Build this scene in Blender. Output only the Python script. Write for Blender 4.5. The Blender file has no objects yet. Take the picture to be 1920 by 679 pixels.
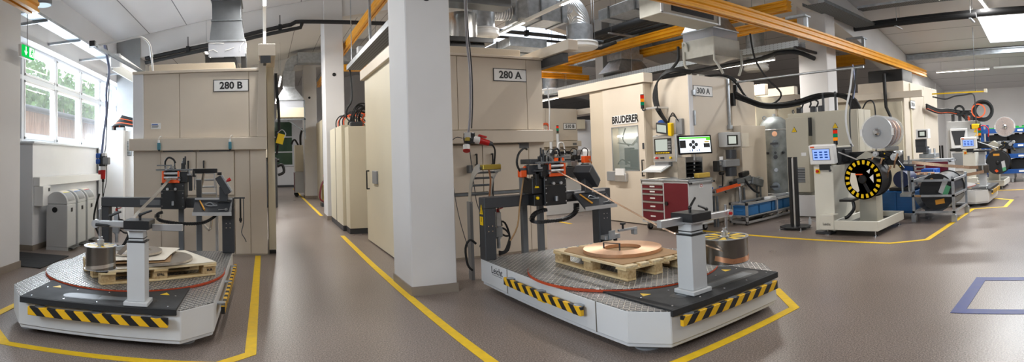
import bpy, bmesh, math, random
from mathutils import Vector, Matrix, Euler
random.seed(7)
PI = math.pi
SC = bpy.context.scene
COL = SC.collection
V = Vector

# ---------------------------------------------------------------- camera
# stitched panorama: equirectangular, 113.5 degrees wide, slightly rolled
FPX, Y0, YAW, TP, TR, EYE = 969.162, 260.857, -0.478191, 0.0302672, 0.0328026, 1.6
cam = bpy.data.cameras.new('camera'); camo = bpy.data.objects.new('camera', cam); COL.objects.link(camo)
cam.type = 'PANO'
def setcam(k, v):
    for c in (cam, getattr(cam, 'cycles', None)):
        if c is not None and hasattr(c, k):
            try: setattr(c, k, v); return
            except Exception: pass
setcam('panorama_type', 'EQUIRECTANGULAR')
setcam('longitude_min', -960 / FPX); setcam('longitude_max', 960 / FPX)
setcam('latitude_min', -(679 - Y0) / FPX); setcam('latitude_max', Y0 / FPX)
RM = Matrix.Rotation(YAW, 3, 'Z') @ Matrix.Rotation(TR, 3, 'Y') @ Matrix.Rotation(TP, 3, 'X')
AX = Matrix(((1, 0, 0), (0, 0, -1), (0, 1, 0)))
M4 = (RM @ AX).to_4x4(); M4.translation = (0, 0, EYE)
camo.matrix_world = M4
cam.clip_start = 0.05; cam.clip_end = 300
SC.camera = camo
SC.view_settings.view_transform = 'Standard'; SC.view_settings.look = 'None'
SC.view_settings.gamma = 1; SC.view_settings.use_curve_mapping = False
SC.view_settings.exposure = 0.68
SC.cycles.use_denoising = True
SC.cycles.max_bounces = 7; SC.cycles.diffuse_bounces = 4; SC.cycles.glossy_bounces = 3
SC.cycles.transmission_bounces = 5; SC.cycles.transparent_max_bounces = 10
SC.cycles.sample_clamp_indirect = 6; SC.cycles.caustics_reflective = False; SC.cycles.caustics_refractive = False

# ---------------------------------------------------------------- world and large lights
W = bpy.data.worlds.new('world'); SC.world = W; W.use_nodes = True
bg = W.node_tree.nodes['Background']
bg.inputs[0].default_value = (0.80, 0.90, 1.0, 1); bg.inputs[1].default_value = 1.6

def area(name, loc, size, sizey, power, rot=(0, 0, 0), col=(1, 1, 1), spread=PI):
    l = bpy.data.lights.new(name, 'AREA'); l.shape = 'RECTANGLE'; l.size = size; l.size_y = sizey
    l.energy = power; l.color = col; l.spread = spread
    o = bpy.data.objects.new(name, l); COL.objects.link(o); o.location = loc; o.rotation_euler = rot
    o['kind'] = 'structure'
    return o
# daylight through the window band in the left wall
area('window_daylight', (-4.75, 10.9, 2.95), 6.6, 1.9, 520, (0, -PI / 2, PI), (0.80, 0.90, 1.0)).rotation_euler = Euler((PI / 2, 0, -PI / 2))

area('window_daylight', (-4.9, 1.8, 2.95), 6.0, 1.9, 420, (0, 0, 0), (0.80, 0.90, 1.0)).rotation_euler = Euler((PI / 2, 0, -PI / 2))

# ---------------------------------------------------------------- helpers
class B:
    """collects shapes; build() links them as ONE mesh object"""
    def __init__(s): s.v = []; s.f = []; s.sm = []
    def add(s, vs, fs, smooth=False, M=None):
        n = len(s.v)
        s.v += [tuple(M @ V(p)) if M is not None else tuple(p) for p in vs]
        s.f += [tuple(i + n for i in f) for f in fs]; s.sm += [smooth] * len(fs)
        return s
    def box(s, x0, x1, y0, y1, z0, z1, M=None):
        vs = [(x, y, z) for z in (z0, z1) for y in (y0, y1) for x in (x0, x1)]
        return s.add(vs, [(0, 2, 3, 1), (4, 5, 7, 6), (0, 1, 5, 4), (2, 6, 7, 3), (0, 4, 6, 2), (1, 3, 7, 5)], False, M)
    def cbox(s, c, d, rot=(0, 0, 0)):
        M = Matrix.Translation(c) @ Euler(rot).to_matrix().to_4x4()
        return s.box(-d[0] / 2, d[0] / 2, -d[1] / 2, d[1] / 2, -d[2] / 2, d[2] / 2, M)
    def bar(s, p0, p1, w, h):
        """rectangular bar from p0 to p1, w across, h tall"""
        p0, p1 = V(p0), V(p1); d = p1 - p0; L = d.length; d.normalize()
        up = V((0, 0, 1)) if abs(d.z) < 0.95 else V((0, 1, 0))
        x = d.cross(up).normalized(); z = x.cross(d)
        M = Matrix((x, d, z)).transposed().to_4x4(); M.translation = p0
        return s.box(-w / 2, w / 2, 0, L, -h / 2, h / 2, M)
    def cyl(s, p0, p1, r0, r1=None, n=16, caps=True):
        p0, p1 = V(p0), V(p1); r1 = r0 if r1 is None else r1
        d = (p1 - p0).normalized(); a = d.orthogonal().normalized(); b = d.cross(a)
        ring = lambda p, r: [p + a * (r * math.cos(2 * PI * i / n)) + b * (r * math.sin(2 * PI * i / n)) for i in range(n)]
        s.add(ring(p0, r0) + ring(p1, r1), [(i, (i + 1) % n, n + (i + 1) % n, n + i) for i in range(n)], True)
        if caps:
            s.add(ring(p0, r0), [tuple(range(n))[::-1]]); s.add(ring(p1, r1), [tuple(range(n))])
        return s
    def tube(s, pts, r, n=8, smooth=True, sub=0):
        P = [V(p) for p in pts]
        if sub:
            Q = []
            for i in range(len(P) - 1):
                p0, p1, p2, p3 = P[max(i - 1, 0)], P[i], P[i + 1], P[min(i + 2, len(P) - 1)]
                for k in range(sub):
                    t = k / sub
                    Q.append(0.5 * ((2 * p1) + (p2 - p0) * t + (2 * p0 - 5 * p1 + 4 * p2 - p3) * t * t + (3 * p1 - p0 - 3 * p2 + p3) * t ** 3))
            P = Q + [P[-1]]
        vs = []; fs = []; a = None
        for i, p in enumerate(P):
            d = (P[min(i + 1, len(P) - 1)] - P[max(i - 1, 0)]).normalized()
            if a is None: a = d.orthogonal().normalized()
            a = (a - d * a.dot(d)).normalized(); b = d.cross(a)
            rr = r[i] if isinstance(r, (list, tuple)) else r
            vs += [p + a * (rr * math.cos(2 * PI * k / n)) + b * (rr * math.sin(2 * PI * k / n)) for k in range(n)]
        for i in range(len(P) - 1):
            for k in range(n):
                fs.append((i * n + k, i * n + (k + 1) % n, (i + 1) * n + (k + 1) % n, (i + 1) * n + k))
        fs.append(tuple(range(n))[::-1]); fs.append(tuple((len(P) - 1) * n + k for k in range(n)))
        return s.add(vs, fs, smooth)
    def strap(s, pts, w, t=0.004, across=(1, 0, 0)):
        """flat band along pts, w wide in direction across"""
        P = [V(p) for p in pts]; vs = []; fs = []
        for i, p in enumerate(P):
            d = (P[min(i + 1, len(P) - 1)] - P[max(i - 1, 0)]).normalized()
            a = V(across); a = (a - d * a.dot(d)).normalized(); b = d.cross(a)
            vs += [p - a * w / 2 - b * t / 2, p + a * w / 2 - b * t / 2, p + a * w / 2 + b * t / 2, p - a * w / 2 + b * t / 2]
        m = len(P)
        for i in range(m - 1):
            for k in range(4): fs.append((i * 4 + k, i * 4 + (k + 1) % 4, i * 4 + 4 + (k + 1) % 4, i * 4 + 4 + k))
        fs.append((3, 2, 1, 0)); fs.append(tuple(4 * (m - 1) + k for k in range(4)))
        return s.add(vs, fs)
    def lathe(s, prof, c=(0, 0, 0), axis=(0, 0, 1), n=32, smooth=True):
        """prof: list of (radius, height) turned about axis at c"""
        c = V(c); d = V(axis).normalized(); a = d.orthogonal().normalized(); b = d.cross(a)
        vs = []; fs = []
        for r, h in prof:
            vs += [c + d * h + a * (r * math.cos(2 * PI * k / n)) + b * (r * math.sin(2 * PI * k / n)) for k in range(n)]
        for i in range(len(prof) - 1):
            for k in range(n): fs.append((i * n + k, i * n + (k + 1) % n, (i + 1) * n + (k + 1) % n, (i + 1) * n + k))
        if prof[0][0] > 1e-5 : fs.append(tuple(range(n))[::-1])
        if prof[-1][0] > 1e-5: fs.append(tuple((len(prof) - 1) * n + k for k in range(n)))
        s.add(vs, fs, smooth); return s
    def ring(s, c, axis, r0, r1, h, n=40, smooth=False):
        """flat ring r0..r1 of thickness h centred on c"""
        c = V(c); d = V(axis).normalized(); a = d.orthogonal().normalized(); b = d.cross(a); vs = []; fs = []
        for r, hh in ((r0, -h / 2), (r1, -h / 2), (r1, h / 2), (r0, h / 2)):
            vs += [c + d * hh + a * (r * math.cos(2 * PI * k / n)) + b * (r * math.sin(2 * PI * k / n)) for k in range(n)]
        for i in range(4):
            for k in range(n): fs.append((i * n + k, i * n + (k + 1) % n, ((i + 1) % 4) * n + (k + 1) % n, ((i + 1) % 4) * n + k))
        return s.add(vs, fs, smooth)
    def prism(s, poly, axis, a0, a1, M=None):
        """poly: 2D outline; axis 'x': (y,z), 'y': (x,z), 'z': (x,y)"""
        def p3(p, a): return {'x': (a, p[0], p[1]), 'y': (p[0], a, p[1]), 'z': (p[0], p[1], a)}[axis]
        n = len(poly)
        vs = [p3(p, a0) for p in poly] + [p3(p, a1) for p in poly]
        fs = [tuple(range(n)), tuple(range(n, 2 * n))[::-1]] + [(i, n + i, n + (i + 1) % n, (i + 1) % n) for i in range(n)]
        return s.add(vs, fs, False, M)
    def sphere(s, c, r, n=16, m=10, sc=(1, 1, 1)):
        prof = [(max(r * math.sin(PI * i / m), 1e-6), -r * math.cos(PI * i / m)) for i in range(m + 1)]
        t = B(); t.lathe(prof, (0, 0, 0), (0, 0, 1), n)
        s.add([(c[0] + p[0] * sc[0], c[1] + p[1] * sc[1], c[2] + p[2] * sc[2]) for p in t.v], t.f, True); return s
    def build(s, name, mat, parent=None, bev=0, seg=1, origin=None):
        me = bpy.data.meshes.new(name)
        vs = [V(p) for p in s.v]
        if parent is None:
            lo = [min(p[i] for p in vs) for i in range(3)]; hi = [max(p[i] for p in vs) for i in range(3)]
            org = V(origin) if origin else V(((lo[0] + hi[0]) / 2, (lo[1] + hi[1]) / 2, lo[2]))
            inv = Matrix.Translation(-org)
        else:
            inv = WM[parent.name].inverted()
        me.from_pydata([inv @ p for p in vs], [], s.f); me.update()
        me.polygons.foreach_set('use_smooth', s.sm)
        bm = bmesh.new(); bm.from_mesh(me); bmesh.ops.recalc_face_normals(bm, faces=bm.faces)
        bm.to_mesh(me); bm.free()
        if any(s.sm): me.set_sharp_from_angle(angle=0.75)
        me.materials.append(mat if not isinstance(mat, str) else M[mat])
        o = bpy.data.objects.new(name, me); COL.objects.link(o)
        if parent is None:
            o.location = org; WM[o.name] = Matrix.Translation(org)
        else:
            o.parent = parent; WM[o.name] = WM[parent.name].copy()
        if bev:
            md = o.modifiers.new('edge', 'BEVEL'); md.width = bev; md.segments = seg; md.limit_method = 'ANGLE'; md.angle_limit = 0.6
        return o
WM = {}
def tag(o, label=None, cat=None, group=None, kind=None):
    if label: o['label'] = label
    if cat: o['category'] = cat
    if group: o['group'] = group
    if kind: o['kind'] = kind
    return o
def thing(name, label, cat, loc, rz=0, group=None):
    """an Empty at the thing's base; its parts are built in world coordinates when rz == 0"""
    o = bpy.data.objects.new(name, None); COL.objects.link(o); o.empty_display_size = 0.1
    o.location = loc; o.rotation_euler = (0, 0, rz)
    WM[o.name] = Matrix.Translation(loc) @ Matrix.Rotation(rz, 4, 'Z')
    return tag(o, label, cat, group)
def kids(o): return [c for c in bpy.data.objects if c.parent == o]
def dup(o, parent=None, loc=None, rz=None):
    """a thing with copies of its parts and their sub-parts"""
    c = o.copy(); COL.objects.link(c); c.parent = parent
    WM[c.name] = WM[o.name].copy()
    if loc is not None: c.location = loc
    if rz is not None: c.rotation_euler = (0, 0, rz)
    for k in kids(o): dup(k, c)
    return c
def text(body, size, loc, ux, uz, mat, parent, name='lettering', bold=0.0, align='CENTER', wid=1.0, label=None):
    """raised lettering: ux = reading direction, uz = up"""
    cu = bpy.data.curves.new(name, 'FONT'); cu.body = body; cu.size = size; cu.offset = bold
    cu.align_x = align; cu.align_y = 'CENTER'; cu.extrude = 0.0008; cu.resolution_u = 3
    o = bpy.data.objects.new(name, cu); COL.objects.link(o)
    x = V(ux).normalized(); y = V(uz).normalized(); z = x.cross(y)
    m = Matrix((x * wid, y, z)).transposed().to_4x4(); m.translation = V(loc)
    me = bpy.data.meshes.new_from_object(o); bpy.data.objects.remove(o); me.name = name; me.materials.clear(); me.materials.append(M[mat])
    o = bpy.data.objects.new(name, me); COL.objects.link(o)
    o.parent = parent; o.matrix_local = WM[parent.name].inverted() @ m
    WM[o.name] = WM[parent.name].copy()
    if label: o['label'] = label
    return o

# ---------------------------------------------------------------- materials
M = {}
def srgb(h):
    h = h.lstrip('#'); c = [int(h[i:i + 2], 16) / 255 for i in (0, 2, 4)]
    return tuple((x / 12.92 if x <= 0.04045 else ((x + 0.055) / 1.055) ** 2.4) for x in c) + (1,)
def mat(name, col, rough=0.5, metal=0.0, var=0.0, vs=6.0, bump=0.0, bs=60.0, spec=None, coat=0, alpha=None, trans=0, emit=None, es=1.0):
    m = bpy.data.materials.new(name); m.use_nodes = True; nt = m.node_tree; b = nt.nodes['Principled BSDF']
    c = srgb(col) if isinstance(col, str) else col
    b.inputs['Base Color'].default_value = c; b.inputs['Roughness'].default_value = rough; b.inputs['Metallic'].default_value = metal
    if spec is not None: b.inputs['Specular IOR Level'].default_value = spec
    if coat: b.inputs['Coat Weight'].default_value = coat; b.inputs['Coat Roughness'].default_value = 0.15
    if trans: b.inputs['Transmission Weight'].default_value = trans
    if alpha is not None: b.inputs['Alpha'].default_value = alpha
    if emit: b.inputs['Emission Color'].default_value = srgb(emit); b.inputs['Emission Strength'].default_value = es
    tc = nt.nodes.new('ShaderNodeTexCoord')
    if var:
        n = nt.nodes.new('ShaderNodeTexNoise'); n.inputs['Scale'].default_value = vs; n.inputs['Detail'].default_value = 5
        nt.links.new(tc.outputs['Object'], n.inputs['Vector'])
        r = nt.nodes.new('ShaderNodeMapRange'); r.inputs[1].default_value = 0.3; r.inputs[2].default_value = 0.7
        r.inputs[3].default_value = 1 - var; r.inputs[4].default_value = 1 + var * 0.4
        nt.links.new(n.outputs['Fac'], r.inputs[0])
        mx = nt.nodes.new('ShaderNodeMix'); mx.data_type = 'RGBA'; mx.blend_type = 'MULTIPLY'; mx.inputs[0].default_value = 1
        mx.inputs[6].default_value = c; nt.links.new(r.outputs[0], mx.inputs[7]); nt.links.new(mx.outputs[2], b.inputs['Base Color'])
        r2 = nt.nodes.new('ShaderNodeMapRange'); r2.inputs[3].default_value = max(0.02, rough * 0.85); r2.inputs[4].default_value = min(1, rough * 1.2)
        nt.links.new(n.outputs['Fac'], r2.inputs[0]); nt.links.new(r2.outputs[0], b.inputs['Roughness'])
    if bump:
        n2 = nt.nodes.new('ShaderNodeTexNoise'); n2.inputs['Scale'].default_value = bs; n2.inputs['Detail'].default_value = 3
        nt.links.new(tc.outputs['Object'], n2.inputs['Vector'])
        bp = nt.nodes.new('ShaderNodeBump'); bp.inputs['Strength'].default_value = bump; bp.inputs['Distance'].default_value = 0.01
        nt.links.new(n2.outputs['Fac'], bp.inputs['Height']); nt.links.new(bp.outputs[0], b.inputs['Normal'])
    M[name] = m; return m
def N(m, t, **kw):
    n = m.node_tree.nodes.new(t)
    for k, v in kw.items(): setattr(n, k, v)
    return n
mat('beige', '#d6cab9', 0.42, 0, 0.05, 1.5)
mat('beige_dark', '#ccbfab', 0.45, 0, 0.05, 1.5)
mat('cream', '#d8cfb8', 0.42, 0, 0.04, 2)
mat('seam', '#6d675e', 0.7)
mat('dark_gap', '#1b1b1b', 0.8)
mat('plaster', '#d2d0cf', 0.7, 0, 0.05, 1.2, 0.05, 90)
mat('plaster_white', '#e6e7ea', 0.65, 0, 0.03, 1.5)
mat('concrete_trim', '#8d8276', 0.6, 0, 0.1, 6)
mat('white', '#e9e9e8', 0.4); mat('white_gloss', '#f0f0f0', 0.2); mat('frame_white', '#dfe3e8', 0.35)
mat('platform_white', '#d6d8da', 0.4, 0, 0.03, 2)
mat('light_grey', '#c6c8c9', 0.42, 0, 0.04, 3); mat('grey', '#8b8d8f', 0.45, 0, 0.08, 4); mat('mid_grey', '#6c6e70', 0.45, 0.2, 0.08, 5)
mat('dark_grey', '#3c3e42', 0.42, 0.1, 0.10, 5); mat('black', '#17181a', 0.38, 0, 0.15, 5); mat('rubber', '#0e0e0f', 0.6)
mat('black_gloss', '#101114', 0.18); mat('black_matt', '#1e1f21', 0.65, 0, 0.1, 8)
mat('galv', '#b4b9be', 0.36, 0.75, 0.25, 9); mat('galv_dark', '#7d8286', 0.4, 0.7, 0.25, 9)
mat('steel', '#b9bbbd', 0.25, 0.95, 0.12, 12); mat('chrome', '#d6d8da', 0.12, 1.0); mat('alu', '#cfd1d3', 0.32, 0.85, 0.06, 10)
mat('rail', '#eaa31a', 0.38, 0, 0.12, 3); mat('rail_dark', '#a2620f', 0.5, 0, 0.1, 3)
mat('orange', '#e8591c', 0.4); mat('red', '#c01b1b', 0.35); mat('maroon', '#6b1424', 0.35, 0, 0.08, 3); mat('yellow', '#f2c800', 0.45)
mat('green', '#0a8a3a', 0.4); mat('blue', '#1d58b0', 0.4); mat('bin_blue', '#15568f', 0.4, 0, 0.1, 5); mat('teal', '#3f7f8f', 0.4)
mat('frame_blue', '#1a4f96', 0.4, 0, 0.1, 4)
mat('tape_yellow', '#e6bd12', 0.55, 0, 0.12, 14); mat('tape_blue', '#2b3b82', 0.5, 0, 0.15, 12)
mat('copper', '#e0a680', 0.28, 0.9, 0.1, 12); mat('copper_pale', '#e0b490', 0.25, 0.9, 0.1, 12)
mat('cardboard', '#ab8860', 0.8, 0, 0.12, 8); mat('paper', '#e8e0d0', 0.8, 0, 0.06, 8)
mat('sticker_green', '#5aa77a', 0.6); mat('sticker_orange', '#d8952e', 0.6)
mat('orange_rubber', '#b8441c', 0.6); mat('navy', '#1b2a55', 0.45, 0, 0.15, 5)
mat('filter_grey', '#b4b3ab', 0.6, 0, 0.08, 9); mat('cable_white', '#d4d6d8', 0.45); mat('orange_cable', '#e0571f', 0.5)
def emis(name, col, s):
    m = bpy.data.materials.new(name); m.use_nodes = True; nt = m.node_tree; nt.nodes.clear()
    e = nt.nodes.new('ShaderNodeEmission'); o = nt.nodes.new('ShaderNodeOutputMaterial'); e.inputs[0].default_value = srgb(col); e.inputs[1].default_value = s
    nt.links.new(e.outputs[0], o.inputs[0]); M[name] = m
emis('lamp', '#fff6e8', 9.0); emis('skylight', '#eef6ff', 3.6); emis('exit_green', '#12b04a', 0.9); emis('exit_white', '#f4fff0', 1.2)
emis('skylight_soft', '#e6f0ff', 1.25); emis('lamp_soft', '#fff8ee', 1.3)
emis('screen_blue', '#7f9be8', 1.0); emis('screen_grey', '#c9cfc4', 0.6); emis('screen_white', '#e6eef6', 0.9); emis('screen_green', '#58c832', 0.9)
emis('led_red', '#e0301c', 0.5); emis('led_orange', '#f08a1c', 0.6); emis('led_green', '#1c9a6c', 0.35)
m = mat('glass', '#ffffff', 0.02, 0, trans=0, alpha=0.10, spec=0.6)
m = mat('plastic_clear', '#cfd3dc', 0.12, 0, alpha=0.42, spec=0.8)
m = mat('acrylic', '#e4e8ec', 0.08, 0, alpha=0.30, spec=0.8)
m = mat('machine_glass', '#8fa09c', 0.03, 0, alpha=0.25, spec=1.0)

# floor: speckled brown resin with a soft sheen
m = mat('floor', '#8e827a', 0.42); nt = m.node_tree; b = nt.nodes['Principled BSDF']; tc = nt.nodes['Texture Coordinate']
n1 = N(m, 'ShaderNodeTexNoise'); n1.inputs['Scale'].default_value = 85; n1.inputs['Detail'].default_value = 3; n1.inputs['Roughness'].default_value = 0.75
n2 = N(m, 'ShaderNodeTexNoise'); n2.inputs['Scale'].default_value = 0.6; n2.inputs['Detail'].default_value = 5
cr = N(m, 'ShaderNodeValToRGB'); cr.color_ramp.elements[0].position = 0.30; cr.color_ramp.elements[0].color = srgb('#322d2a')
cr.color_ramp.elements[1].position = 0.72; cr.color_ramp.elements[1].color = srgb('#b8aba1')
e = cr.color_ramp.elements.new(0.5); e.color = srgb('#7d7069')
mr = N(m, 'ShaderNodeMapRange'); mr.inputs[1].default_value = 0.1; mr.inputs[2].default_value = 0.9; mr.inputs[3].default_value = 0.82; mr.inputs[4].default_value = 1.12
mx = N(m, 'ShaderNodeMix', data_type='RGBA', blend_type='MULTIPLY'); mx.inputs[0].default_value = 1
L = nt.links.new
L(tc.outputs['Object'], n1.inputs['Vector']); L(tc.outputs['Object'], n2.inputs['Vector']); L(n1.outputs['Fac'], cr.inputs[0]); L(n2.outputs['Fac'], mr.inputs[0])
L(cr.outputs[0], mx.inputs[6]); L(mr.outputs[0], mx.inputs[7]); L(mx.outputs[2], b.inputs['Base Color'])
mr2 = N(m, 'ShaderNodeMapRange'); mr2.inputs[1].default_value = 0.0; mr2.inputs[2].default_value = 1.0; mr2.inputs[3].default_value = 0.20; mr2.inputs[4].default_value = 0.42
L(n2.outputs['Fac'], mr2.inputs[0]); L(mr2.outputs[0], b.inputs['Roughness'])
bp = N(m, 'ShaderNodeBump'); bp.inputs['Strength'].default_value = 0.22; bp.inputs['Distance'].default_value = 0.004
n3 = N(m, 'ShaderNodeTexNoise'); n3.inputs['Scale'].default_value = 55; n3.inputs['Detail'].default_value = 2; L(tc.outputs['Object'], n3.inputs['Vector'])
L(n3.outputs['Fac'], bp.inputs['Height']); L(bp.outputs[0], b.inputs['Normal'])

# tread plate: raised lozenges in alternating directions
def tread(name, base, freq):
    m = mat(name, base, 0.38, 0.7); nt = m.node_tree; b = nt.nodes['Principled BSDF']; tc = nt.nodes['Texture Coordinate']; L = nt.links.new
    def math_(op, a, c=None, v=None):
        n = N(m, 'ShaderNodeMath', operation=op); L(a, n.inputs[0])
        if c is not None: L(c, n.inputs[1])
        if v is not None: n.inputs[1].default_value = v
        return n.outputs[0]
    sp = N(m, 'ShaderNodeSeparateXYZ'); L(tc.outputs['Object'], sp.inputs[0])
    # rotated 45 degrees
    a = math_('ADD', sp.outputs[0], sp.outputs[1]); c = math_('SUBTRACT', sp.outputs[0], sp.outputs[1])
    def cell(u, w, off):
        fu = math_('FRACT', math_('ADD', math_('MULTIPLY', u, v=freq), v=off)); fw = math_('FRACT', math_('ADD', math_('MULTIPLY', w, v=freq), v=off))
        du = math_('MULTIPLY', math_('ABSOLUTE', math_('SUBTRACT', fu, v=0.5)), v=2.3)
        dw = math_('MULTIPLY', math_('ABSOLUTE', math_('SUBTRACT', fw, v=0.5)), v=8.5)
        s = math_('ADD', math_('MULTIPLY', du, du), math_('MULTIPLY', dw, dw))
        return math_('SUBTRACT', s, v=1.0)
    e1 = cell(a, c, 0.0); e2 = cell(c, a, 0.5)
    mn = math_('MINIMUM', e1, e2)
    r = N(m, 'ShaderNodeMapRange'); r.inputs[1].default_value = -0.5; r.inputs[2].default_value = 0.15; r.inputs[3].default_value = 1; r.inputs[4].default_value = 0; L(mn, r.inputs[0])
    bp = N(m, 'ShaderNodeBump'); bp.inputs['Strength'].default_value = 0.9; bp.inputs['Distance'].default_value = 0.006; L(r.outputs[0], bp.inputs['Height']); L(bp.outputs[0], b.inputs['Normal'])
    rr = N(m, 'ShaderNodeMapRange'); rr.inputs[3].default_value = 0.50; rr.inputs[4].default_value = 0.25; L(r.outputs[0], rr.inputs[0]); L(rr.outputs[0], b.inputs['Roughness'])
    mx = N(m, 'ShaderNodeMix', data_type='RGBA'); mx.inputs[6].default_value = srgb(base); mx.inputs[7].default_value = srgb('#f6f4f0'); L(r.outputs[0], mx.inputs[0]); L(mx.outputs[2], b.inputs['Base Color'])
tread('tread', '#6f6e6d', 15)
# hazard stripes: diagonal bands along a chosen object axis
def hazard(name, expr, freq, c1='#e9b516', c2='#17171a'):
    m = mat(name, c1, 0.5); nt = m.node_tree; b = nt.nodes['Principled BSDF']; tc = nt.nodes['Texture Coordinate']; L = nt.links.new
    dp = N(m, 'ShaderNodeVectorMath', operation='DOT_PRODUCT'); L(tc.outputs['Object'], dp.inputs[0]); dp.inputs[1].default_value = expr
    a = N(m, 'ShaderNodeMath', operation='MULTIPLY'); L(dp.outputs['Value'], a.inputs[0]); a.inputs[1].default_value = freq
    f = N(m, 'ShaderNodeMath', operation='FRACT'); L(a.outputs[0], f.inputs[0])
    g = N(m, 'ShaderNodeMath', operation='GREATER_THAN'); L(f.outputs[0], g.inputs[0]); g.inputs[1].default_value = 0.5
    mx = N(m, 'ShaderNodeMix', data_type='RGBA'); L(g.outputs[0], mx.inputs[0]); mx.inputs[6].default_value = srgb(c1); mx.inputs[7].default_value = srgb(c2)
    L(mx.outputs[2], b.inputs['Base Color'])
# stripes lean down to the right when seen from the front (-y) or from the left side (-x)
hazard('hazard_front', (1, 0, 0.95), 6.2); hazard('hazard_front_up', (1, 0, -0.95), 6.2)
hazard('hazard_side', (0, 1, -0.95), 6.2); hazard('hazard_side_up', (0, 1, 0.95), 6.2)
# wood
def wood(name, c1, c2, sc=(3, 30, 30)):
    m = mat(name, c1, 0.65); nt = m.node_tree; b = nt.nodes['Principled BSDF']; tc = nt.nodes['Texture Coordinate']; L = nt.links.new
    mp = N(m, 'ShaderNodeMapping'); mp.inputs['Scale'].default_value = sc; L(tc.outputs['Object'], mp.inputs[0])
    n = N(m, 'ShaderNodeTexNoise'); n.inputs['Scale'].default_value = 1.2; n.inputs['Detail'].default_value = 6; n.inputs['Distortion'].default_value = 0.6; L(mp.outputs[0], n.inputs['Vector'])
    cr = N(m, 'ShaderNodeValToRGB'); cr.color_ramp.elements[0].position = 0.3; cr.color_ramp.elements[0].color = srgb(c2); cr.color_ramp.elements[1].position = 0.65; cr.color_ramp.elements[1].color = srgb(c1)
    L(n.outputs['Fac'], cr.inputs[0]); L(cr.outputs[0], b.inputs['Base Color'])
wood('pine', '#e3cd9f', '#c9a56d'); wood('pine_pale', '#ead9b5', '#d2b585'); wood('osb_block', '#cdb184', '#a98756', (25, 25, 25))
wood('cladding', '#c99b78', '#8a5b3e', (9, 9, 1))
# ceiling panels with thin joints across x
def ceilmat(name, col, step):
    m = mat(name, col, 0.6, 0, 0.03, 1); nt = m.node_tree; b = nt.nodes['Principled BSDF']; tc = nt.nodes['Texture Coordinate']; L = nt.links.new
    src = b.inputs['Base Color'].links[0].from_socket
    sp = N(m, 'ShaderNodeSeparateXYZ'); L(tc.outputs['Object'], sp.inputs[0])
    a = N(m, 'ShaderNodeMath', operation='MULTIPLY'); L(sp.outputs[0], a.inputs[0]); a.inputs[1].default_value = 1 / step
    f = N(m, 'ShaderNodeMath', operation='FRACT'); L(a.outputs[0], f.inputs[0])
    g = N(m, 'ShaderNodeMath', operation='LESS_THAN'); L(f.outputs[0], g.inputs[0]); g.inputs[1].default_value = 0.022
    mx = N(m, 'ShaderNodeMix', data_type='RGBA'); L(g.outputs[0], mx.inputs[0]); L(src, mx.inputs[6]); mx.inputs[7].default_value = srgb('#77777a')
    L(mx.outputs[2], b.inputs['Base Color'])
ceilmat('ceiling_panel', '#d6d5d6', 1.02)
# brushed foliage
m = mat('leaf', '#6f9a4c', 0.6, 0, 0.5, 3)
# spiral duct: fine ribs along z of the object
def ribs(name, col, axisvec, freq, metal=0.8):
    m = mat(name, col, 0.3, metal, 0.15, 6); nt = m.node_tree; b = nt.nodes['Principled BSDF']; tc = nt.nodes['Texture Coordinate']; L = nt.links.new
    dp = N(m, 'ShaderNodeVectorMath', operation='DOT_PRODUCT'); L(tc.outputs['Object'], dp.inputs[0]); dp.inputs[1].default_value = axisvec
    a = N(m, 'ShaderNodeMath', operation='MULTIPLY'); L(dp.outputs['Value'], a.inputs[0]); a.inputs[1].default_value = freq * 2 * PI
    s = N(m, 'ShaderNodeMath', operation='SINE'); L(a.outputs[0], s.inputs[0])
    bp = N(m, 'ShaderNodeBump'); bp.inputs['Strength'].default_value = 0.7; bp.inputs['Distance'].default_value = 0.01; L(s.outputs[0], bp.inputs['Height']); L(bp.outputs[0], b.inputs['Normal'])
ribs('spiral_duct', '#c0c4c9', (0.0, 1, 0.15), 14); ribs('foil', '#d4d7da', (0.6, 0.6, 0.6), 25)
ribs('coil_side', '#a9a9a8', (0, 0, 1), 30, 0.95)
# perforated tray: dark slots
def perf(name, col, u, w, fu, fw, th=0.35, hole='#5a5f66'):
    m = mat(name, col, 0.4, 0.5); nt = m.node_tree; b = nt.nodes['Principled BSDF']; tc = nt.nodes['Texture Coordinate']; L = nt.links.new
    outs = []
    for vec, fr in ((u, fu), (w, fw)):
        dp = N(m, 'ShaderNodeVectorMath', operation='DOT_PRODUCT'); L(tc.outputs['Object'], dp.inputs[0]); dp.inputs[1].default_value = vec
        a = N(m, 'ShaderNodeMath', operation='MULTIPLY'); L(dp.outputs['Value'], a.inputs[0]); a.inputs[1].default_value = fr
        f = N(m, 'ShaderNodeMath', operation='FRACT'); L(a.outputs[0], f.inputs[0])
        g = N(m, 'ShaderNodeMath', operation='LESS_THAN'); L(f.outputs[0], g.inputs[0]); g.inputs[1].default_value = th; outs.append(g.outputs[0])
    mu = N(m, 'ShaderNodeMath', operation='MULTIPLY'); L(outs[0], mu.inputs[0]); L(outs[1], mu.inputs[1])
    mx = N(m, 'ShaderNodeMix', data_type='RGBA'); L(mu.outputs[0], mx.inputs[0]); mx.inputs[6].default_value = srgb(col); mx.inputs[7].default_value = srgb(hole); L(mx.outputs[2], b.inputs['Base Color'])
perf('perforated', '#b9c0c6', (0, 1, 0), (1, 0, 1), 16, 28, 0.4)
perf('perforated_mesh', '#8d98a3', (0, 1, 0), (1, 0, 0), 22, 26, 0.5, '#4d565f')
perf('perforated_big', '#d3dbe2', (0, 1, 0), (0, 0, 1), 9, 22, 0.22, '#596069')
perf('louvre', '#a9adb0', (0, 0, 1), (0, 0, 1), 28, 28, 0.5, '#4a4e52')
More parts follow.
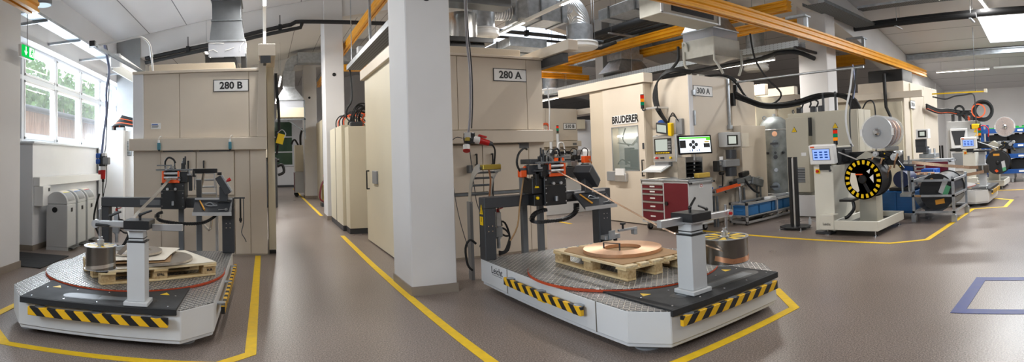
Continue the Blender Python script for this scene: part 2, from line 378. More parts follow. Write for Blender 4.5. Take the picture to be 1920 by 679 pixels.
# ================================================================ LAMPS (each with its own light)
LAMPS = []
def lamp(loc, L, along='y', name='ceiling_lamp', label='', watts=60, w=0.07, group='linear ceiling lamps', dead=False, light=True):
    """linear LED lamp: white housing, lit diffuser underneath"""
    t = thing(name, label, 'lamp', loc, 0, group)
    x, y, z = loc; a, b_ = (w / 2, L / 2) if along == 'y' else (L / 2, w / 2)
    B().box(x - a, x + a, y - b_, y + b_, z + 0.012, z + 0.07).build('housing', 'white', t, 0.004)
    B().box(x - a * 0.8 if along == 'y' else x - a + .02, x + a * .8 if along == 'y' else x + a - .02, y - b_ + (.02 if along == 'y' else a * 0), y + b_ - .02 if along == 'y' else y + b_, z, z + 0.014).build('diffuser', 'white' if dead else 'lamp', t)
    for s in (-0.4, 0.4):
        q = V((x + (s * L if along == 'x' else 0), y + (s * L if along == 'y' else 0), z + 0.07))
        zt = (5.7 + .19 * q.x if q.x < 5.7 else 7.87 - .19 * q.x) - .01
        B().cyl(q, (q.x, q.y, zt), 0.004, n=6).build('suspension_wire', 'steel', t)
    if light and not dead:
        area('lamp_light', (x, y, z - 0.004), (w if along == 'y' else L) * .9, (L if along == 'y' else w) * .9, watts, (0, 0, 0), (1, 0.972, 0.93))
    return t
# lines of lamps seen in the photograph
lamp((0.04, 10.4, 4.5), 1.95, label='unlit housing piece of the lamp line above the press enclosure 280 B', dead=True)
lamp((0.04, 8.6, 4.5), 1.6, label='lit ceiling lamp at the top edge above the press enclosure 280 B', watts=50)
lamp((0.04, 12.6, 4.5), 2.4, label='bright long ceiling lamp running away above the press enclosure 280 B', watts=70)
lamp((5.46, 10.8, 4.5), 2.1, label='bright ceiling lamp hanging behind the roof edge of enclosure 280 A', watts=75)
lamp((5.46, 8.98, 4.5), 1.4, label='unlit white housing piece between the two lamps behind 280 A', dead=True)
lamp((5.46, 7.45, 4.5), 1.6, label='ceiling lamp in front of the silver bent duct, above enclosure 280 A', watts=75)
lamp((10.3, 7.8, 3.62), 2.2, label='low ceiling lamp behind the grey suspended filter box of machine 300 A', watts=60)
lamp((10.15, 16.2, 3.6), 2.2, label='far ceiling lamp beyond the gap above machine 510 B', watts=110)
lamp((18.35, 4.0, 3.98), 2.0, label='bright horizontal ceiling lamp below the roof girder at the far end wall', watts=75)
lamp((18.3, 1.7, 3.98), 2.3, label='dimmer ceiling lamp cut by the edge beside the bright end wall lamp', dead=True)
lamp((13.1, 2.22, 5.02), 1.6, 'x', label='ceiling lamp pointing at the bright skylight in the roof', watts=60)
# unseen lamps added behind the camera for fill light; others further down the hall
for x, y, z, wt in ((0.04, 2.5, 4.5, 26), (0.04, -2, 4.5, 16), (5.46, 2.0, 4.5, 28), (5.46, -2.5, 4.5, 16), (10.3, 1.5, 4.5, 85), (10.3, -3, 4.5, 60), (16, -2, 4.4, 90)):
    lamp((x, y, z), 2.4, label='unseen ceiling lamp added behind the viewpoint', watts=wt, group='unseen lamps added behind the viewpoint')
for x, y, z, wt, l in ((0.6, 19, 4.5, 60, 'distant ceiling lamp above the aisle beside the silver elbow duct'), (0.6, 25, 4.5, 70, 'farthest ceiling lamp above the end of the aisle'), (5.6, 18, 4.5, 120, 'distant ceiling lamp in the hall behind enclosure 280 A'), (-1.5, 14.5, 4.5, 30, 'small bright ceiling lamp just behind the duct of enclosure 280 B')):
    lamp((x, y, z), 2.4, label=l, watts=wt)

# ================================================================ SHELL
st = lambda o: tag(o, kind='structure')
st(B().box(-9, 23.5, -9, 38, -0.2, 0).build('floor', 'floor', origin=(0, 0, 0)))
XE, XR, XW = -4.5, 5.7, 22.3
zl = lambda x: 5.7 + .19 * x
zr = lambda x: 7.87 - .19 * x
def roof(name, x0, x1, f, holes=()):
    b = B(); ys = [-9, 38]
    b.add([(x0, -9, f(x0)), (x1, -9, f(x1)), (x1, 38, f(x1)), (x0, 38, f(x0)), (x0, -9, f(x0) + .2), (x1, -9, f(x1) + .2), (x1, 38, f(x1) + .2), (x0, 38, f(x0) + .2)],
          [(0, 1, 2, 3), (4, 7, 6, 5), (0, 4, 5, 1), (1, 5, 6, 2), (2, 6, 7, 3), (3, 7, 4, 0)])
    return st(b.build(name, 'ceiling_panel', origin=(0, 0, 0)))
roof('ceiling', XE, XR, zl); roof('ceiling_right', XR, 14.7, zr); roof('ceiling_eaves', 16.85, XW + .2, zr)
def roofpiece(x0, x1, y0, y1):
    b = B(); f = zr
    b.add([(x, y, f(x) + dz) for dz in (0, .2) for (x, y) in ((x0, y0), (x1, y0), (x1, y1), (x0, y1))], [(0, 1, 2, 3), (4, 7, 6, 5), (0, 4, 5, 1), (1, 5, 6, 2), (2, 6, 7, 3), (3, 7, 4, 0)])
    return b
st(roofpiece(14.7, 16.85, 2.7, 38).build('ceiling_middle', 'ceiling_panel', origin=(0, 0, 0)))
st(roofpiece(14.7, 16.85, -9, -2.5).build('ceiling_middle', 'ceiling_panel', origin=(0, 0, 0)))
b = B()
b.add([(x, y, zr(x) + dz) for dz in (.05, .08) for (x, y) in ((14.7, -2.5), (16.85, -2.5), (16.85, 2.7), (14.7, 2.7))], [(0, 1, 2, 3), (4, 7, 6, 5), (0, 4, 5, 1), (1, 5, 6, 2), (2, 6, 7, 3), (3, 7, 4, 0)])
tag(b.build('window_2', 'skylight'), 'bright opal skylight in the sloping roof at the upper right', 'skylight', kind='structure')
area('skylight_light', (15.78, 0.1, 4.80), 2.0, 5.0, 260, (0, math.atan(.19), 0), (0.93, 0.97, 1))
# walls
st(B().box(XE - .3, XE, -9, -1.2, 0, 5.2).box(XE - .3, XE, 4.8, 8.3, 0, 5.2).box(XE - .3, XE, -1.2, 4.8, 0, 2.0).box(XE - .3, XE, -1.2, 4.8, 3.8, 5.2).build('wall_left', 'plaster_white'))
b = B().box(-4.6, -4.55, -1.2, 4.8, 2.0, 2.07).box(-4.6, -4.55, -1.2, 4.8, 3.73, 3.8).box(-4.6, -4.55, -1.2, 4.8, 3.1, 3.19)
for y in (-1.2, .3, 1.8, 3.3, 4.75): b.box(-4.6, -4.55, y, y + .05, 2.0, 3.8)
tag(b.build('window_6', 'frame_white'), 'further window band of the left wall behind the pillar', None, kind='structure')
st(B().box(XE - .3, XE, 14.3, 38, 0, 5.2).build('wall_left_far', 'plaster_white'))
st(B().box(-4.35, -3.97, 14.3, 38, 0, 4.95).build('wall_left_reveal', 'plaster_white'))
st(B().box(-4.6, -3.97, 2.0, 14.3, 3.77, 4.95).build('wall_left_lintel', 'plaster_white'))
st(B().box(XW, XW + .3, -9, 38, 0, 4.2).build('wall_right', 'plaster'))
st(B().box(-9, 23, 31.0, 31.3, 0, 7).build('wall_back', 'plaster_white'))
st(B().box(-9, 23, -9.2, -9, 0, 7).build('wall_front', 'plaster'))
# knee wall with radiator trunking under the window band
b = B().box(-4.4, -3.99, 8.29, 14.4, 0, 1.93)
t = st(b.build('wall_left_knee', 'plaster_white'))
st(B().box(-4.42, -3.93, 8.22, 14.3, 1.93, 1.97).build('trim_1', 'frame_white', bev=.006))
st(B().box(-4.41, -3.975, 8.275, 14.3, 0, .1).build('baseboard_left', 'concrete_trim'))
tag(B().box(-3.988, -3.86, 8.31, 11.75, 1.17, 1.33).build('cable_trunking', 'white', bev=.006), 'white boxed trunking along the knee wall above the waste bins', 'trunking')
t = thing('wall_box', 'small white wall cabinet beneath the trunking, left of the waste bins', 'box', (-3.86, 8.5, .82))
B().box(-3.985, -3.80, 8.33, 8.66, .81, 1.17).build('housing', 'white', t, .008)
B().box(-3.80, -3.795, 8.55, 8.62, 1.07, 1.13).build('lock', 'black', t)
# window band: four bays, transom, opening sashes below
XG = -4.25
ys = [8.30, 9.80, 11.27, 12.70, 14.30]
t = thing('window_1', None, None, (XG, 11.3, 1.97)); tag(t, 'white framed window band of four bays looking out on green trees', None, kind='structure')
b = B()
b.box(XG - .05, XG + .05, 8.2, 14.3, 3.72, 3.80).box(XG - .05, XG + .05, 8.2, 14.3, 1.95, 2.02).box(XG - .05, XG + .05, 8.2, 14.3, 3.10, 3.19)
for y in ys: b.box(XG - .055, XG + .055, y - .05, y + .05, 1.97, 3.8)
b.build('window_frame', 'frame_white', t, .006)
for i in range(4):
    y0, y1 = ys[i] + .05, ys[i + 1] - .05
    for z0, z1 in ((2.02, 3.10), (3.19, 3.72)):
        s = B()
        for (a, c, d, e) in ((y0, y1, z0, z0 + .045), (y0, y1, z1 - .045, z1), (y0, y0 + .045, z0, z1), (y1 - .045, y1, z0, z1)):
            s.box(XG - .03, XG + .065, a, c, d, e)
        f = s.build('sash', 'white', t, .004)
        B().box(XG - .006, XG + .006, y0 + .045, y1 - .045, z0 + .045, z1 - .045).build('pane', 'glass', f)
# the bay that continues to the left of the knee wall: glazed door leaf, mostly hidden by the pillar
t = thing('door_1', None, None, (-4.3, 7.9, 0)); tag(t, 'narrow glimpse of a glazed door beside the knee wall', kind='structure')
B().box(-4.5, -4.35, 2.0, 8.25, 0, 3.77).build('door_panel', 'grey', t)
tag(B().box(-4.2, -3.2, 6.93, 8.05, 0.002, .014).build('door_mat', 'black_matt'), 'dark rectangular door mat on the floor by the left pillar', 'mat')

# frames of the hall: pillars and rafters
def pillar(x0, x1, y0, y1, z1, m='plaster', hole=None, band=.11):
    o = B().box(x0, x1, y0, y1, 0, z1).build('pillar', m, bev=.012); st(o)
    c = B().box(x0 - .012, x1 + .012, y0 - .012, y1 + .012, 0, band).build('plinth_band', 'concrete_trim', o)
    if hole:
        B().cyl(*hole, .05, n=16).build('core_hole', 'dark_gap', o)
    return o
p = pillar(-4.6, -3.51, 5.0, 6.87, 4.84); p['label'] = 'grey concrete wall pillar at the left edge, beside the exit sign'
p = pillar(1.60, 2.14, 5.60, 6.40, 6.0, hole=((1.86, 5.603, 3.49), (1.86, 5.595, 3.49))); p['label'] = 'large whitish pillar standing in front of the enclosure 280 A'
p = pillar(1.62, 2.13, 13.5, 14.3, 5.95, hole=((1.87, 13.503, 3.86), (1.87, 13.495, 3.86))); p['label'] = 'second pillar of the aisle, beside the beige cable cabinets'
p = pillar(1.66, 2.2, 21.4, 22.2, 6.0, hole=((1.9, 21.403, 4.2), (1.9, 21.395, 4.2))); p['label'] = 'third and farthest pillar of the aisle'
p = pillar(10.9, 11.4, 5.62, 6.40, 5.75); p['label'] = 'white pillar behind the galvanised pressure tank and long beige cabinet'
p = pillar(20.9, 22.3, 5.75, 6.4, 3.9, band=0.001); p['label'] = 'broad grey wall pillar in the far right corner of the hall'
st(B().box(-3.96, -3.3, 13.5, 14.1, 0, 5.0).build('pillar', 'grey')).__setitem__('label', 'grey wall pillar behind the enclosure 280 B')
def rafter(y0, y1, dz, label, x0=XE, x1=XW, m='plaster'):
    b = B()
    pts = [(x0, zl(x0)), (XR, zl(XR)), (x1, zr(x1)), (x1, zr(x1) - dz), (XR, zl(XR) - dz * 1.0), (x0, zl(x0) - dz)]
    b.prism(pts, 'y', y0, y1); o = b.build('rafter', m, bev=.01); st(o); o['label'] = label; return o
rafter(5.78, 6.18, .95, 'near concrete rafter sloping down to the far right corner')
rafter(13.54, 13.9, .62, 'grey concrete rafter rising behind the enclosure 280 B')
rafter(21.44, 21.8, .62, 'farthest concrete rafter across the aisle')
rafter(-2.4, -2.0, .8, 'concrete rafter above and behind the viewpoint')
b = B().box(17.2, 17.42, -9, 5.75, 4.40, 4.52).box(17.29, 17.33, -9, 5.75, 4.3, 4.56)
b = B(); b.box(17.24, 17.40, -9, 5.76, 4.52, 4.56).box(17.30, 17.34, -9, 5.76, 4.38, 4.54).box(17.24, 17.40, -9, 5.76, 4.36, 4.40)
st(b.build('purlin', 'galv', bev=.003))['label'] = 'grey steel girder spanning below the roof on the right'
# outside: timber-clad shed, gutter, trees
t = thing('shed', 'timber clad building with a dark eave seen through the window band', 'building', (-8.2, 22, 0))
B().box(-8.3, -8.1, 6, 42, 0, 3.45).build('timber_wall', 'cladding', t)
B().box(-8.12, -8.06, 6, 42, 0, 2.62).build('white_lower_band', 'plaster_white', t)  # plain white band in front of the lower timber wall
B().prism([(-8.3, 3.42), (-7.8, 3.40), (-7.8, 3.52), (-10.5, 4.2), (-10.5, 3.42)], 'y', 6, 42).build('eave_roof', 'mid_grey', t)
B().cyl((-7.72, 6, 3.46), (-7.72, 42, 3.46), .09, n=10).build('gutter', 'dark_grey', t)
random.seed(3)
for ti, (x, y, h) in enumerate(((-15, 21, 9.0), (-15.5, 28.5, 10), (-15, 36, 9.5), (-16, 43.5, 10), (-15, 51, 10))):
    t = thing('tree', ['round green tree behind the shed, at the left of the window band', 'tall green tree behind the shed, in the middle of the window band', 'green tree behind the shed, at the right of the window band', 'distant green tree past the end of the shed', 'farthest green tree past the shed end in the window corner'][ti], 'tree', (x, y, 0), 0, 'trees outside the window')
    B().tube([(x, y, 0), (x + .2, y, h * .4), (x, y + .2, h * .8)], [.3, .2, .08], 8).build('trunk', 'cladding', t)
    b = B()
    for k in range(1500):
        u = random.uniform(0, 2 * PI); w_ = random.uniform(-1, 1); r = 3.4 * random.random() ** .4; q = math.sqrt(1 - w_ * w_)
        c = V((x + r * q * math.cos(u), y + r * q * math.sin(u) * 1.1, h * .62 + r * w_ * .85)); s_ = random.uniform(.15, .34)
        e = Euler((random.uniform(0, 3), random.uniform(0, 3), random.uniform(0, 3))).to_matrix()
        b.add([c + e @ V(p_) * s_ for p_ in ((-1, 0, 0), (0, -.6, .1), (1, 0, 0), (0, .6, .1))], [(0, 1, 2, 3)])
    b.build('crown', 'leaf', t)
st(B().box(-40, -9, -30, 60, -.3, -.15).build('ground_outside', 'leaf'))

# ================================================================ FLOOR MARKINGS
def tape(name, pts, w, m, label, closed=False):
    """flat tape along a polyline with mitred corners"""
    P = [V((x, y)) for x, y in pts]; n = len(P); L_, R_ = [], []
    for i in range(n):
        d0 = (P[i] - P[i - 1]).normalized() if i else (P[1] - P[0]).normalized()
        d1 = (P[i + 1] - P[i]).normalized() if i < n - 1 else d0
        nn = (V((-d0.y, d0.x)) + V((-d1.y, d1.x))); k = nn.length / 2; nn.normalize()
        L_.append(P[i] + nn * (w / 2 / max(k, .3))); R_.append(P[i] - nn * (w / 2 / max(k, .3)))
    vs = [(p.x, p.y, z) for z in (.001, .004) for p in L_ + R_]; fs = []
    for i in range(n - 1):
        a, b_, c, d = i, i + 1, n + i + 1, n + i
        fs += [(a, b_, c, d), (a + 2 * n, d + 2 * n, c + 2 * n, b_ + 2 * n), (a, a + 2 * n, b_ + 2 * n, b_), (d, c, c + 2 * n, d + 2 * n)]
    fs += [(0, n, 3 * n, 2 * n), (n - 1, 3 * n - 1, 4 * n - 1, 2 * n - 1)]
    o = B().add(vs, fs).build(name, m); return tag(o, label, 'floor marking', kind='structure')
tape('floor_marking', [(1.575, 29), (1.575, 14.6)], .09, 'tape_yellow', 'far part of the yellow aisle line beyond the second pillar')
tape('floor_marking', [(1.57, 10.6), (1.55, 7.4), (1.57, 1.2)], .09, 'tape_yellow', 'yellow aisle line running past the big pillar towards the viewer')
tape('floor_marking', [(1.65, 2.59), (4.13, 2.59), (4.62, 3.12)], .09, 'tape_yellow', 'yellow corner line in front of the 280 A turntable platform')
tape('floor_marking', [(-.135, 8.6), (-.135, 4.08), (-.37, 3.84), (-2.1, 3.84), (-2.6, 4.4), (-2.6, 6)], .09, 'tape_yellow', 'yellow line around the 280 B turntable platform')
tape('floor_marking', [(7.33, 6.6), (7.32, 2.84), (7.66, 2.35), (11.0, 2.3), (11.2, 1.62), (12.4, 1.62), (12.8, 2.2)], .09, 'tape_yellow', 'yellow line bounding the machines with the unwinders on the right')
tape('floor_marking', [(14.6, 2.3), (14.6, -3)], .09, 'tape_yellow', 'short far yellow line before the blue racks')
tape('floor_marking', [(6.4, 12.2), (6.4, 9.6)], .07, 'tape_yellow', 'yellow line glimpsed beneath the feeder between the two machines')
tape('floor_marking', [(4.42, -1.5), (4.42, 1.10), (5.5, 1.10), (5.5, -1.5)], .12, 'tape_blue', 'blue taped rectangle on the bare floor at the lower right')
# ================================================================ PRESS ENCLOSURES
def handle(b, p, up=.16, out=(0, -.045, 0)):
    """black pull handle centred at p, standing off by out"""
    x, y, z = p; o = V(out); P = V(p)
    b.cyl(P + V((0, 0, up / 2)) + o, P - V((0, 0, up / 2)) + o, .014, n=10)
    for s in (-1, 1):
        q = P + V((0, 0, s * up / 2)); b.cyl(q, q + o * 1.15, .013, n=10)
    return b
def sign(body, x0, x1, z0, z1, y, parent, size, name='number_sign', wid=1.0):
    f = B().box(x0, x1, y - .006, y, z0, z1).build(name, 'black', parent, .012, 2)
    g = B().box(x0 + .012, x1 - .012, y - .009, y - .005, z0 + .012, z1 - .012).build('sign_face', 'white', f, .008, 2)
    text(body, size, ((x0 + x1) / 2, y - .0105, (z0 + z1) / 2 - .003), (1, 0, 0), (0, 0, 1), 'black', f, bold=.0048, wid=wid)
def panels(t, rects, y, m='beige', th=.022, name='panel', gap=.004):
    for x0, x1, z0, z1 in rects:
        B().box(x0 + gap, x1 - gap, y - th, y, z0 + gap, z1 - gap).build(name, m, t, .003)

# --- enclosure 280 B
t = thing('press_enclosure', 'beige sound enclosure carrying the sign 280 B, twin doors with black handles', 'machine enclosure', (-1.1, 8.66, 0))
B().box(-2.24, .02, 8.684, 11.4, .0, 3.13).build('body', 'beige_dark', t)
panels(t, [(-2.06, -1.43, 2.0, 3.12), (-1.43, -.25, 2.0, 3.12), (-.25, .03, 2.0, 3.12), (-2.25, -1.76, .02, 1.80), (-.51, -.25, .02, 1.80), (-.25, .03, .02, 1.80), (-1.76, -.51, .02, 1.0)], 8.684)
B().box(-2.25, -2.06, 8.64, 8.70, 2.0, 3.12).build('corner_post', 'plaster_white', t, .006)
B().box(-2.25, .03, 8.62, 11.42, 3.12, 3.17).build('top_trim', 'beige', t, .005)
B().box(-2.02, -.5, 8.95, 11.2, 3.17, 3.34).build('roof_box', 'beige_dark', t, .006)
B().box(-2.29, .045, 8.50, 8.66, 1.79, 1.995).build('door_rail_cover', 'beige', t, .006)
for i, (x0, x1, hx) in enumerate(((-1.755, -1.155, -1.281), (-1.145, -.515, -1.018))):
    d = B().box(x0, x1, 8.625, 8.66, 1.035, 1.765).build('door', 'beige', t, .004)
    handle(B(), (hx, 8.625, 1.525)).build('door_handle', 'black', d)
B().box(-1.72, -1.2, 8.63, 8.66, 1.76, 1.79).box(-1.1, -.58, 8.63, 8.66, 1.76, 1.79).build('rail_slot', 'mid_grey', t)
for x in (-1.755, -.565):
    s = B().box(x - .025, x + .025, 8.44, 8.50, 1.80, 1.92).build('door_switch', 'teal', t, .008, 2)
    B().cyl((x, 8.47, 1.92), (x, 8.47, 1.96), .018, n=10).tube([(x, 8.47, 1.96), (x + .005, 8.47, 2.01), (x + .03, 8.52, 2.03), (x + .035, 8.6, 1.99)], .005, 6, sub=3).build('switch_cable', 'white', s)
    B().cyl((x - .0, 8.47, 1.80), (x, 8.47, 1.775), .016, n=10).build('switch_plunger', 'black', s)
sign('280 B', -.85, -.25, 2.775, 2.985, 8.66, t, .165)
pl = B().box(-1.93, -1.76, 8.657, 8.662, 2.165, 2.265).build('maker_plate', 'white', t)
B().box(-1.915, -1.81, 8.654, 8.658, 2.232, 2.25).build('plate_print', 'blue', pl)
B().box(-1.915, -1.80, 8.654, 8.658, 2.208, 2.222).build('plate_print', 'mid_grey', pl)
B().box(-1.915, -1.81, 8.654, 8.658, 2.186, 2.195).build('plate_print', 'grey', pl)
# right hand end: slanted plate, rail cap and sliding side door seen on edge
B().prism([(-.12, 2.0), (.045, 2.0), (.045, 3.10), (.045, 3.38), (-.075, 3.38), (-.075, 3.3)], 'y', 8.60, 8.655).build('end_plate', 'beige', t, .004)
B().box(-.075, .2, 8.2, 11.4, 3.29, 3.49).build('side_rail_cover', 'beige', t, .006)
B().box(-.045, .12, 8.197, 8.21, 3.17, 3.29).box(.0, .05, 8.21, 8.6, 3.2, 3.26).build('rail_end', 'dark_grey', t)
B().box(.055, .175, 8.85, 10.6, .05, 3.22).build('side_door', 'cream', t, .004)
B().box(.06, .17, 8.80, 8.9, .0, .06).build('door_foot', 'black', t)
# cables down the side and a yellow tag
t = thing('cable_bundle', 'black cable bundle hanging down beside the side door of enclosure 280 B', 'cable', (.2, 8.75, 1.5))
for k in range(3):
    B().tube([(.2 + .012 * k, 8.8, 3.1), (.21 + .015 * k, 8.8, 2.8), (.235 + .012 * k, 8.78, 2.5), (.24 + .01 * k, 8.8, 2.1), (.20 + .006 * k, 8.82, 1.7)], .013, 8, sub=4).build('cable', 'rubber', t)
tag(B().add([(0, 0, 0)] * 0, []).cbox((.27, 8.7, 1.965), (.12, .008, .17), (0, .28, 0)).build('inspection_tag', 'yellow'), 'bright yellow tag hanging on a wire at the corner of enclosure 280 B', 'tag')
t = thing('handheld_unit', 'black hand unit with wire loops behind the yellow tag', 'device', (.2, 8.8, 1.9))
B().box(.19, .24, 8.72, 8.8, 1.86, 2.1).build('body', 'black', t, .01)
B().tube([(.22, 8.7, 2.06), (.3, 8.7, 2.12), (.36, 8.7, 2.05), (.33, 8.7, 1.98)], .008, 6, sub=4).build('wire_loop', 'galv', t)

# --- enclosure 280 A
t = thing('press_enclosure', 'beige sound enclosure carrying the sign 280 A, behind the big pillar', 'machine enclosure', (3.2, 7.35, 0))
Yf = 7.374
B().box(2.13, 4.42, Yf, 10.2, 0, 3.15).build('body', 'beige_dark', t)
panels(t, [(2.13, 2.905, 2.0, 3.16), (2.905, 4.12, 2.0, 3.16), (4.12, 4.42, 2.0, 3.16), (2.13, 2.60, .02, 1.8), (3.93, 4.12, .02, 1.80), (4.12, 4.42, .02, 1.80), (2.6, 3.08, .02, .99), (3.08, 3.93, .02, .99)], Yf)
B().box(2.13, 4.43, 7.31, 10.2, 3.16, 3.20).build('top_trim', 'beige', t, .004)
B().box(2.2, 4.06, 7.42, 9.9, 3.2, 3.33).build('roof_box', 'beige_dark', t, .006)
B().box(2.13, 4.5, 7.19, 7.35, 1.79, 1.985).build('door_rail_cover', 'beige', t, .006)
for x0, x1, hx in ((2.65, 3.275, 3.16), (3.285, 3.93, 3.43)):
    d = B().box(x0, x1, 7.315, 7.35, 1.04, 1.765).build('door', 'beige', t, .004)
    handle(B(), (hx, 7.315, 1.54)).build('door_handle', 'black', d)
B().box(3.93, 4.12, 7.34, 7.352, 1.70, 1.79).build('rail_slot', 'mid_grey', t)
B().box(2.65, 4.0, 7.335, 7.352, .99, 1.035).build('rail_slot', 'galv_dark', t)
sign('280 A', 3.52, 4.12, 2.78, 2.99, 7.35, t, .165)
B().box(3.86, 3.97, 7.33, 7.352, 1.08, 1.14).build('label_plate', 'light_grey', t)
# sliding door rail running towards the viewer on the right
B().box(4.36, 4.54, 6.45, 9.0, 3.18, 3.345).build('side_rail_cover', 'beige', t, .006)
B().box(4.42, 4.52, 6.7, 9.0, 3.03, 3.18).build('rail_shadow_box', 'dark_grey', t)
# left wing with the side door
t = thing('side_door_wing', 'cream sliding side door wing of enclosure 280 A facing the aisle, with black handle', 'machine door', (2.0, 8.8, 0))
B().box(1.965, 2.1, 7.7, 9.88, .02, 3.16).build('door', 'cream', t, .004)
handle(B(), (1.965, 9.62, 1.2), .34, (-.05, 0, 0)).build('door_handle', 'black', t)
B().box(1.93, 1.965, 8.85, 9.2, 1.15, 1.38).build('switch_box', 'grey', t, .006)
B().box(1.90, 2.12, 7.55, 10.0, 3.15, 3.34).build('door_rail_cover', 'beige', t, .006)
B().box(1.98, 2.12, 7.45, 7.70, .0, 3.15).build('post', 'cream', t, .004)
B().box(1.98, 2.1, 7.6, 7.72, 0, .05).build('door_foot', 'black', t)

# --- control cabinets between the pillars
t = thing('control_cabinet', 'tall cream control cabinet standing against the aisle, nearer one with grey plinth', 'cabinet', (1.95, 11.0, 0))
B().box(1.77, 2.6, 10.78, 11.28, .12, 2.30).build('body', 'cream', t, .004)
B().box(1.765, 2.6, 10.79, 11.28, 0, .12).build('plinth', 'dark_grey', t)
t = thing('control_cabinet', 'tall cream control cabinet with grey plinth, the farther one by the second pillar', 'cabinet', (1.95, 12.3, 0))
B().box(1.70, 2.6, 11.31, 13.3, .12, 2.36).build('body', 'cream', t, .004)
B().box(1.70, 2.6, 11.31, 13.3, 0, .12).build('plinth', 'dark_grey', t)
B().box(1.692, 1.70, 12.28, 12.30, .12, 2.36).build('door_gap', 'seam', t)
random.seed(11)
def cable_arches(name, label, x0, x1, y0, y1, z, n, h, along, r=.018, frac=.2, root=None):
    """cables rising in arches from a cabinet roof and running off in direction along"""
    t = thing(name, label, 'cable', ((x0 + x1) / 2, (y0 + y1) / 2, z)) if root is None else root
    for k in range(n):
        x = random.uniform(x0, x1); y = random.uniform(y0, y1); a = V(along) * random.uniform(.8, 1.15); hh = h * random.uniform(.65, 1.1)
        B().tube([(x, y, z), (x, y, z + hh * .6), (x + a.x * .25, y + a.y * .25, z + hh), (x + a.x * .6, y + a.y * .6, z + hh * .92), (x + a.x, y + a.y, z + hh * .25)], r * random.uniform(.75, 1.1), 7, sub=4).build('cable', 'orange_cable' if random.random() < frac else 'rubber', t)
    return t
t = cable_arches('cable_bundle', 'black and orange cables arching out of the nearer aisle control cabinet', 1.85, 2.3, 10.85, 11.2, 2.30, 13, .5, (.55, .1, 0))
B().box(1.83, 2.1, 10.82, 11.0, 2.30, 2.40).build('gland_block', 'dark_grey', t, .02)
cable_arches('cable_bundle', 'cables arching out of the farther aisle control cabinet', 1.78, 2.1, 11.5, 12.8, 2.36, 8, .32, (.4, -.3, 0))
tag(B().tube([(1.9, 11.3, 3.75), (1.95, 11.3, 3.3), (1.93, 11.2, 2.9), (1.82, 11.2, 2.7), (1.8, 11.2, 2.5)], .02, 8, sub=4).build('hanging_cable', 'rubber'), 'thick black cable hanging from the tray end to the cream control cabinet', 'cable')

# --- left: switch cabinet at the window wall and its cables
t = thing('switch_cabinet', 'white switch cabinet with grey vent slots between window wall and enclosure 280 B', 'cabinet', (-3.4, 12.2, 0))
B().box(-3.93, -3.31, 11.8, 13.1, .1, 2.36).build('body', 'plaster_white', t, .005)
B().box(-3.31, -2.9, 12.0, 13.1, .1, 2.34).build('side_body', 'plaster_white', t, .005)
B().box(-3.26, -3.16, 11.98, 12.0, 1.75, 2.1).box(-3.12, -3.02, 11.98, 12.0, 1.75, 2.1).build('vent', 'louvre', t)
B().box(-3.93, -2.9, 11.82, 13.1, 0, .1).build('plinth', 'dark_grey', t)
t = thing('cable_bundle', 'bundle of black and orange cables on top of the white switch cabinet', 'cable', (-3.4, 12.1, 2.36))
for k in range(12):
    a = k / 12
    B().tube([(-3.7 + .25 * a, 12.0 + .05 * k, 2.37), (-3.62 + .2 * a, 12.0 + .02 * k, 2.48 + .02 * k), (-3.4, 11.95 + .02 * k, 2.50 + .02 * k), (-3.1, 11.95 + .02 * k, 2.45 + .018 * k), (-2.6, 11.95, 2.40 + .018 * k)], .02, 7, sub=4).build('cable', 'orange_cable' if k in (2, 7) else 'rubber', t)
B().box(-3.75, -3.6, 11.85, 12.0, 2.36, 2.46).box(-3.5, -3.3, 11.85, 12.0, 2.36, 2.43).build('gland_block', 'grey', t, .01)

# --- three waste bins
def bin_():
    t = thing('waste_bin', None, 'waste bin', (0, 0, 0))
    b = B(); pts = [(-.43, .06), (.02, .06), (.02, .84)] + [(.02 - .225 + .225 * math.cos(a), .84 + .25 * math.sin(a)) for a in [PI * k / 12 for k in range(1, 12)]] + [(-.43, .84)]
    # rounded hood over a rectangular body, extruded along y
    b.prism([(-.41, .06), (0, .06), (0, .84), (-.41, .84)], 'y', -.21, .21); b.build('body', 'light_grey', t, .01)
    h = B().prism([(-.41, .845), (0, .845)] + [(-.205 + .205 * math.cos(PI * k / 14), .86 + .21 * math.sin(PI * k / 14)) for k in range(15)], 'y', -.213, .213).build('hood', 'light_grey', t, .006)
    f = B()
    for k in range(8):
        a0, a1 = .18 + .105 * k, .18 + .105 * (k + 1)
        f.add([(-.205 + .209 * math.cos(a), y, .86 + .214 * math.sin(a)) for a in (a0, a1) for y in (-.16, .16)], [(0, 1, 3, 2)])
    f.build('flap', 'grey', h)
    f = B()
    for k in range(5):
        a0, a1 = 1.05 + .12 * k, 1.05 + .12 * (k + 1)
        f.add([(-.205 + .209 * math.cos(a), y, .86 + .214 * math.sin(a)) for a in (a0, a1) for y in (-.16, .16)], [(0, 1, 3, 2)])
    f.build('sticker', 'paper', h)
    l = B().box(0, .012, -.035, .035, .70, .77).build('latch', 'black', t)
    B().box(-.40, .0, -.2, .2, .02, .06).build('foot', 'dark_grey', t)
    B().box(-.0, .09, -.17, .17, .03, .055).build('pedal', 'black', t, .01)
    B().box(-.41, -.002, -.21, -.19, 0, .06).box(-.03, 0, -.21, .21, 0, .06).build('skirt', 'light_grey', t)
    return t
b0 = bin_(); b0.location = (-3.42, 8.74, 0); b0['group'] = 'waste bins under the window'
b1 = dup(b0, None, (-3.42, 9.28, 0)); b2 = dup(b0, None, (-3.42, 9.82, 0))
for o, l in ((b0, 'light grey hooded waste bin nearest of three, round black button on its side'), (b1, 'light grey waste bin with rounded hood, the middle one of the row of three'), (b2, 'light grey hooded waste bin, last of three, by the white switch cabinet')): o['label'] = l
WM['x'] = None
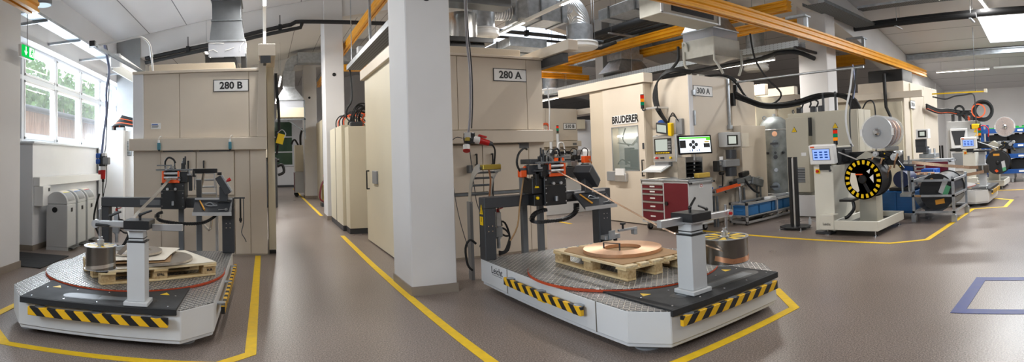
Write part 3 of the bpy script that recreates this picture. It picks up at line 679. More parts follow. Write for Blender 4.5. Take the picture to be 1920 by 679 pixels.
for c, o in (('#d9d22e', b0), ('#3d7ad1', b1), ('#c04040', b2)):
    nm = 'sticker_' + c[1:]; mat(nm, c, .6)
    WM[o.name] = Matrix.Translation(o.location)
    bb = B().add([(o.location.x - .205 + .2105 * math.cos(a), o.location.y + y, .86 + .2155 * math.sin(a)) for a in (1.02, 1.10) for y in (-.16, .16)], [(0, 1, 3, 2)])
    bb.build('sticker_stripe', nm, o)
B().cyl((-3.66, 8.53, .74), (-3.66, 8.515, .74), .05, n=20).build('round_button', 'black', b0)

# --- exit sign on its chain
t = thing('exit_sign', 'green exit sign with arrow and running figure, hung by the left pillar', 'sign', (-3.3, 6.7, 3.1))
B().box(-3.31, -3.285, 6.5, 6.87, 3.125, 3.29).build('sign_face', 'exit_green', t)
B().box(-3.36, -3.31, 6.49, 6.88, 3.115, 3.30).build('housing', 'white', t, .004)
xs = -3.283
b = B().box(xs, xs + .002, 6.575, 6.595, 3.17, 3.27)
b.add([(xs, 6.54, 3.19), (xs, 6.585, 3.14), (xs, 6.63, 3.19), (xs, 6.63, 3.21), (xs, 6.585, 3.17), (xs, 6.54, 3.21)], [(0, 1, 4, 5), (1, 2, 3, 4)]).build('arrow', 'exit_white', t)
f = B().box(xs, xs + .001, 6.70, 6.84, 3.14, 3.28).build('door_pictogram', 'exit_white', t)
xs += .003
b = B().sphere((xs, 6.775, 3.255), .012, 8, 6).tube([(xs, 6.775, 3.24), (xs, 6.765, 3.2)], .01, 6).tube([(xs, 6.765, 3.2), (xs, 6.79, 3.18), (xs, 6.785, 3.15)], .006, 6)
b.tube([(xs, 6.765, 3.2), (xs, 6.75, 3.18), (xs, 6.72, 3.17)], .006, 6).tube([(xs, 6.775, 3.235), (xs, 6.80, 3.22), (xs, 6.81, 3.235)], .005, 6).tube([(xs, 6.775, 3.235), (xs, 6.75, 3.225), (xs, 6.735, 3.205)], .005, 6).build('running_figure', 'exit_green', f)
B().cyl((-3.33, 6.72, 3.3), (-3.33, 6.72, 5.06), .006, n=6).build('chain', 'mid_grey', t)

# ================================================================ TURNTABLE PLATFORMS
def rot2(p, a): return (p[0] * math.cos(a) - p[1] * math.sin(a), p[0] * math.sin(a) + p[1] * math.cos(a))
def platform(ox, oy, label, s, cfg):
    """s=+1: tool side on the right (280 B platform); s=-1: mirrored"""
    t = thing('turntable_platform', label, 'turntable platform', (ox, oy, 0), 0, 'turntable platforms')
    def X(v): return ox + v
    def Y(v): return oy + v
    outl = cfg['outline']
    P = [(X(a), Y(b_)) for a, b_ in outl]
    b = B().prism(P, 'z', .10, .37); b.build('base', 'platform_white', t, .006)
    cx, cy = sum(p[0] for p in P) / len(P), sum(p[1] for p in P) / len(P)
    Q = [(cx + (p[0] - cx) * .985, cy + (p[1] - cy) * .985) for p in P]
    B().prism(Q, 'z', .065, .10).build('skirt', 'platform_white', t, .006)
    for fx, fy in ((-.7, .3), (.7, .3), (-.72, P[-1][1] - oy - .4), (.72, P[-1][1] - oy - .4)):
        B().lathe([(.10, 0), (.10, .015), (.03, .03), (.03, .07)], (X(fx), Y(fy), 0), n=20).build('foot', 'grey', t)
    # tread plate deck
    B().prism([(cx + (p[0] - cx) * .998, cy + (p[1] - cy) * .998) for p in P], 'z', .37, .377).build('deck_plate', 'tread', t)
    # black plate with long slot
    bx0, bx1 = cfg['black']
    b = B().box(X(bx0), X(bx1), Y(-.012), Y(1.0), .377, .392).box(X(bx0), X(bx1), Y(-.03), Y(-.004), .335, .39)
    bp = b.build('cover_plate', 'black_matt', t, .003)
    sx0, sx1 = cfg['slot']; r = .075; sy = .20
    pts = [(X(sx1) + r * math.cos(a), Y(sy) + r * math.sin(a)) for a in [-PI / 2 + PI * k / 8 for k in range(9)]] + [(X(sx0) + r * math.cos(a), Y(sy) + r * math.sin(a)) for a in [PI / 2 + PI * k / 8 for k in range(9)]]
    B().prism(pts, 'z', .390, .3935).build('slot', 'black', bp)
    B().box(X(sx1 - .42 if s > 0 else sx0 + .0), X(sx1 - .05 if s > 0 else sx1 - .02), Y(sy - .055), Y(sy + .055), .3935, .395).build('slide_plate', 'galv_dark', bp)
    pts2 = [(X(sx1) + (r + .012) * math.cos(a), Y(sy) + (r + .012) * math.sin(a)) for a in [-PI / 2 + PI * k / 8 for k in range(9)]] + [(X(sx0) + (r + .012) * math.cos(a), Y(sy) + (r + .012) * math.sin(a)) for a in [PI / 2 + PI * k / 8 for k in range(9)]]
    B().prism(pts2, 'z', .389, .3925).build('slot_rim', 'black', bp)
    for i in range(5):
        for yy in (.05, .4): B().lathe([(.009, 0), (.007, .004), (0, .005)], (X(bx0 + .08 + (bx1 - bx0 - .16) * i / 4), Y(yy), .392), n=8).build('screw', 'chrome', bp)
    for wx, wy in ((bx0 + .12, .42), (bx1 - .22, .42)):
        w = B().prism([(X(wx), Y(wy)), (X(wx + .085), Y(wy)), (X(wx + .0425), Y(wy + .085))], 'z', .392, .3935).build('warning_triangle', 'yellow', bp)
    # turntable
    c = (X(.0), Y(1.42)); R = .965
    tt = B().lathe([(R, .395), (R, .41), (0, .41)], (c[0], c[1], 0), n=96, smooth=False).build('turntable', 'tread', t)
    B().lathe([(R - .01, .377), (R + .006, .380), (R + .006, .402), (R - .004, .405)], (c[0], c[1], 0), n=96).build('rubber_rim', 'orange_rubber', tt)
    # hazard bumpers with round brackets
    for (side, a0, a1, z0, z1, m) in cfg['bumpers']:
        if side == 'f':
            o = B().box(X(a0), X(a1), Y(-.075), Y(-.04), z0, z1).build('bumper', m, t, .003)
            for q in (.08, .5, .92):
                B().lathe([(.045, -.004), (.045, .008)], (X(a0 + (a1 - a0) * q), Y(-.03), z1 - .005), (0, 0, 1), n=16).build('bumper_bracket', 'galv', o)
        else:
            xx = X(outl[0][0]) if side == 'l' else X(outl[3][0]); sg = -1 if side == 'l' else 1
            o = B().box(min(xx + sg * .04, xx + sg * .075), max(xx + sg * .04, xx + sg * .075), Y(a0), Y(a1), z0, z1).build('bumper', m, t, .003)
            for q in (.06, .5, .94): B().lathe([(.045, -.004), (.045, .008)], (xx + sg * .03, Y(a0 + (a1 - a0) * q), z1 - .005), (0, 0, 1), n=16).build('bumper_bracket', 'galv', o)
    # gantry over the back edge
    if not cfg.get('gantry'): return t
    gy = Y(2.78); L0, L1, R0, R1 = cfg['gantry']; zb0, zb1 = .985, 1.115
    g = B().box(X(L0), X(R1), gy - .08, gy + .08, zb0, zb1).build('gantry_beam', 'dark_grey', t, .008)
    gl = B().box(X(L0), X(L1), gy - .08, gy + .08, .377, zb0).build('gantry_post', 'dark_grey', t, .008)
    gr = B().box(X(R0), X(R1), gy - .08, gy + .08, .377, zb0).build('gantry_post', 'dark_grey', t, .008)
    for x, gp in (((L0 + L1) / 2, gl), ((R0 + R1) / 2, gr)):
        for dx in (-.025, .025):
            for z in (.78, .72): B().cyl((X(x + dx), gy - .08, z), (X(x + dx), gy - .087, z), .007, n=8).build('screw', 'chrome', gp)
    # small plates fixed along the beam
    B().box(X(-.12 * s - .14), X(-.12 * s + .14), gy - .086, gy - .08, 1.02, 1.09).build('name_plate', 'mid_grey', g)
    return t

out1 = [(-.95, .42), (-.70, .04), (.73, .0), (.965, .28), (.965, 2.87), (-.95, 2.87)]
out2 = [(-.93, .26), (-.73, .0), (.64, .0), (.93, .33), (.93, 2.87), (-.93, 2.87)]
P1 = platform(-1.41, 4.08, 'turntable platform in front of enclosure 280 B, hazard striped bumpers and dark gantry', 1,
              dict(outline=out1, black=(-.66, .70), slot=(-.25, .42), gantry=(-.81, -.70, .84, 1.0),
                   bumpers=[('f', -.56, .64, .24, .32, 'hazard_front'), ('r', .50, 2.45, .20, .28, 'hazard_side')]))
P2 = platform(3.36, 2.70, 'large white sided turntable platform with copper coil, in front of enclosure 280 A', -1,
              dict(outline=out2, black=(-.74, .64), slot=(-.42, .50), gantry=(-.94, -.80, .68, .88),
                   bumpers=[('f', -.68, .56, .25, .33, 'hazard_front_up'), ('l', .75, 2.13, .225, .305, 'hazard_side')]))
# markings on the 280 A platform's side
text('Leicht', .115, (2.428, 5.14, .295), (0, -1, 0), (0, 0, 1), 'black', P2, label='black maker lettering')
B().box(2.4275, 2.4295, 5.02, 5.25, .240, .248).build('lettering_underline', 'grey', P2)
b = B().box(2.424, 2.429, 4.12, 4.27, .175, .245).build('warning_sticker', 'yellow', P2)
B().box(2.422, 2.4245, 4.14, 4.25, .19, .2).box(2.422, 2.4245, 4.14, 4.25, .215, .235).box(2.422, 2.4245, 4.185, 4.205, .2, .215).build('sticker_print', 'black', b)
B().box(2.426, 2.4305, 3.335, 3.345, .1, .37).build('panel_joint', 'seam', P2)
B().box(2.426, 2.4305, 4.885, 4.895, .1, .37).build('panel_joint', 'seam', P2)
# yellow warning stickers on the 280 B gantry post
for (z0, tri) in ((.93, 1), (.83, 0)):
    if tri: o = B().prism([(5.44, z0 - .01), (5.52, z0 - .01), (5.48, z0 + .10)], 'x', 2.414, 2.419).build('warning_sticker', 'yellow', P2)
    else: o = B().box(2.414, 2.419, 5.44, 5.52, z0 - .04, z0 + .06).build('warning_sticker', 'yellow', P2)
    B().box(2.412, 2.4145, 5.475, 5.485, z0 + .0, z0 + .05).build('sticker_print', 'black', o)

def feeder(ox, oy, s, label, H=0):
    """strip feeding unit carried by the gantry beam; s=+1 as on the 280 B platform, -1 mirrored. (ox, oy) = centre of its black box front"""
    t = thing('strip_feeder', label, 'feeder', (ox, oy, .98), 0, 'strip feeders')
    X = lambda v: ox + s * v
    def bx(b, x0, x1, y0, y1, z0, z1):
        a, c = X(x0), X(x1); return b.box(min(a, c), max(a, c), oy + y0, oy + y1, z0, z1)
    body = bx(bx(B(), -.15, .16, 0, .155, .98, 1.325), -.15, .16, .14, .32, 1.12, 1.325).build('housing', 'black', t, .006)
    for x in (-.135, .14):
        for z in (1.02, 1.13, 1.19, 1.29): B().cyl((X(x), oy, z), (X(x), oy - .006, z), .008, n=8).build('screw', 'chrome', body)
    for x in (-.06, .045):
        B().cyl((X(x), oy, 1.245), (X(x), oy - .03, 1.245), .018, n=14).build('knob', 'alu', body)
    bx(B(), -.15, .16, -.002, 0, 1.222, 1.226).build('panel_joint', 'seam', body)
    bx(B(), -.005, .025, -.035, 0, 1.03, 1.09).build('clamp_lever', 'galv', body, .004)
    # orange guide head
    o = B(); bx(o, -.13, -.105, -.03, .08, 1.325, 1.48); bx(o, .075, .10, -.03, .08, 1.325, 1.48); bx(o, -.13, .10, -.02, .08, 1.325, 1.365)
    g = o.build('guide_frame', 'orange', t, .003)
    for z in (1.395, 1.45): B().cyl((X(-.105), oy - .01, z), (X(.075), oy - .01, z), .018, n=14).build('guide_roller', 'alu', g)
    # tooling plates, rods, clamp blocks
    r_ = random.Random(5)
    B_ = B(); bx(B_, -.21, .27, -.03, .02, 1.485, 1.505); bx(B_, -.20, -.02, -.02, .04, 1.545, 1.56)
    B_.build('cross_bar', 'mid_grey', t, .003)
    for q in ((.10, .20, .0, .2, 1.33, 1.47), (.21, .255, .03, .09, 1.22, 1.42), (.12, .16, .0, .1, 1.5, 1.58), (-.1, .08, .05, .2, 1.38, 1.50)): bx(B(), *q).build('clamp_block', 'black', t, .004)
    for k in range(18):
        x = r_.uniform(-.12, .26); y = r_.uniform(-.02, .25); z = r_.uniform(1.36, 1.52); w = r_.uniform(.012, .03)
        bx(B().cyl((X(x), oy + y, z), (X(x), oy + y, z + r_.uniform(.03, .1)), w * .6, n=8), x - w, x + w, y - w, y + w, z - .01, z + .01).build('adjusting_screw', 'steel' if k % 3 else 'dark_grey', t)
    for x, y, h in ((.15, .02, .13), (.17, .04, .15), (.13, .08, .08)): B().cyl((X(x), oy + y, 1.5), (X(x), oy + y, 1.52 + h), .012, n=8).build('spindle', 'dark_grey', t)
    B().tube([(X(-.09), oy + .05, 1.5), (X(-.10), oy + .05, 1.60), (X(-.05), oy + .03, 1.655), (X(.02), oy + .0, 1.63), (X(.045), oy, 1.58)], .013, 8, sub=4).build('air_hose', 'rubber', t)
    return t
f1 = feeder(-1.2, 6.62, 1, 'black strip feeder with orange guide frame on the 280 B platform gantry')
def chain(pts, label):
    """drag chain: links along a path"""
    t = thing('drag_chain', label, 'drag chain', pts[0], 0, 'drag chains')
    P = [V(p) for p in pts]; Q = []
    for i in range(len(P) - 1):
        p0, p1, p2, p3 = P[max(i - 1, 0)], P[i], P[i + 1], P[min(i + 2, len(P) - 1)]
        for k in range(7):
            u = k / 7; Q.append(0.5 * ((2 * p1) + (p2 - p0) * u + (2 * p0 - 5 * p1 + 4 * p2 - p3) * u * u + (3 * p1 - p0 - 3 * p2 + p3) * u ** 3))
    b = B(); c = B()
    for i in range(0, len(Q) - 1):
        d = (Q[i + 1] - Q[i]); n_ = d.cross(V((0, 1, 0))).normalized()
        b.bar(Q[i], Q[i] + d * .78, .07, .038)
        c.bar(Q[i] + d * .1, Q[i] + d * .9, .055, .030)
    b.build('link', 'black', t, .004); c.build('cross_web', 'black_matt', t)
    return t
chain([(-1.35, 6.72, .93), (-1.42, 6.72, .90), (-1.40, 6.72, .83), (-1.25, 6.72, .795), (-1.0, 6.72, .78), (-.80, 6.72, .80), (-.66, 6.72, .88), (-.62, 6.72, .96)], 'black drag chain looped below the feeder of the 280 B platform')
f2 = feeder(3.28, 5.22, -1, 'black strip feeder with orange guide frame on the 280 A platform gantry')
t = thing('feeder_side_unit', 'black valve box with warning triangle attached left of the 280 A feeder', 'feeder', (3.02, 5.3, 1.2))
b = B().box(2.98, 3.12, 5.26, 5.5, 1.13, 1.31).box(3.0, 3.12, 5.26, 5.5, .985, 1.12).build('housing', 'black', t, .006)
o = B().prism([(3.01, 1.20), (3.07, 1.20), (3.04, 1.26)], 'y', 5.255, 5.26).build('warning_triangle', 'yellow', t)
B().cyl((3.04, 5.26, 1.08), (3.04, 5.24, 1.08), .018, n=12).build('indicator', 'yellow', t)
b = B().box(2.93, 3.12, 5.25, 5.35, 1.36, 1.47).box(2.96, 3.06, 5.25, 5.5, 1.48, 1.54).cyl((2.95, 5.3, 1.42), (2.84, 5.3, 1.42), .02).box(2.98, 3.1, 5.2, 5.26, 1.39, 1.42).build('clamp_block', 'dark_grey', t, .004)
b = B().box(2.84, 2.93, 5.28, 5.36, 1.33, 1.42).box(2.9, 2.95, 5.3, 5.34, 1.40, 1.46).build('orange_bracket', 'orange', t, .01)
B().tube([(3.0, 5.4, 1.66), (2.93, 5.35, 1.67), (2.83, 5.3, 1.60), (2.81, 5.3, 1.48), (2.88, 5.3, 1.36), (2.95, 5.3, 1.30)], .013, 8, sub=4).build('air_hose', 'rubber', t)
B().tube([(2.92, 5.35, 1.34), (2.88, 5.4, 1.0), (2.84, 5.4, .75), (2.75, 5.42, .58)], .010, 8, sub=3).build('copper_tail', 'cardboard', t)
chain([(3.62, 5.3, .97), (3.60, 5.3, .86), (3.45, 5.3, .79), (3.2, 5.3, .785), (3.03, 5.3, .79), (2.98, 5.3, .83), (3.04, 5.3, .90), (3.2, 5.3, .93)], 'black drag chain looped below the feeder of the 280 A platform')

def tooltray(x0, x1, yb, z0, z1, depth, label, parent_name='tool_tray', mirror=False):
    """sloping dark tool board with lip, and pliers, pens, screwdrivers lying on it"""
    yf = yb - depth
    t = thing('tool_tray', label, 'tool tray', ((x0 + x1) / 2, yb, z0), 0, 'tool trays on the gantries')
    vs = [(x0, yf, z0), (x1, yf, z0), (x1, yb, z1), (x0, yb, z1)]
    nrm = V((0, -(z1 - z0), depth)).normalized(); th = -.02
    B().add(vs + [tuple(V(p) + nrm * th) for p in vs], [(0, 1, 2, 3), (4, 7, 6, 5), (0, 4, 5, 1), (1, 5, 6, 2), (2, 6, 7, 3), (3, 7, 4, 0)]).build('board', 'dark_grey', t)
    B().box(x0 - .005, x1 + .005, yf - .012, yf, z0 - .025, z0 + .02).build('front_lip', 'alu', t)
    B().bar((x0, yb - .02, z1 + .01), (x1, yb - .02, z1 + .01), .02, .02).build('back_bar', 'alu', t)
    def at(u, v, h=.012):
        return V((x0 + (x1 - x0) * u, yf + (yb - yf) * v, z0 + (z1 - z0) * v)) + nrm * h
    tl = lambda b, n_, m_, lab, cat: tag(b.build(n_, m_), lab, cat)
    w = lab_of[label]
    tl(B().tube([at(.14, .85), at(.30, .22)], [.009, .012], 8), 'screwdriver', 'sticker_orange', 'orange handled screwdriver lying on the ' + w, 'tool')
    tl(B().tube([at(.55, .5), at(.42, .72), at(.30, .6)], .008, 6, sub=4).tube([at(.55, .5), at(.42, .5), at(.31, .55)], .008, 6, sub=4).tube([at(.55, .5), at(.62, .52)], .012, 6), 'pliers', 'galv', 'pair of pliers with pale handles lying on the ' + w, 'tool')
    tl(B().tube([at(.62, .75), at(.95, .75)], .010, 8), 'file', 'black', 'dark file lying along the top of the ' + w, 'tool')
    tl(B().ring(at(.86, .25), nrm, .010, .020, .006, 14).bar(at(.66, .22), at(.84, .25), .014, .006), 'ring_spanner', 'alu', 'ring spanner lying at the lower end of the ' + w, 'tool')
    return t
lab_of = {}
lab_of['dark sloping tool tray on the right end of the 280 B platform gantry'] = 'left tool tray'
lab_of['dark sloping tool tray on the right end of the 280 A platform gantry'] = 'middle tool tray'
tooltray(-.92, -.43, 6.76, .935, 1.10, .25, 'dark sloping tool tray on the right end of the 280 B platform gantry')
tooltray(3.62, 4.10, 5.36, .915, 1.09, .25, 'dark sloping tool tray on the right end of the 280 A platform gantry')
# slanted operating boxes on short necks
def opbox(cx, cy, cz, dx, dz, tilt, label, red=False, ln=.17, roll=0):
    t = thing('operating_box', label, 'operating box', (cx, cy, 1.1), 0, 'tilted operating boxes')
    B().box(cx - .055, cx + .055, cy - .03, cy + .06, 1.08, cz - .02).build('neck', 'dark_grey', t, .005)
    h = B().cbox((cx, cy, cz), (dx, ln, dz), (0, tilt, roll)).build('housing', 'dark_grey', t, .006)
    n_ = Euler((0, tilt, roll)).to_matrix()
    b = B().cbox(V((cx, cy, cz)) + n_ @ V((0, 0, dz / 2 + .008)), (dx * .94, ln * .94, .016), (0, tilt, roll)).build('front_panel', 'galv', h)
    if red:
        p = V((cx, cy, cz)) + n_ @ V((-.02, -.03, dz / 2 + .01)); B().cyl(p, p + n_ @ V((0, 0, .03)), .012, n=12).cyl(p + n_ @ V((0, 0, .03)), p + n_ @ V((0, 0, .07)), .022, n=14).build('stop_button', 'red', b)
    return t
opbox(-.54, 6.72, 1.29, .26, .085, 1.02, 'small tilted operating box with a red stop button on the 280 B platform gantry', True)
opbox(3.83, 5.35, 1.29, .30, .12, .75, 'larger tilted dark operating box on the 280 A platform gantry', False, .24, .45)

def post(cx, cy, ztop, label, m='galv', w=.15):
    """square column with telescoping collar, black block and clamp lever"""
    t = thing('tension_post', label, 'post', (cx, cy, .394), 0, 'square posts on the platforms')
    h = w / 2
    B().box(cx - h - .025, cx + h + .025, cy - h - .025, cy + h + .025, .394, .43).build('foot_plate', 'light_grey', t, .004)
    B().box(cx - h, cx + h, cy - h, cy + h, .43, ztop - .15).build('column', 'light_grey', t, .006, 2)
    B().box(cx - h - .003, cx + h + .003, cy - h - .003, cy + h + .003, ztop - .15, ztop - .14).box(cx - h + .01, cx + h - .01, cy - h + .01, cy + h - .01, ztop - .12, ztop - .112).build('seal', 'black', t)
    B().box(cx - h + .012, cx + h - .012, cy - h + .012, cy + h - .012, ztop - .14, ztop - .05).build('inner_column', 'light_grey', t, .006)
    B().box(cx - h - .015, cx + h + .02, cy - h - .03, cy + h + .03, ztop - .05, ztop - .035).build('head_plate', 'alu', t, .003)
    k = B().box(cx - h - .02, cx + h + .045, cy - h - .035, cy + h + .035, ztop - .035, ztop + .035).build('clamp_block', 'black', t, .004)
    return t
def lever(p, d, label_t):
    p = V(p); d = V(d)
    return B().cyl(p, p + V((0, 0, .035)), .012, n=10).sphere(p + V((0, 0, .04)), .017, 10, 8).tube([p + V((0, 0, .042)), p + V((0, 0, .055)) + d * .5, p + V((0, 0, .065)) + d], [.012, .010, .009], 8).build('clamp_lever', 'black', label_t)
t = post(-1.045, 4.165, 1.085, 'square beige grey post on the 280 B platform with black clamp block')
lever((-1.02, 4.14, 1.12), (.10, 0, .015), t)
a = B().box(-1.42, -1.12, 4.15, 4.19, 1.05, 1.105).build('arm', 'alu', t, .008, 2)
B().box(-.925, -.67, 4.15, 4.19, 1.03, 1.085).build('arm', 'alu', t, .004)
B().cyl((-1.41, 4.145, 1.075), (-1.41, 4.195, 1.075), .035, n=20).build('arm_end', 'alu', a)
B().tube([(-1.40, 4.13, 1.07), (-1.30, 4.13, 1.065), (-1.28, 4.13, 1.062)], [.014, .011, .009], 8).build('clamp_lever', 'black', a)
lever((-1.28, 4.17, 1.105), (.09, 0, .012), a)
B().cyl((-1.375, 4.17, .86), (-1.375, 4.17, 1.20), .013, n=12).build('rod', 'steel', a)
t = post(3.085, 2.895, 1.04, 'square silver post on the 280 A platform with black clamp block', w=.17)
lever((3.06, 2.87, 1.075), (.07, 0, .05), t)
B().box(2.74, 3.0, 2.88, 2.93, .985, 1.045).build('arm', 'alu', t, .004)
a = B().box(3.20, 3.62, 2.9, 2.94, .97, 1.03).build('arm', 'alu', t, .008, 2)
B().cyl((3.62, 2.893, 1.0), (3.62, 2.947, 1.0), .034, n=20).build('arm_end', 'alu', a)
B().cyl((3.60, 2.893, 1.0), (3.60, 2.87, 1.0), .014, n=12).build('red_knob', 'red', a)
lever((3.32, 2.92, 1.03), (-.10, 0, .015), a)
B().cyl((3.59, 2.93, .78), (3.59, 2.93, 1.08), .014, n=12).build('rod', 'steel', a)

def pulley(cx, cy, z0, z1, r, label, dark, lipr=1.12):
    """hanging guide drum: polished side, clear flange discs, yellow and black sector top"""
    t = thing('guide_drum', label, 'drum', (cx, cy, z0), 0, 'hanging guide drums')
    B().lathe([(r, z0), (r, z1)], (cx, cy, 0), n=64).build('drum', 'steel_drum', t)
    B().ring((cx, cy, z1 + .003), (0, 0, 1), r * .93, r * lipr, .006, 64).build('top_flange', 'acrylic', t)
    B().lathe([(r, z1 - .003), (0, z1 - .0029)], (cx, cy, 0), n=64, smooth=False).build('top_disc', 'light_grey', t)
    B().lathe([(0, z0 - .006), (r * lipr, z0 - .006), (r * lipr, z0), (0, z0)], (cx, cy, 0), n=64, smooth=False).build('bottom_flange', 'acrylic', t)
    y = B(); k = B()
    for i in range(16):
        a0, a1 = 2 * PI * i / 16, 2 * PI * (i + 1) / 16
        (y if i % 2 else k).prism([(cx + q * math.cos(a_), cy + q * math.sin(a_)) for q, a_ in ((r * .30, a0), (r * .92, a0), (r * .92, a1), (r * .30, a1))], 'z', z1 - .002, z1 + .0015 if not i % 2 else z1 + .002)
    y.build('yellow_sectors', 'yellow', t); k.build('dark_sectors', dark, t)
    B().lathe([(r * .2, z1), (r * .2, z1 + .008), (.03, z1 + .012), (.03, z1 + .05), (.018, z1 + .055), (.018, z1 + .08)], (cx, cy, 0), n=24, smooth=False).build('hub', 'alu', t)
    B().box(cx - r * .3, cx + r * .5, cy - .02, cy + .02, z0 - .04, z0 - .008).build('guard_bracket', 'black', t, .003)
    return t
m = mat('steel_drum', '#857f77', 0.24, .95, 0.25, 4)
pulley(-1.37, 4.17, .69, .885, .128, 'hanging guide drum of the 280 B platform, polished steel with pale sectored top', 'grey', 1.08)
pulley(3.56, 2.93, .57, .79, .205, 'hanging guide drum of the 280 A platform with yellow and black sectored top', 'black', 1.05)

# metal strips
def strip(name, pts, w, m, label, across, t_=.003, sub=True):
    P = [V(p) for p in pts]; Q = P
    if sub:
        Q = []
        for i in range(len(P) - 1):
            p0, p1, p2, p3 = P[max(i - 1, 0)], P[i], P[i + 1], P[min(i + 2, len(P) - 1)]
            for k in range(6):
                u = k / 6; Q.append(0.5 * ((2 * p1) + (p2 - p0) * u + (2 * p0 - 5 * p1 + 4 * p2 - p3) * u * u + (3 * p1 - p0 - 3 * p2 + p3) * u ** 3))
        Q.append(P[-1])
    return tag(B().strap(Q, w, t_, across).build(name, m), label, 'metal strip')
mat('strip_silver', '#d8d0c4', .25, .85, .08, 9); mat('strip_copper', '#d9b79a', .25, .85, .08, 9)
strip('metal_strip', [(-1.215, 6.61, 1.40), (-1.32, 6.3, 1.22), (-1.50, 5.9, .98), (-1.37, 5.1, .93), (-1.18, 4.45, .90), (-1.235, 4.26, .80)], .045, 'strip_silver', 'pale metal strip running down from the 280 B feeder to its guide drum', (1, 0, 0))
strip('metal_strip', [(3.30, 5.2, 1.385), (3.18, 4.2, 1.16), (3.07, 3.25, .93), (3.16, 3.05, .84), (3.36, 2.79, .705)], .042, 'strip_copper', 'coppery metal strip running from the 280 A feeder down past the post to its drum', (1, .6, 0))
strip('metal_strip', [(3.56 + .208 * math.cos(a), 2.93 + .208 * math.sin(a), .60 + .05 * max(0, math.cos(a + .6 + PI))) for a in [-2.9 + k * .25 for k in range(12)]], .045, 'copper', 'copper strip wrapped low around the drum of the 280 A platform', (0, 0, 1))
strip('metal_strip', [(-1.37 + .130 * math.cos(a), 4.17 + .130 * math.sin(a), .715 + .02 * math.cos(a)) for a in [-2.9 + k * .25 for k in range(12)]], .03, 'strip_silver', 'thin strip wrapped low around the drum of the 280 B platform', (0, 0, 1))

# ---------------------------------------------------------------- pallets
def pallet(cx, cy, z, rz, label):
    t = thing('wooden_pallet', label, 'pallet', (cx, cy, z), rz, 'wooden pallets on the turntables')
    T = WM[t.name]
    def bx(b, x0, x1, y0, y1, z0, z1): return b.box(x0, x1, y0, y1, z + z0 - z, z + z1 - z, T)
    # length along x (1.2), width along y (0.8)
    for y in (-.33, 0, .33): bx(B(), -.6, .6, y - .05, y + .05, 0, .022).build('bottom_board', 'pine', t, .003)
    for x in (-.5275, 0, .5275):
        for y in (-.33, 0, .33): bx(B(), x - .0725, x + .0725, y - .05, y + .05, .022, .10).build('block', 'osb_block', t, .003)
    for x in (-.5275, 0, .5275): bx(B(), x - .0725, x + .0725, -.4, .4, .10, .122).build('stringer_board', 'pine', t, .003)
    for y, w in ((-.3275, .145), (-.165, .10), (0, .145), (.165, .10), (.3275, .145)):
        bx(B(), -.6, .6, y - w / 2, y + w / 2, .122, .144).build('top_board', 'pine_pale', t, .003)
    return t
# 280 B pallet: long side faces the viewer, turned 32.7 degrees
u = V((1.035, .664)).normalized(); vv = V((-u.y, u.x)); c = V((-1.514, 4.628)) + u * .6 + vv * .4; RZ1 = math.atan2(u.y, u.x)
pallet(c.x, c.y, .412, RZ1, 'wooden pallet with coils and paper sheets on the turntable before 280 B')
PO_, PU_, PV_ = V((-1.514, 4.628)), u.copy(), vv.copy()
pc = lambda a, b_: (PO_ + PU_ * a + PV_ * b_)
text('EPAL', .03, (0, -.3815, .062), (1, 0, 0), (0, 0, 1), 'black', bpy.data.objects['wooden_pallet'], name='brand_mark') if False else None
pallet(3.305, 4.125, .412, PI / 2, 'wooden pallet carrying the copper ring coil on the turntable before 280 A')
# ================================================================ MACHINE 300 A
t = thing('press_machine', 'beige press enclosure 300 A with window, control panel side and sign 300 A', 'machine enclosure', (8.6, 8.6, 0))
B().box(7.53, 9.75, 6.975, 9.99, 0, 3.06).build('body', 'beige', t)
B().box(7.325, 7.55, 8.05, 8.24, .02, 3.02).box(7.325, 7.55, 9.19, 10.0, .02, 3.02).box(7.325, 7.55, 8.24, 9.19, .02, 1.14).box(7.325, 7.55, 8.24, 9.19, 2.15, 3.02).build('front_bay', 'beige_dark', t)
for y0, y1, x in ((8.06, 9.46, 7.30), (9.47, 10.0, 7.33)):
    if y1 < 9.47:
        # panel around the window
        b = B().box(x, x + .03, y0, 8.27, .02, 3.0).box(x, x + .03, 9.16, y1, .02, 3.0).box(x, x + .03, 8.27, 9.16, .02, 1.17).box(x, x + .03, 8.27, 9.16, 2.12, 3.0)
        b.build('front_panel', 'beige', t)
    else: B().box(x, x + .03, y0, y1, .02, 3.0).build('front_panel', 'beige', t)
w = B().box(7.296, 7.31, 8.255, 9.175, 1.155, 1.175).box(7.296, 7.31, 8.255, 9.175, 2.115, 2.135).box(7.296, 7.31, 8.255, 8.275, 1.155, 2.135).box(7.296, 7.31, 9.155, 9.175, 1.155, 2.135).build('window_frame', 'grey', t)
B().box(7.306, 7.312, 8.27, 9.16, 1.17, 2.12).build('window_pane', 'machine_glass', w)
# inside of the press seen through the pane
B().box(7.516, 7.528, 8.2, 9.3, 1.1, 2.2).build('inner_wall', 'light_grey', t)
B().cyl((7.44, 8.3, 1.93), (7.44, 9.12, 1.93), .022, n=12).build('added_glow_tube', 'lamp', t)  # glowing tube added to brighten the inside behind the pane
B().box(7.34, 7.50, 8.3, 8.62, 1.2, 1.62).box(7.34, 7.5, 8.62, 8.8, 1.36, 1.66).box(7.33, 7.45, 8.3, 8.8, 1.18, 1.24).build('press_frame', 'dark_grey', t, .01)
B().bar((7.42, 8.28, 1.95), (7.42, 8.60, 1.72), .03, .04).bar((7.42, 8.60, 1.72), (7.42, 9.1, 1.78), .03, .03).build('press_lever', 'steel', t)
B().tube([(7.4, 8.8, 2.1), (7.4, 8.9, 1.85), (7.4, 8.7, 1.7)], .012, 8, sub=4).build('inner_hose', 'rubber', t)
B().tube([(7.4, 9.1, 1.3), (7.4, 8.95, 1.4), (7.4, 8.7, 1.3)], .015, 8, sub=4).build('inner_hose', 'rubber', t)
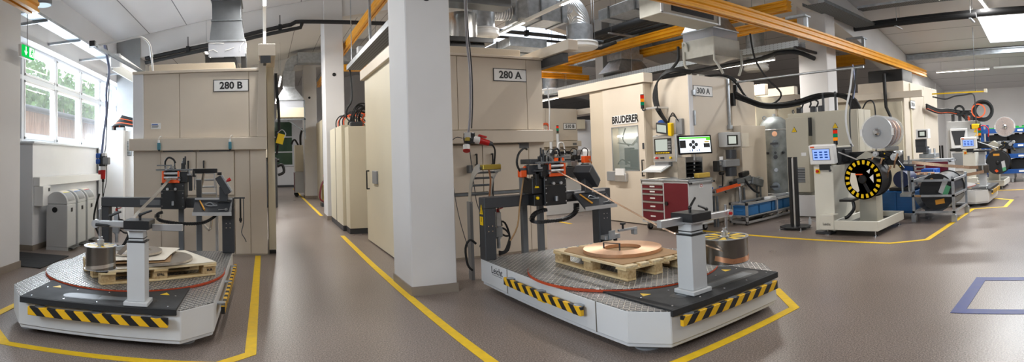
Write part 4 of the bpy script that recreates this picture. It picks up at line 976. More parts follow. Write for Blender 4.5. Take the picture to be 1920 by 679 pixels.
B().box(7.36, 7.44, 8.82, 9.02, 1.28, 1.36).build('inner_block', 'galv', t, .006)
B().box(7.36, 7.44, 8.32, 8.40, 1.75, 1.90).build('inner_block', 'galv', t, .006)
# company lettering plate
s = B().box(7.29, 7.30, 8.265, 9.10, 2.185, 2.385).build('name_board', 'white', t, .004)
text('BRUDERER', .215, (7.288, 8.683, 2.285), (0, -1, 0), (0, 0, 1), 'black', s, bold=.008, wid=.86)
B().box(7.22, 7.30, 8.65, 9.02, .92, 1.10).build('leaflet_box', 'alu', t, .006)
B().box(7.245, 7.30, 9.04, 9.34, .93, 1.14).build('leaflet_box', 'grey', t, .006)
B().box(7.21, 7.25, 8.68, 8.98, 1.06, 1.21).build('leaflet', 'white', t)
B().box(7.28, 7.30, 8.02 + .06, 8.06 + .07, 1.62, 1.75).build('key_switch', 'dark_grey', t, .006)
handle(B(), (7.30, 8.11, 1.22), .33, (-.06, 0, 0)).build('door_handle', 'black', t)
B().box(7.26, 7.52, 7.98, 11.3, 3.03, 3.235).build('side_rail_cover', 'beige', t, .006)
B().box(7.5, 9.76, 6.95, 6.975, .02, 3.07).build('side_panel', 'beige', t, .003)
B().box(7.62, 7.63, 6.946, 6.952, .02, 3.05).box(7.505, 7.62, 6.94, 6.95, 1.7, 3.06).build('trim_strip', 'plaster_white', t)
B().box(8.86, 8.87, 6.945, 6.952, 2.0, 3.06).build('panel_joint', 'seam', t)
f = B().box(7.645, 8.245, 6.942, 6.95, 2.645, 2.865).build('number_sign', 'black', t, .01, 2)
B().box(7.657, 8.233, 6.939, 6.944, 2.657, 2.853).build('sign_face', 'white', f, .006, 2)
text('300 A', .165, (7.945, 6.9375, 2.752), (1, 0, 0), (0, 0, 1), 'black', f, bold=.0048)
B().box(7.60, 7.66, 6.90, 6.94, 2.66, 2.76).tube([(7.66, 6.92, 2.70), (7.72, 6.92, 2.78), (7.68, 6.92, 2.62)], .006, 6, sub=3).build('sign_clip', 'galv', t)
B().box(8.72, 8.77, 6.90, 6.95, 2.05, 3.07).box(8.69, 8.80, 6.88, 6.95, 1.97, 2.06).build('conduit', 'galv', t, .004)
B().box(7.62, 7.66, 6.91, 6.95, 2.05, 2.35).build('door_latch', 'galv', t, .004)
B().box(7.2 + .29, 7.53, 7.9, 7.93, 1.7, 1.9).build('hinge', 'grey', t)
# lower side box by the tank
t2 = thing('side_housing', 'lower beige housing at the corner of machine 300 A next to the tank', 'machine housing', (9.35, 7.0, 0))
B().box(8.875, 9.80, 6.72, 6.94, .02, 2.04).build('body', 'beige', t2, .005)
# mandatory sign, round blue
s = B().cyl((7.53, 7.78, 2.09), (7.515, 7.78, 2.09), .125, n=32).build('blue_safety_sign', 'blue', t)
B().cyl((7.514, 7.79, 2.10), (7.512, 7.79, 2.10), .05, n=16).box(7.511, 7.514, 7.72, 7.76, 2.02, 2.12).build('sign_pictogram', 'white', s)
# stack light on its bracket
def stacklight(x, y, z0, cols, r, h, label, bracket=None, base=.0):
    t = thing('signal_light', label, 'signal light', (x, y, z0), 0, 'stack lights')
    B().cyl((x, y, z0 - .07), (x, y, z0), r * .95, n=20).build('base', 'black', t)
    for i, c in enumerate(cols):
        B().cyl((x, y, z0 + i * h), (x, y, z0 + (i + 1) * h - .006), r, n=20).build('light_segment', c, t)
        B().cyl((x, y, z0 + (i + 1) * h - .006), (x, y, z0 + (i + 1) * h), r * 1.03, n=20).build('segment_ring', 'black', t)
    B().cyl((x, y, z0 + len(cols) * h), (x, y, z0 + len(cols) * h + .012), r, n=20).build('cap', 'black', t)
    if bracket: B().tube([(x, y, z0 - .06), (x, y, z0 - .10)] + bracket, .016, 8).build('bracket', 'dark_grey', t)
    return t
stacklight(7.2, 7.98, 2.53, ['led_green', 'led_orange', 'led_red'], .04, .072, 'red, orange and green signal light on a bracket at the corner of machine 300 A', [(7.2, 7.95, 2.42), (7.2, 7.84, 2.44)])
tag(B().box(7.18, 7.24, 7.55, 7.86, 2.43, 2.47).box(7.2, 7.53, 7.55, 7.59, 2.43, 2.47).build('light_bracket', 'alu', bev=.004), 'grey bar holding the signal light beside machine 300 A', 'bracket')
# operator panel, keyboard shelf, handheld controller
t = thing('operator_console', 'operator panel with screen, keys and keyboard shelf on the side of machine 300 A', 'control panel', (7.42, 7.57, 1.1))
B().box(7.40, 7.53, 7.235, 7.93, 1.335, 1.885).build('housing', 'light_grey', t, .008)
B().box(7.385, 7.40, 7.26, 7.91, 1.35, 1.87).build('front_frame', 'alu', t, .004)
B().box(7.378, 7.388, 7.36, 7.86, 1.50, 1.82).build('keypad', 'black', t, .003)
B().box(7.374, 7.379, 7.47, 7.82, 1.56, 1.80).build('screen', 'screen_grey', t)
k = bpy.data.objects['keypad']
for i in range(4):
    for j in range(3): B().box(7.374, 7.379, 7.375 + j * .028, 7.395 + j * .028, 1.56 + i * .055, 1.60 + i * .055).build('key', 'grey', k)
for i in range(8): B().box(7.374, 7.379, 7.42 + i * .052, 7.455 + i * .052, 1.512, 1.535).build('key', 'yellow', k)
B().cyl((7.385, 7.78, 1.42), (7.34, 7.78, 1.42), .024, n=16).build('stop_button', 'red', t)
for y in (7.66, 7.6): B().cyl((7.385, y, 1.42), (7.36, y, 1.42), .018, n=14).build('push_button', 'black', t)
B().cyl((7.385, 7.38, 1.42), (7.35, 7.38, 1.42), .024, n=16).build('key_button', 'yellow', t)
B().cyl((7.385, 7.86, 1.43), (7.36, 7.86, 1.43), .016, n=14).build('push_button', 'white', t)
M_ = Matrix.Translation((7.30, 7.75, 1.20)) @ Matrix.Rotation(-.38, 4, 'Y')
B().box(-.16, .16, -.29, .29, -.012, .012, M_).build('keyboard_shelf', 'light_grey', t, .004)
B().box(-.11, .08, -.25, .25, .012, .022, M_).build('keyboard', 'white', t, .003)
B().box(7.42, 7.53, 7.5, 7.9, 1.24, 1.34).build('shelf_bracket', 'grey', t)
t = thing('handheld_controller', 'small tilted display unit with yellow side above the operator panel', 'device', (7.36, 7.5, 1.9))
M_ = Matrix.Translation((7.36, 7.54, 2.02)) @ Matrix.Rotation(.15, 4, 'X') @ Matrix.Rotation(-.15, 4, 'Y')
B().box(-.03, .03, -.17, .20, -.11, .11, M_).build('housing', 'dark_grey', t, .006)
B().box(-.036, -.03, -.10, .16, -.075, .075, M_).build('screen', 'screen_grey', t)
B().box(-.034, .05, -.25, -.15, -.13, .13, M_).build('yellow_cover', 'yellow', t, .006)
B().box(7.46, 7.53, 7.12, 7.3, 1.88, 2.2).build('mount', 'grey', t, .006)
t = thing('cable_bundle', 'thick black cables dropping from the roof of machine 300 A to the operator panel', 'cable', (7.35, 7.5, 2.2))
for k in range(5):
    d = .028 * k
    B().tube([(7.75 + d, 7.1, 3.12 + d * .6), (7.45, 7.25 + d, 3.17 + d * .5), (7.32, 7.55 + d * .5, 3.05 - d * .3), (7.30, 7.74 - d, 2.75), (7.31, 7.70 - d, 2.45), (7.38, 7.52 - d * .5, 2.17), (7.44, 7.4, 2.08)], .018, 8, sub=4).build('cable', 'rubber', t)
for k in range(4):
    B().tube([(7.42, 7.45, 2.10), (7.40, 7.42 - .02 * k, 2.22 + .02 * k), (7.42, 7.30, 2.26 + .02 * k), (7.45, 7.2, 2.15)], .008, 6, sub=4).build('thin_cable', 'black', t)
t = thing('monitor', 'black flat monitor with green toolbar and round camera images above the red tool cabinet', 'monitor', (7.27, 6.62, 1.43))
M_ = Matrix.Translation((7.27, 6.62, 1.66)) @ Matrix.Rotation(-.36, 4, 'Z') @ Matrix.Rotation(-.12, 4, 'X')
B().box(-.36, .36, -.02, .02, -.18, .18, M_).build('housing', 'black_gloss', t, .008)
sc = B().box(-.325, .325, -.0235, -.02, -.15, .15, M_).build('screen', 'screen_white', t)
B().box(-.325, .325, -.0255, -.0235, .115, .142, M_).box(.24, .325, -.0255, -.0235, .075, .115, M_).build('toolbar', 'screen_green', sc)
B().box(-.325, -.20, -.0255, -.0235, -.06, .085, M_).build('image_tile', 'black', sc); B().box(.18, .31, -.0255, -.0235, -.06, .02, M_).build('image_tile', 'black', sc)
for dx, dz in ((-.1, .0), (.02, 0), (-.04, .05), (-.04, -.05)):
    B().cyl(M_ @ V((dx, -.0235, dz)), M_ @ V((dx, -.0262, dz)), .036, n=20).build('round_image', 'dark_grey', sc)
B().box(.2, .3, -.026, -.0235, .035, .058, M_).build('warning_field', 'yellow', sc)
for i in range(6): B().box(-.18 + i * .05, -.165 + i * .05, -.0255, -.0235, -.13, -.125 + .02 * (i % 3), M_).build('chart_bar', 'blue', sc)
B().cyl((7.30, 6.66, 1.50), (7.31, 6.72, 1.02), .018, n=12).cyl((7.31, 6.72, 1.03), (7.31, 6.72, 1.045), .09, n=24).build('stand', 'alu', t)
t = thing('leaflet_rack', 'steel rack of stepped document trays standing on the red tool cabinet', 'rack', (7.22, 6.75, 1.03))
B().box(6.98, 7.44, 6.80, 6.815, 1.03, 1.43).box(6.97, 6.985, 6.60, 6.815, 1.03, 1.43).box(7.435, 7.45, 6.60, 6.815, 1.03, 1.43).build('back_plate', 'steel', t)
for i in range(5):
    B().add([(6.985, 6.62, 1.05 + i * .07), (7.435, 6.62, 1.05 + i * .07), (7.435, 6.80, 1.14 + i * .07), (6.985, 6.80, 1.14 + i * .07), (6.985, 6.62, 1.056 + i * .07), (7.435, 6.62, 1.056 + i * .07), (7.435, 6.80, 1.146 + i * .07), (6.985, 6.80, 1.146 + i * .07)], [(0, 1, 2, 3), (4, 5, 6, 7), (0, 1, 5, 4), (2, 3, 7, 6), (0, 3, 7, 4), (1, 2, 6, 5)]).build('tray', 'black', t)
tag(B().box(7.16, 7.50, 6.46, 6.58, 1.03, 1.12).build('foam_block', 'sponge', bev=.01) if 'sponge' in M else (mat('sponge', '#c9a94b', .9, 0, .1, 20), B().box(7.16, 7.50, 6.46, 6.58, 1.032, 1.12).build('foam_block', 'sponge', bev=.01))[1], 'flat yellow foam block lying on the red tool cabinet before the rack', 'block')

# --- tool cabinet
def toolcabinet(x0, y0, label):
    t = thing('tool_cabinet', label, 'tool cabinet', (x0 + .33, y0 + .65, 0), 0, 'red and grey tool cabinets')
    x1, y1 = x0 + .66, y0 + 1.3
    B().box(x0 + .012, x1, y0, y1, .20, .985).build('body', 'light_grey', t, .004)
    B().box(x0 - .01, x1 + .01, y0 - .01, y1 + .01, .985, 1.015).build('worktop', 'galv', t, .004)
    B().box(x0, x0 + .012, y0, y1, .16, .20).box(x0 + .02, x1, y0, y1, .15, .20).build('bottom_rail', 'light_grey', t)
    # frame strips between drawers
    ym = y0 + .68
    B().box(x0, x0 + .013, ym - .03, ym, .2, .98).box(x0, x0 + .013, y1 - .03, y1, .2, .98).box(x0, x0 + .013, ym, y1, .93, .98).box(x0, x0 + .013, y0, y0 + .02, .2, .98).box(x0, x0 + .013, y0, ym, .955, .98).build('frame', 'light_grey', t)
    zs = [(.845, .92), (.745, .82), (.59, .72), (.42, .565), (.20, .395)]
    for z0, z1 in zs:
        d = B().box(x0 - .006, x0 + .012, ym + .01, y1 - .035, z0, z1 - .01).build('drawer', 'maroon', t, .003)
        B().box(x0 - .012, x0 + .0, ym + .0, y1 - .03, z1 - .012, z1 + .012).build('drawer_grip', 'alu', d)
        B().box(x0 - .0085, x0 - .005, ym + .22, ym + .36, (z0 + z1) / 2 - .02, (z0 + z1) / 2 + .008).build('label_holder', 'white', d)
    d = B().box(x0 - .006, x0 + .012, y0 + .022, ym - .035, .21, .95).build('door', 'maroon', t, .003)
    B().cyl((x0 - .006, ym - .10, .56), (x0 - .03, ym - .10, .56), .04, n=20).build('door_lock', 'black', d)
    for cx, cy in ((x0 + .08, y1 - .14), (x1 - .1, y1 - .14), (x0 + .08, y0 + .14), (x1 - .1, y0 + .14)):
        f = B().box(cx - .045, cx + .045, cy - .04, cy + .04, .125, .15).box(cx - .04, cx + .04, cy - .03, cy - .02, .06, .13).box(cx - .04, cx + .04, cy + .02, cy + .03, .06, .13).build('caster', 'galv', t)
        B().cyl((cx, cy - .018, .062), (cx, cy + .018, .062), .062, n=20).build('wheel', 'rubber', f)
        B().cyl((cx, cy - .02, .062), (cx, cy + .02, .062), .022, n=12).build('hub', 'light_grey', f)
    h = B().box(x0 + .02, x1 - .02, y0 - .06, y0 - .035, .94, .965).build('push_handle', 'alu', t, .006)
    for x in (x0 - .01, x1 - .03): B().box(x, x + .05, y0 - .065, y0 + .0, .935, .97).build('handle_end', 'black', h, .006)
    return t
tc = toolcabinet(6.87, 6.45, 'tool cabinet on casters with five dark red drawers and red door, before machine 300 A')
s = B().box(7.16, 7.26, 6.444, 6.449, .85, .93).build('round_sticker_field', 'white', tc)
B().ring((7.21, 6.443, .89), (0, 1, 0), .022, .032, .002, 20).build('round_sticker', 'red', s)
tag(B().box(6.95, 7.3, 7.35, 7.6, 1.016, 1.03).build('paper_sheet', 'paper'), 'pale sheets lying on the worktop of the red tool cabinet', 'paper')
toolcabinet(13.2, 3.36, 'far red tool cabinet standing before machine 510 A, half behind the reels')

# --- wall devices on the front of 300 A
t = thing('display_box', 'grey box with small screen fixed to the front of machine 300 A under the conduit', 'control box', (8.6, 6.8, 1.58))
B().box(8.37, 8.88, 6.74, 6.945, 1.59, 1.90).build('housing', 'light_grey', t, .008)
B().box(8.41, 8.77, 6.732, 6.742, 1.63, 1.84).build('bezel', 'black', t, .003)
B().box(8.45, 8.70, 6.729, 6.733, 1.655, 1.815).build('screen', 'screen_grey', t)
tag(B().box(8.88, 9.12, 6.70, 6.716, 1.58, 1.88).build('clear_sheet', 'paper'), 'pale sheet pinned beside the grey display box on machine 300 A', 'notice')
t = thing('bench_grinder', 'grey bench grinder with dark motor drums below the display box of machine 300 A', 'device', (8.4, 6.7, 1.0))
B().cyl((8.50, 6.72, 1.34), (8.50, 6.72, 1.53), .115, n=24).build('motor', 'dark_grey', t)
B().cyl((8.47, 6.72, .98), (8.47, 6.72, 1.17), .12, n=24).build('motor', 'dark_grey', t)
B().box(8.15, 8.64, 6.60, 6.80, 1.18, 1.33).box(8.02, 8.2, 6.68, 6.78, 1.22, 1.3).build('body', 'grey', t, .012)
B().box(7.98, 8.04, 6.66, 6.80, 1.10, 1.32).build('knob', 'black', t, .01)
B().cyl((8.14, 6.70, 1.33), (8.14, 6.70, 1.40), .04, n=14).build('oil_cup', 'white', t)
B().cyl((8.08, 6.7, 1.06), (8.18, 6.7, 1.06), .035, n=14).build('switch', 'black', t)
B().tube([(8.15, 6.72, 1.04), (8.28, 6.8, .98), (8.33, 6.85, .8), (8.42, 6.9, .7), (8.5, 6.9, .62)], .012, 6, sub=4).build('power_cable', 'rubber', t)
B().box(8.3, 8.45, 6.80, 6.945, 1.1, 1.3).build('wall_bracket', 'grey', t)
for x, l in ((7.98, 'small printed sticker on machine 300 A, the left one of two'), (8.30, 'small printed sticker on machine 300 A, the right one of two')):
    s = tag(B().box(x, x + .16, 6.941, 6.949, .66, .78).build('notice_sticker', 'white'), l, 'sticker', 'stickers low on machine 300 A')
    B().box(x + .01, x + .15, 6.939, 6.942, .73, .77).build('sticker_band', 'blue', s)
# --- conveyor behind the cart
t = thing('belt_conveyor', 'inclined small belt conveyor with orange side rail behind the blue crate cart', 'conveyor', (8.6, 6.7, 0))
sl = lambda x: .62 + (x - 7.8) * .10
B().bar((7.80, 6.70, .70), (9.45, 6.70, .86), .02, .10).bar((7.8, 6.61, .70), (9.45, 6.61, .86), .02, .05).build('side_frame', 'alu', t)
B().bar((7.82, 6.595, .72), (8.60, 6.595, .80), .012, .07).build('orange_rail', 'orange', t)
B().bar((7.80, 6.655, .70), (9.45, 6.655, .86), .08, .03).build('belt', 'dark_grey', t)
for x in (7.85, 8.75, 9.35): B().box(x - .025, x + .025, 6.60, 6.625, 0, sl(x)).box(x - .025, x + .025, 6.685, 6.71, 0, sl(x)).build('leg', 'galv_dark', t)
b = B().cbox((8.75, 6.64, .88), (.5, .12, .11), (0, -.1, 0)).cbox((9.2, 6.62, .80), (.42, .14, .16), (0, .25, 0)).cbox((8.66, 6.66, .80), (.3, .1, .05)); b.build('drive_housing', 'galv_dark', t, .01)
B().cbox((8.83, 6.66, 1.0), (.26, .12, .09), (0, -.15, 0)).box(8.35, 8.62, 6.6, 6.7, .80, .87).build('head', 'black', t, .012)
B().tube([(8.75, 6.6, .9), (8.85, 6.55, .75), (9.0, 6.52, .62), (9.2, 6.55, .56)], .025, 8, sub=4).build('hose', 'black', t)
tag(B().cyl((8.46, 6.5, .43), (8.46, 6.5, .75), .035, n=16).cyl((8.46, 6.5, .43), (8.46, 6.5, .445), .05, n=16).build('steel_rod', 'steel'), 'short upright steel cylinder standing in the aluminium cart', 'cylinder')
# --- aluminium cart with blue crates
t = thing('crate_cart', 'low aluminium profile cart holding blue crates, left of the pressure tank', 'cart', (9.25, 6.3, 0))
x0, x1, y0, y1 = 8.18, 10.35, 6.13, 6.58
b = B(); s = .045
for z in (.06, .43):
    b.box(x0, x1, y0, y0 + s, z - s / 2, z + s / 2).box(x0, x1, y1 - s, y1, z - s / 2, z + s / 2).box(x0, x0 + s, y0, y1, z - s / 2, z + s / 2).box(x1 - s, x1, y0, y1, z - s / 2, z + s / 2)
b.box(x0, x0 + s, y0, y1, .17, .20).box(x0, x1, y0, y0 + s * .6, .165, .19)
b.build('frame', 'alu', t, .004)
for x in (x0, x0 + 1.08, x1 - s):
    for y in (y0, y1 - s): B().box(x, x + s, y, y + s, .03, .45).build('corner_post', 'alu', t, .003)
for y in (y0 - .002, y1 - s): B().box(x0 - .003, x0 + s, y, y + s + .002, .43 - s / 2 - .002, .43 + s / 2 + .003).build('corner_cap', 'black', t)
B().box(x0 + .03, x1 - .03, y0 + .03, y1 - .03, .175, .185).build('shelf', 'galv_dark', t)
B().box(x0 + .9, x1 - .05, y0 + .05, y1 - .02, .40, .415).build('drip_tray', 'dark_grey', t)
for x in (x0 + .06, x1 - .1):
    for y in (y0 + .07, y1 - .07): B().cyl((x, y - .012, .028), (x, y + .012, .028), .028, n=14).build('wheel', 'rubber', t)
for i in range(3):
    xx = x0 + .5 + .35 * i
    B().tube([(xx, y0 - .01, .10), (xx + .05, y0 - .03, .13), (xx + .18, y0 - .03, .13), (xx + .22, y0 - .01, .15)], .012, 6).build('drawer_grip', 'black', t)
bb = B().box(8.235, 8.66, 6.19, 6.20, .19, .39).box(8.235, 8.66, 6.51, 6.52, .19, .39).box(8.235, 8.245, 6.19, 6.52, .19, .39).box(8.65, 8.66, 6.19, 6.52, .19, .39).box(8.235, 8.66, 6.19, 6.52, .187, .197)
bb.box(8.228, 8.667, 6.183, 6.195, .36, .385).box(8.228, 8.236, 6.183, 6.527, .36, .385).box(8.226, 8.236, 6.27, 6.44, .27, .30)
mat('crate_blue', '#2f6fa8', .45, 0, .08, 6)
cr = tag(bb.build('plastic_crate', 'crate_blue', None, .004, origin=(8.45, 6.35, .187)), 'blue plastic crate in the front end of the aluminium cart', 'crate', 'blue crates in the aluminium cart')
for k in range(3):
    c = dup(cr, None, (8.45 + .46 * (k + 1), 6.35, .187)); c['label'] = ['second blue crate from the front end of the aluminium cart', 'third blue crate from the front end of the aluminium cart', 'blue crate behind the twin black posts, last in the aluminium cart'][k]
tag(B().cbox((9.2, 6.28, .455), (.25, .14, .06), (0, 0, .2)).cbox((9.36, 6.3, .45), (.12, .12, .05)).build('small_box', 'white', bev=.01), 'small white box lying on the tray of the aluminium cart', 'box')
# --- pressure tank
t = thing('pressure_tank', 'tall galvanised pressure tank with domed top, valves and ports', 'tank', (10.74, 7.09, 0))
cx, cy, r = 10.74, 7.09, .375; TZ = lambda z: 1.6 + (z - 1.6) * 1.12
M['tank'] = mat('tank', '#878d8e', .52, .5, .5, 3.5)
B().lathe([(.0, .16), (r * .6, .19), (r * .95, .30), (r, .40), (r, 1.97), (r * .97, 2.07), (r * .8, 2.19), (r * .45, 2.28), (0, 2.31)], (cx, cy, 0), n=56).build('shell', 'tank', t)
B().lathe([(r + .003, 1.945), (r + .012, 1.96), (r + .003, 1.975)], (cx, cy, 0), n=56).build('weld_seam', 'galv', t)
B().lathe([(r + .003, .385), (r + .012, .40), (r + .003, .415)], (cx, cy, 0), n=56).build('weld_seam', 'galv', t)
for a in (.6, 2.7, 4.75): B().cyl((cx + .26 * math.cos(a), cy + .26 * math.sin(a), 0), (cx + .26 * math.cos(a), cy + .26 * math.sin(a), .3), .035, n=10).build('leg', 'galv_dark', t)
vdir = V((-cx, -cy, 0)).normalized(); sd = V((-vdir.y, vdir.x, 0))
def onT(a, z): d = (vdir * math.cos(a) + sd * math.sin(a)); return V((cx, cy, z)) + d * r, d
for a, z, rr, ln, m_ in ((.05, 1.62, .085, .12, 'galv_dark'), (-.05, .70, .085, .12, 'galv_dark'), (0, 1.83, .055, .07, 'copper'), (0, 1.0 + .05, .04, .06, 'steel'), (0, 1.33, .045, .08, 'dark_grey'), (.5, 1.42, .03, .08, 'dark_grey'), (-.5, 1.42, .03, .08, 'dark_grey'), (0, 1.42, .028, .06, 'dark_grey')):
    p, d = onT(a, TZ(z)); v = B().cyl(p - d * .03, p + d * ln * .5, rr * 1.15, n=20).cyl(p + d * ln * .5, p + d * ln, rr * .7, n=16).build('port', m_, t)
    if rr > .08: B().bar(p + d * (ln + .01) - sd * .14, p + d * (ln + .01) + sd * .05, .04, .05).build('valve_lever', 'dark_grey', v)
B().cyl((cx, cy, 2.30), (cx, cy, 2.36), .045, n=14).build('top_port', 'galv', t)
for q in (V((cx, cy, 2.26)) + V((-.25, .12, 0)),): B().ring(q, (.6, .8, 0), .030, .055, .02, 20).build('lifting_eye', 'galv', t)
# --- twin posts on a foot plate
t = thing('roller_stand', 'twin black upright rails on a low star foot before the beige control cabinet', 'stand', (8.2, 5.03, 0))
for y in (5.10, 4.98): B().box(8.17, 8.23, y - .03, y + .03, .06, 1.35).build('rail', 'black', t, .004)
B().box(8.185, 8.215, 5.02, 5.055, .06, 1.33).build('inner_rail', 'alu', t)
B().prism([(7.98, 4.86), (8.1, 4.76), (8.34, 4.78), (8.46, 4.92), (8.44, 5.2), (8.3, 5.32), (8.06, 5.3), (7.96, 5.14)], 'z', .035, .06).build('foot_plate', 'black', t, .006)
for x, y in ((8.02, 4.82), (8.4, 4.84), (8.02, 5.26), (8.38, 5.28)): B().lathe([(.04, 0), (.04, .008), (.012, .015), (.012, .05)], (x, y, 0), n=14).build('levelling_foot', 'steel', t)
B().cyl((8.42, 4.85, .06), (8.42, 4.85, .16), .03, n=12).cyl((8.42, 4.85, .16), (8.42, 4.85, .2), .015, n=10).tube([(8.45, 4.85, .15), (8.55, 4.7, .06), (8.8, 4.6, .01)], .006, 6, sub=4).build('air_valve', 'light_grey', t)
# --- long beige control cabinet with cables
t = thing('control_cabinet', 'wide beige grey control cabinet with warning triangles behind the unwinder, cables on its roof', 'cabinet', (9.95, 5.2, 0))
CB = mat('cab_grey', '#bdb8a8', .45, 0, .04, 2)
B().box(9.70, 10.35, 4.33, 6.04, .1, 2.26).build('body', 'cab_grey', t, .004)
B().box(9.66, 9.70, 4.34, 5.33, .15, 2.24).build('door', 'cab_grey', t, .004)
d = B().box(9.52, 9.70, 5.44, 5.99, .55, 2.16).build('side_box', 'cab_grey', t, .006)
B().box(9.515, 9.52, 5.55, 5.80, .76, 1.08).build('vent', 'louvre', d)
B().box(9.55, 9.7, 5.434, 5.44, 1.75, 2.14).build('recess', 'dark_grey', d)
B().box(9.513, 9.52, 5.50, 5.62, 1.33, 1.40).build('label_plate', 'white', d)
B().box(9.58, 9.70, 5.2, 6.0, .02, .48).build('skirt', 'plaster', t, .004)
for y, x, z in ((5.77, 9.515, 1.90), (4.85, 9.655, 1.94)):
    w = B().prism([(y - .07, z - .055), (y + .07, z - .055), (y, z + .065)], 'x', x - .004, x).build('warning_triangle', 'black', t)
    w2 = B().prism([(y - .058, z - .048), (y + .058, z - .048), (y, z + .052)], 'x', x - .006, x - .004).build('triangle_face', 'yellow', w)
    B().add([(x - .008, y + .012, z + .03), (x - .008, y - .006, z + .0), (x - .008, y + .004, z), (x - .008, y - .008, z - .036), (x - .008, y + .012, z - .006), (x - .008, y + .0, z - .006)], [(0, 1, 2, 3, 4, 5)]).build('flash', 'black', w)
tag(B().ring((9.8, 5.95, 2.31), (0, 1, 0), .025, .045, .015, 18).cyl((9.8, 5.95, 2.26), (9.8, 5.95, 2.275), .02, n=10).build('lifting_eye_bolt', 'galv_dark'), 'lifting ring on the roof corner of the wide beige control cabinet', 'lifting ring')
t = thing('cable_bundle', 'sagging thick black cables from machine 300 A over the tank to the wide cabinet', 'cable', (9.5, 6.2, 2.2))
random.seed(5)
for k in range(9):
    dz = random.uniform(-.05, .05); dy = random.uniform(-.05, .05)
    pts = [(8.9, 6.86, 2.72 + dz * 1.5), (9.1, 6.7 + dy, 2.60 + dz), (9.35, 6.45 + dy, 2.47 + dz), (9.55, 6.1 + dy, 2.45 + dz), (9.75, 5.75 + dy, 2.50 + dz), (9.9, 5.4 + dy, 2.60 + dz), (10.0, 5.0 + dy, 2.62 + dz * .6), (10.0, 4.72 - .02 * k, 2.50 + dz * .6), (10.02, 4.62 - .025 * k, 2.28)]
    B().tube(pts, random.choice((.022, .028, .03)), 8, sub=4).build('cable', 'rubber', t)
for y in (5.85, 5.5, 5.3): B().box(9.85, 9.98, y - .06, y + .06, 2.26, 2.40).build('gland', 'dark_grey', t, .02)
for y in (5.80, 5.6, 5.42): B().tube([(9.92, y, 2.38), (9.92, y - .04, 2.5), (9.9, y + .15, 2.58)], .02, 8, sub=3).build('riser', 'rubber', t)
for y in (5.25, 4.95): B().box(9.9, 9.94, y - .02, y + .02, 2.26, 2.68).build('cable_prop', 'dark_grey', t)
B().box(8.84, 8.92, 6.86, 6.945, 2.48, 2.76).box(8.95, 9.0, 6.86, 6.945, 2.70, 2.95).build('cable_gate', 'black', t, .006)
for k in range(3): B().tube([(8.2, 7.1, 3.10), (8.6, 6.93, 3.13), (8.95, 6.88, 3.0 + .03 * k), (9.2, 6.8, 2.70), (9.5, 6.6, 2.46 + .02 * k), (9.75, 6.3, 2.44)], .022, 8, sub=4).build('cable', 'rubber', t)
tag(B().tube([(9.62, 6.9, 4.2), (9.62, 6.8, 3.6), (9.64, 6.5, 3.1), (9.72, 6.2, 2.75), (9.72, 6.35, 2.55), (9.5, 6.6, 2.47)], .022, 8, sub=4).build('hanging_cable', 'rubber'), 'single black cable looping down from the ceiling rail over the tank', 'cable')

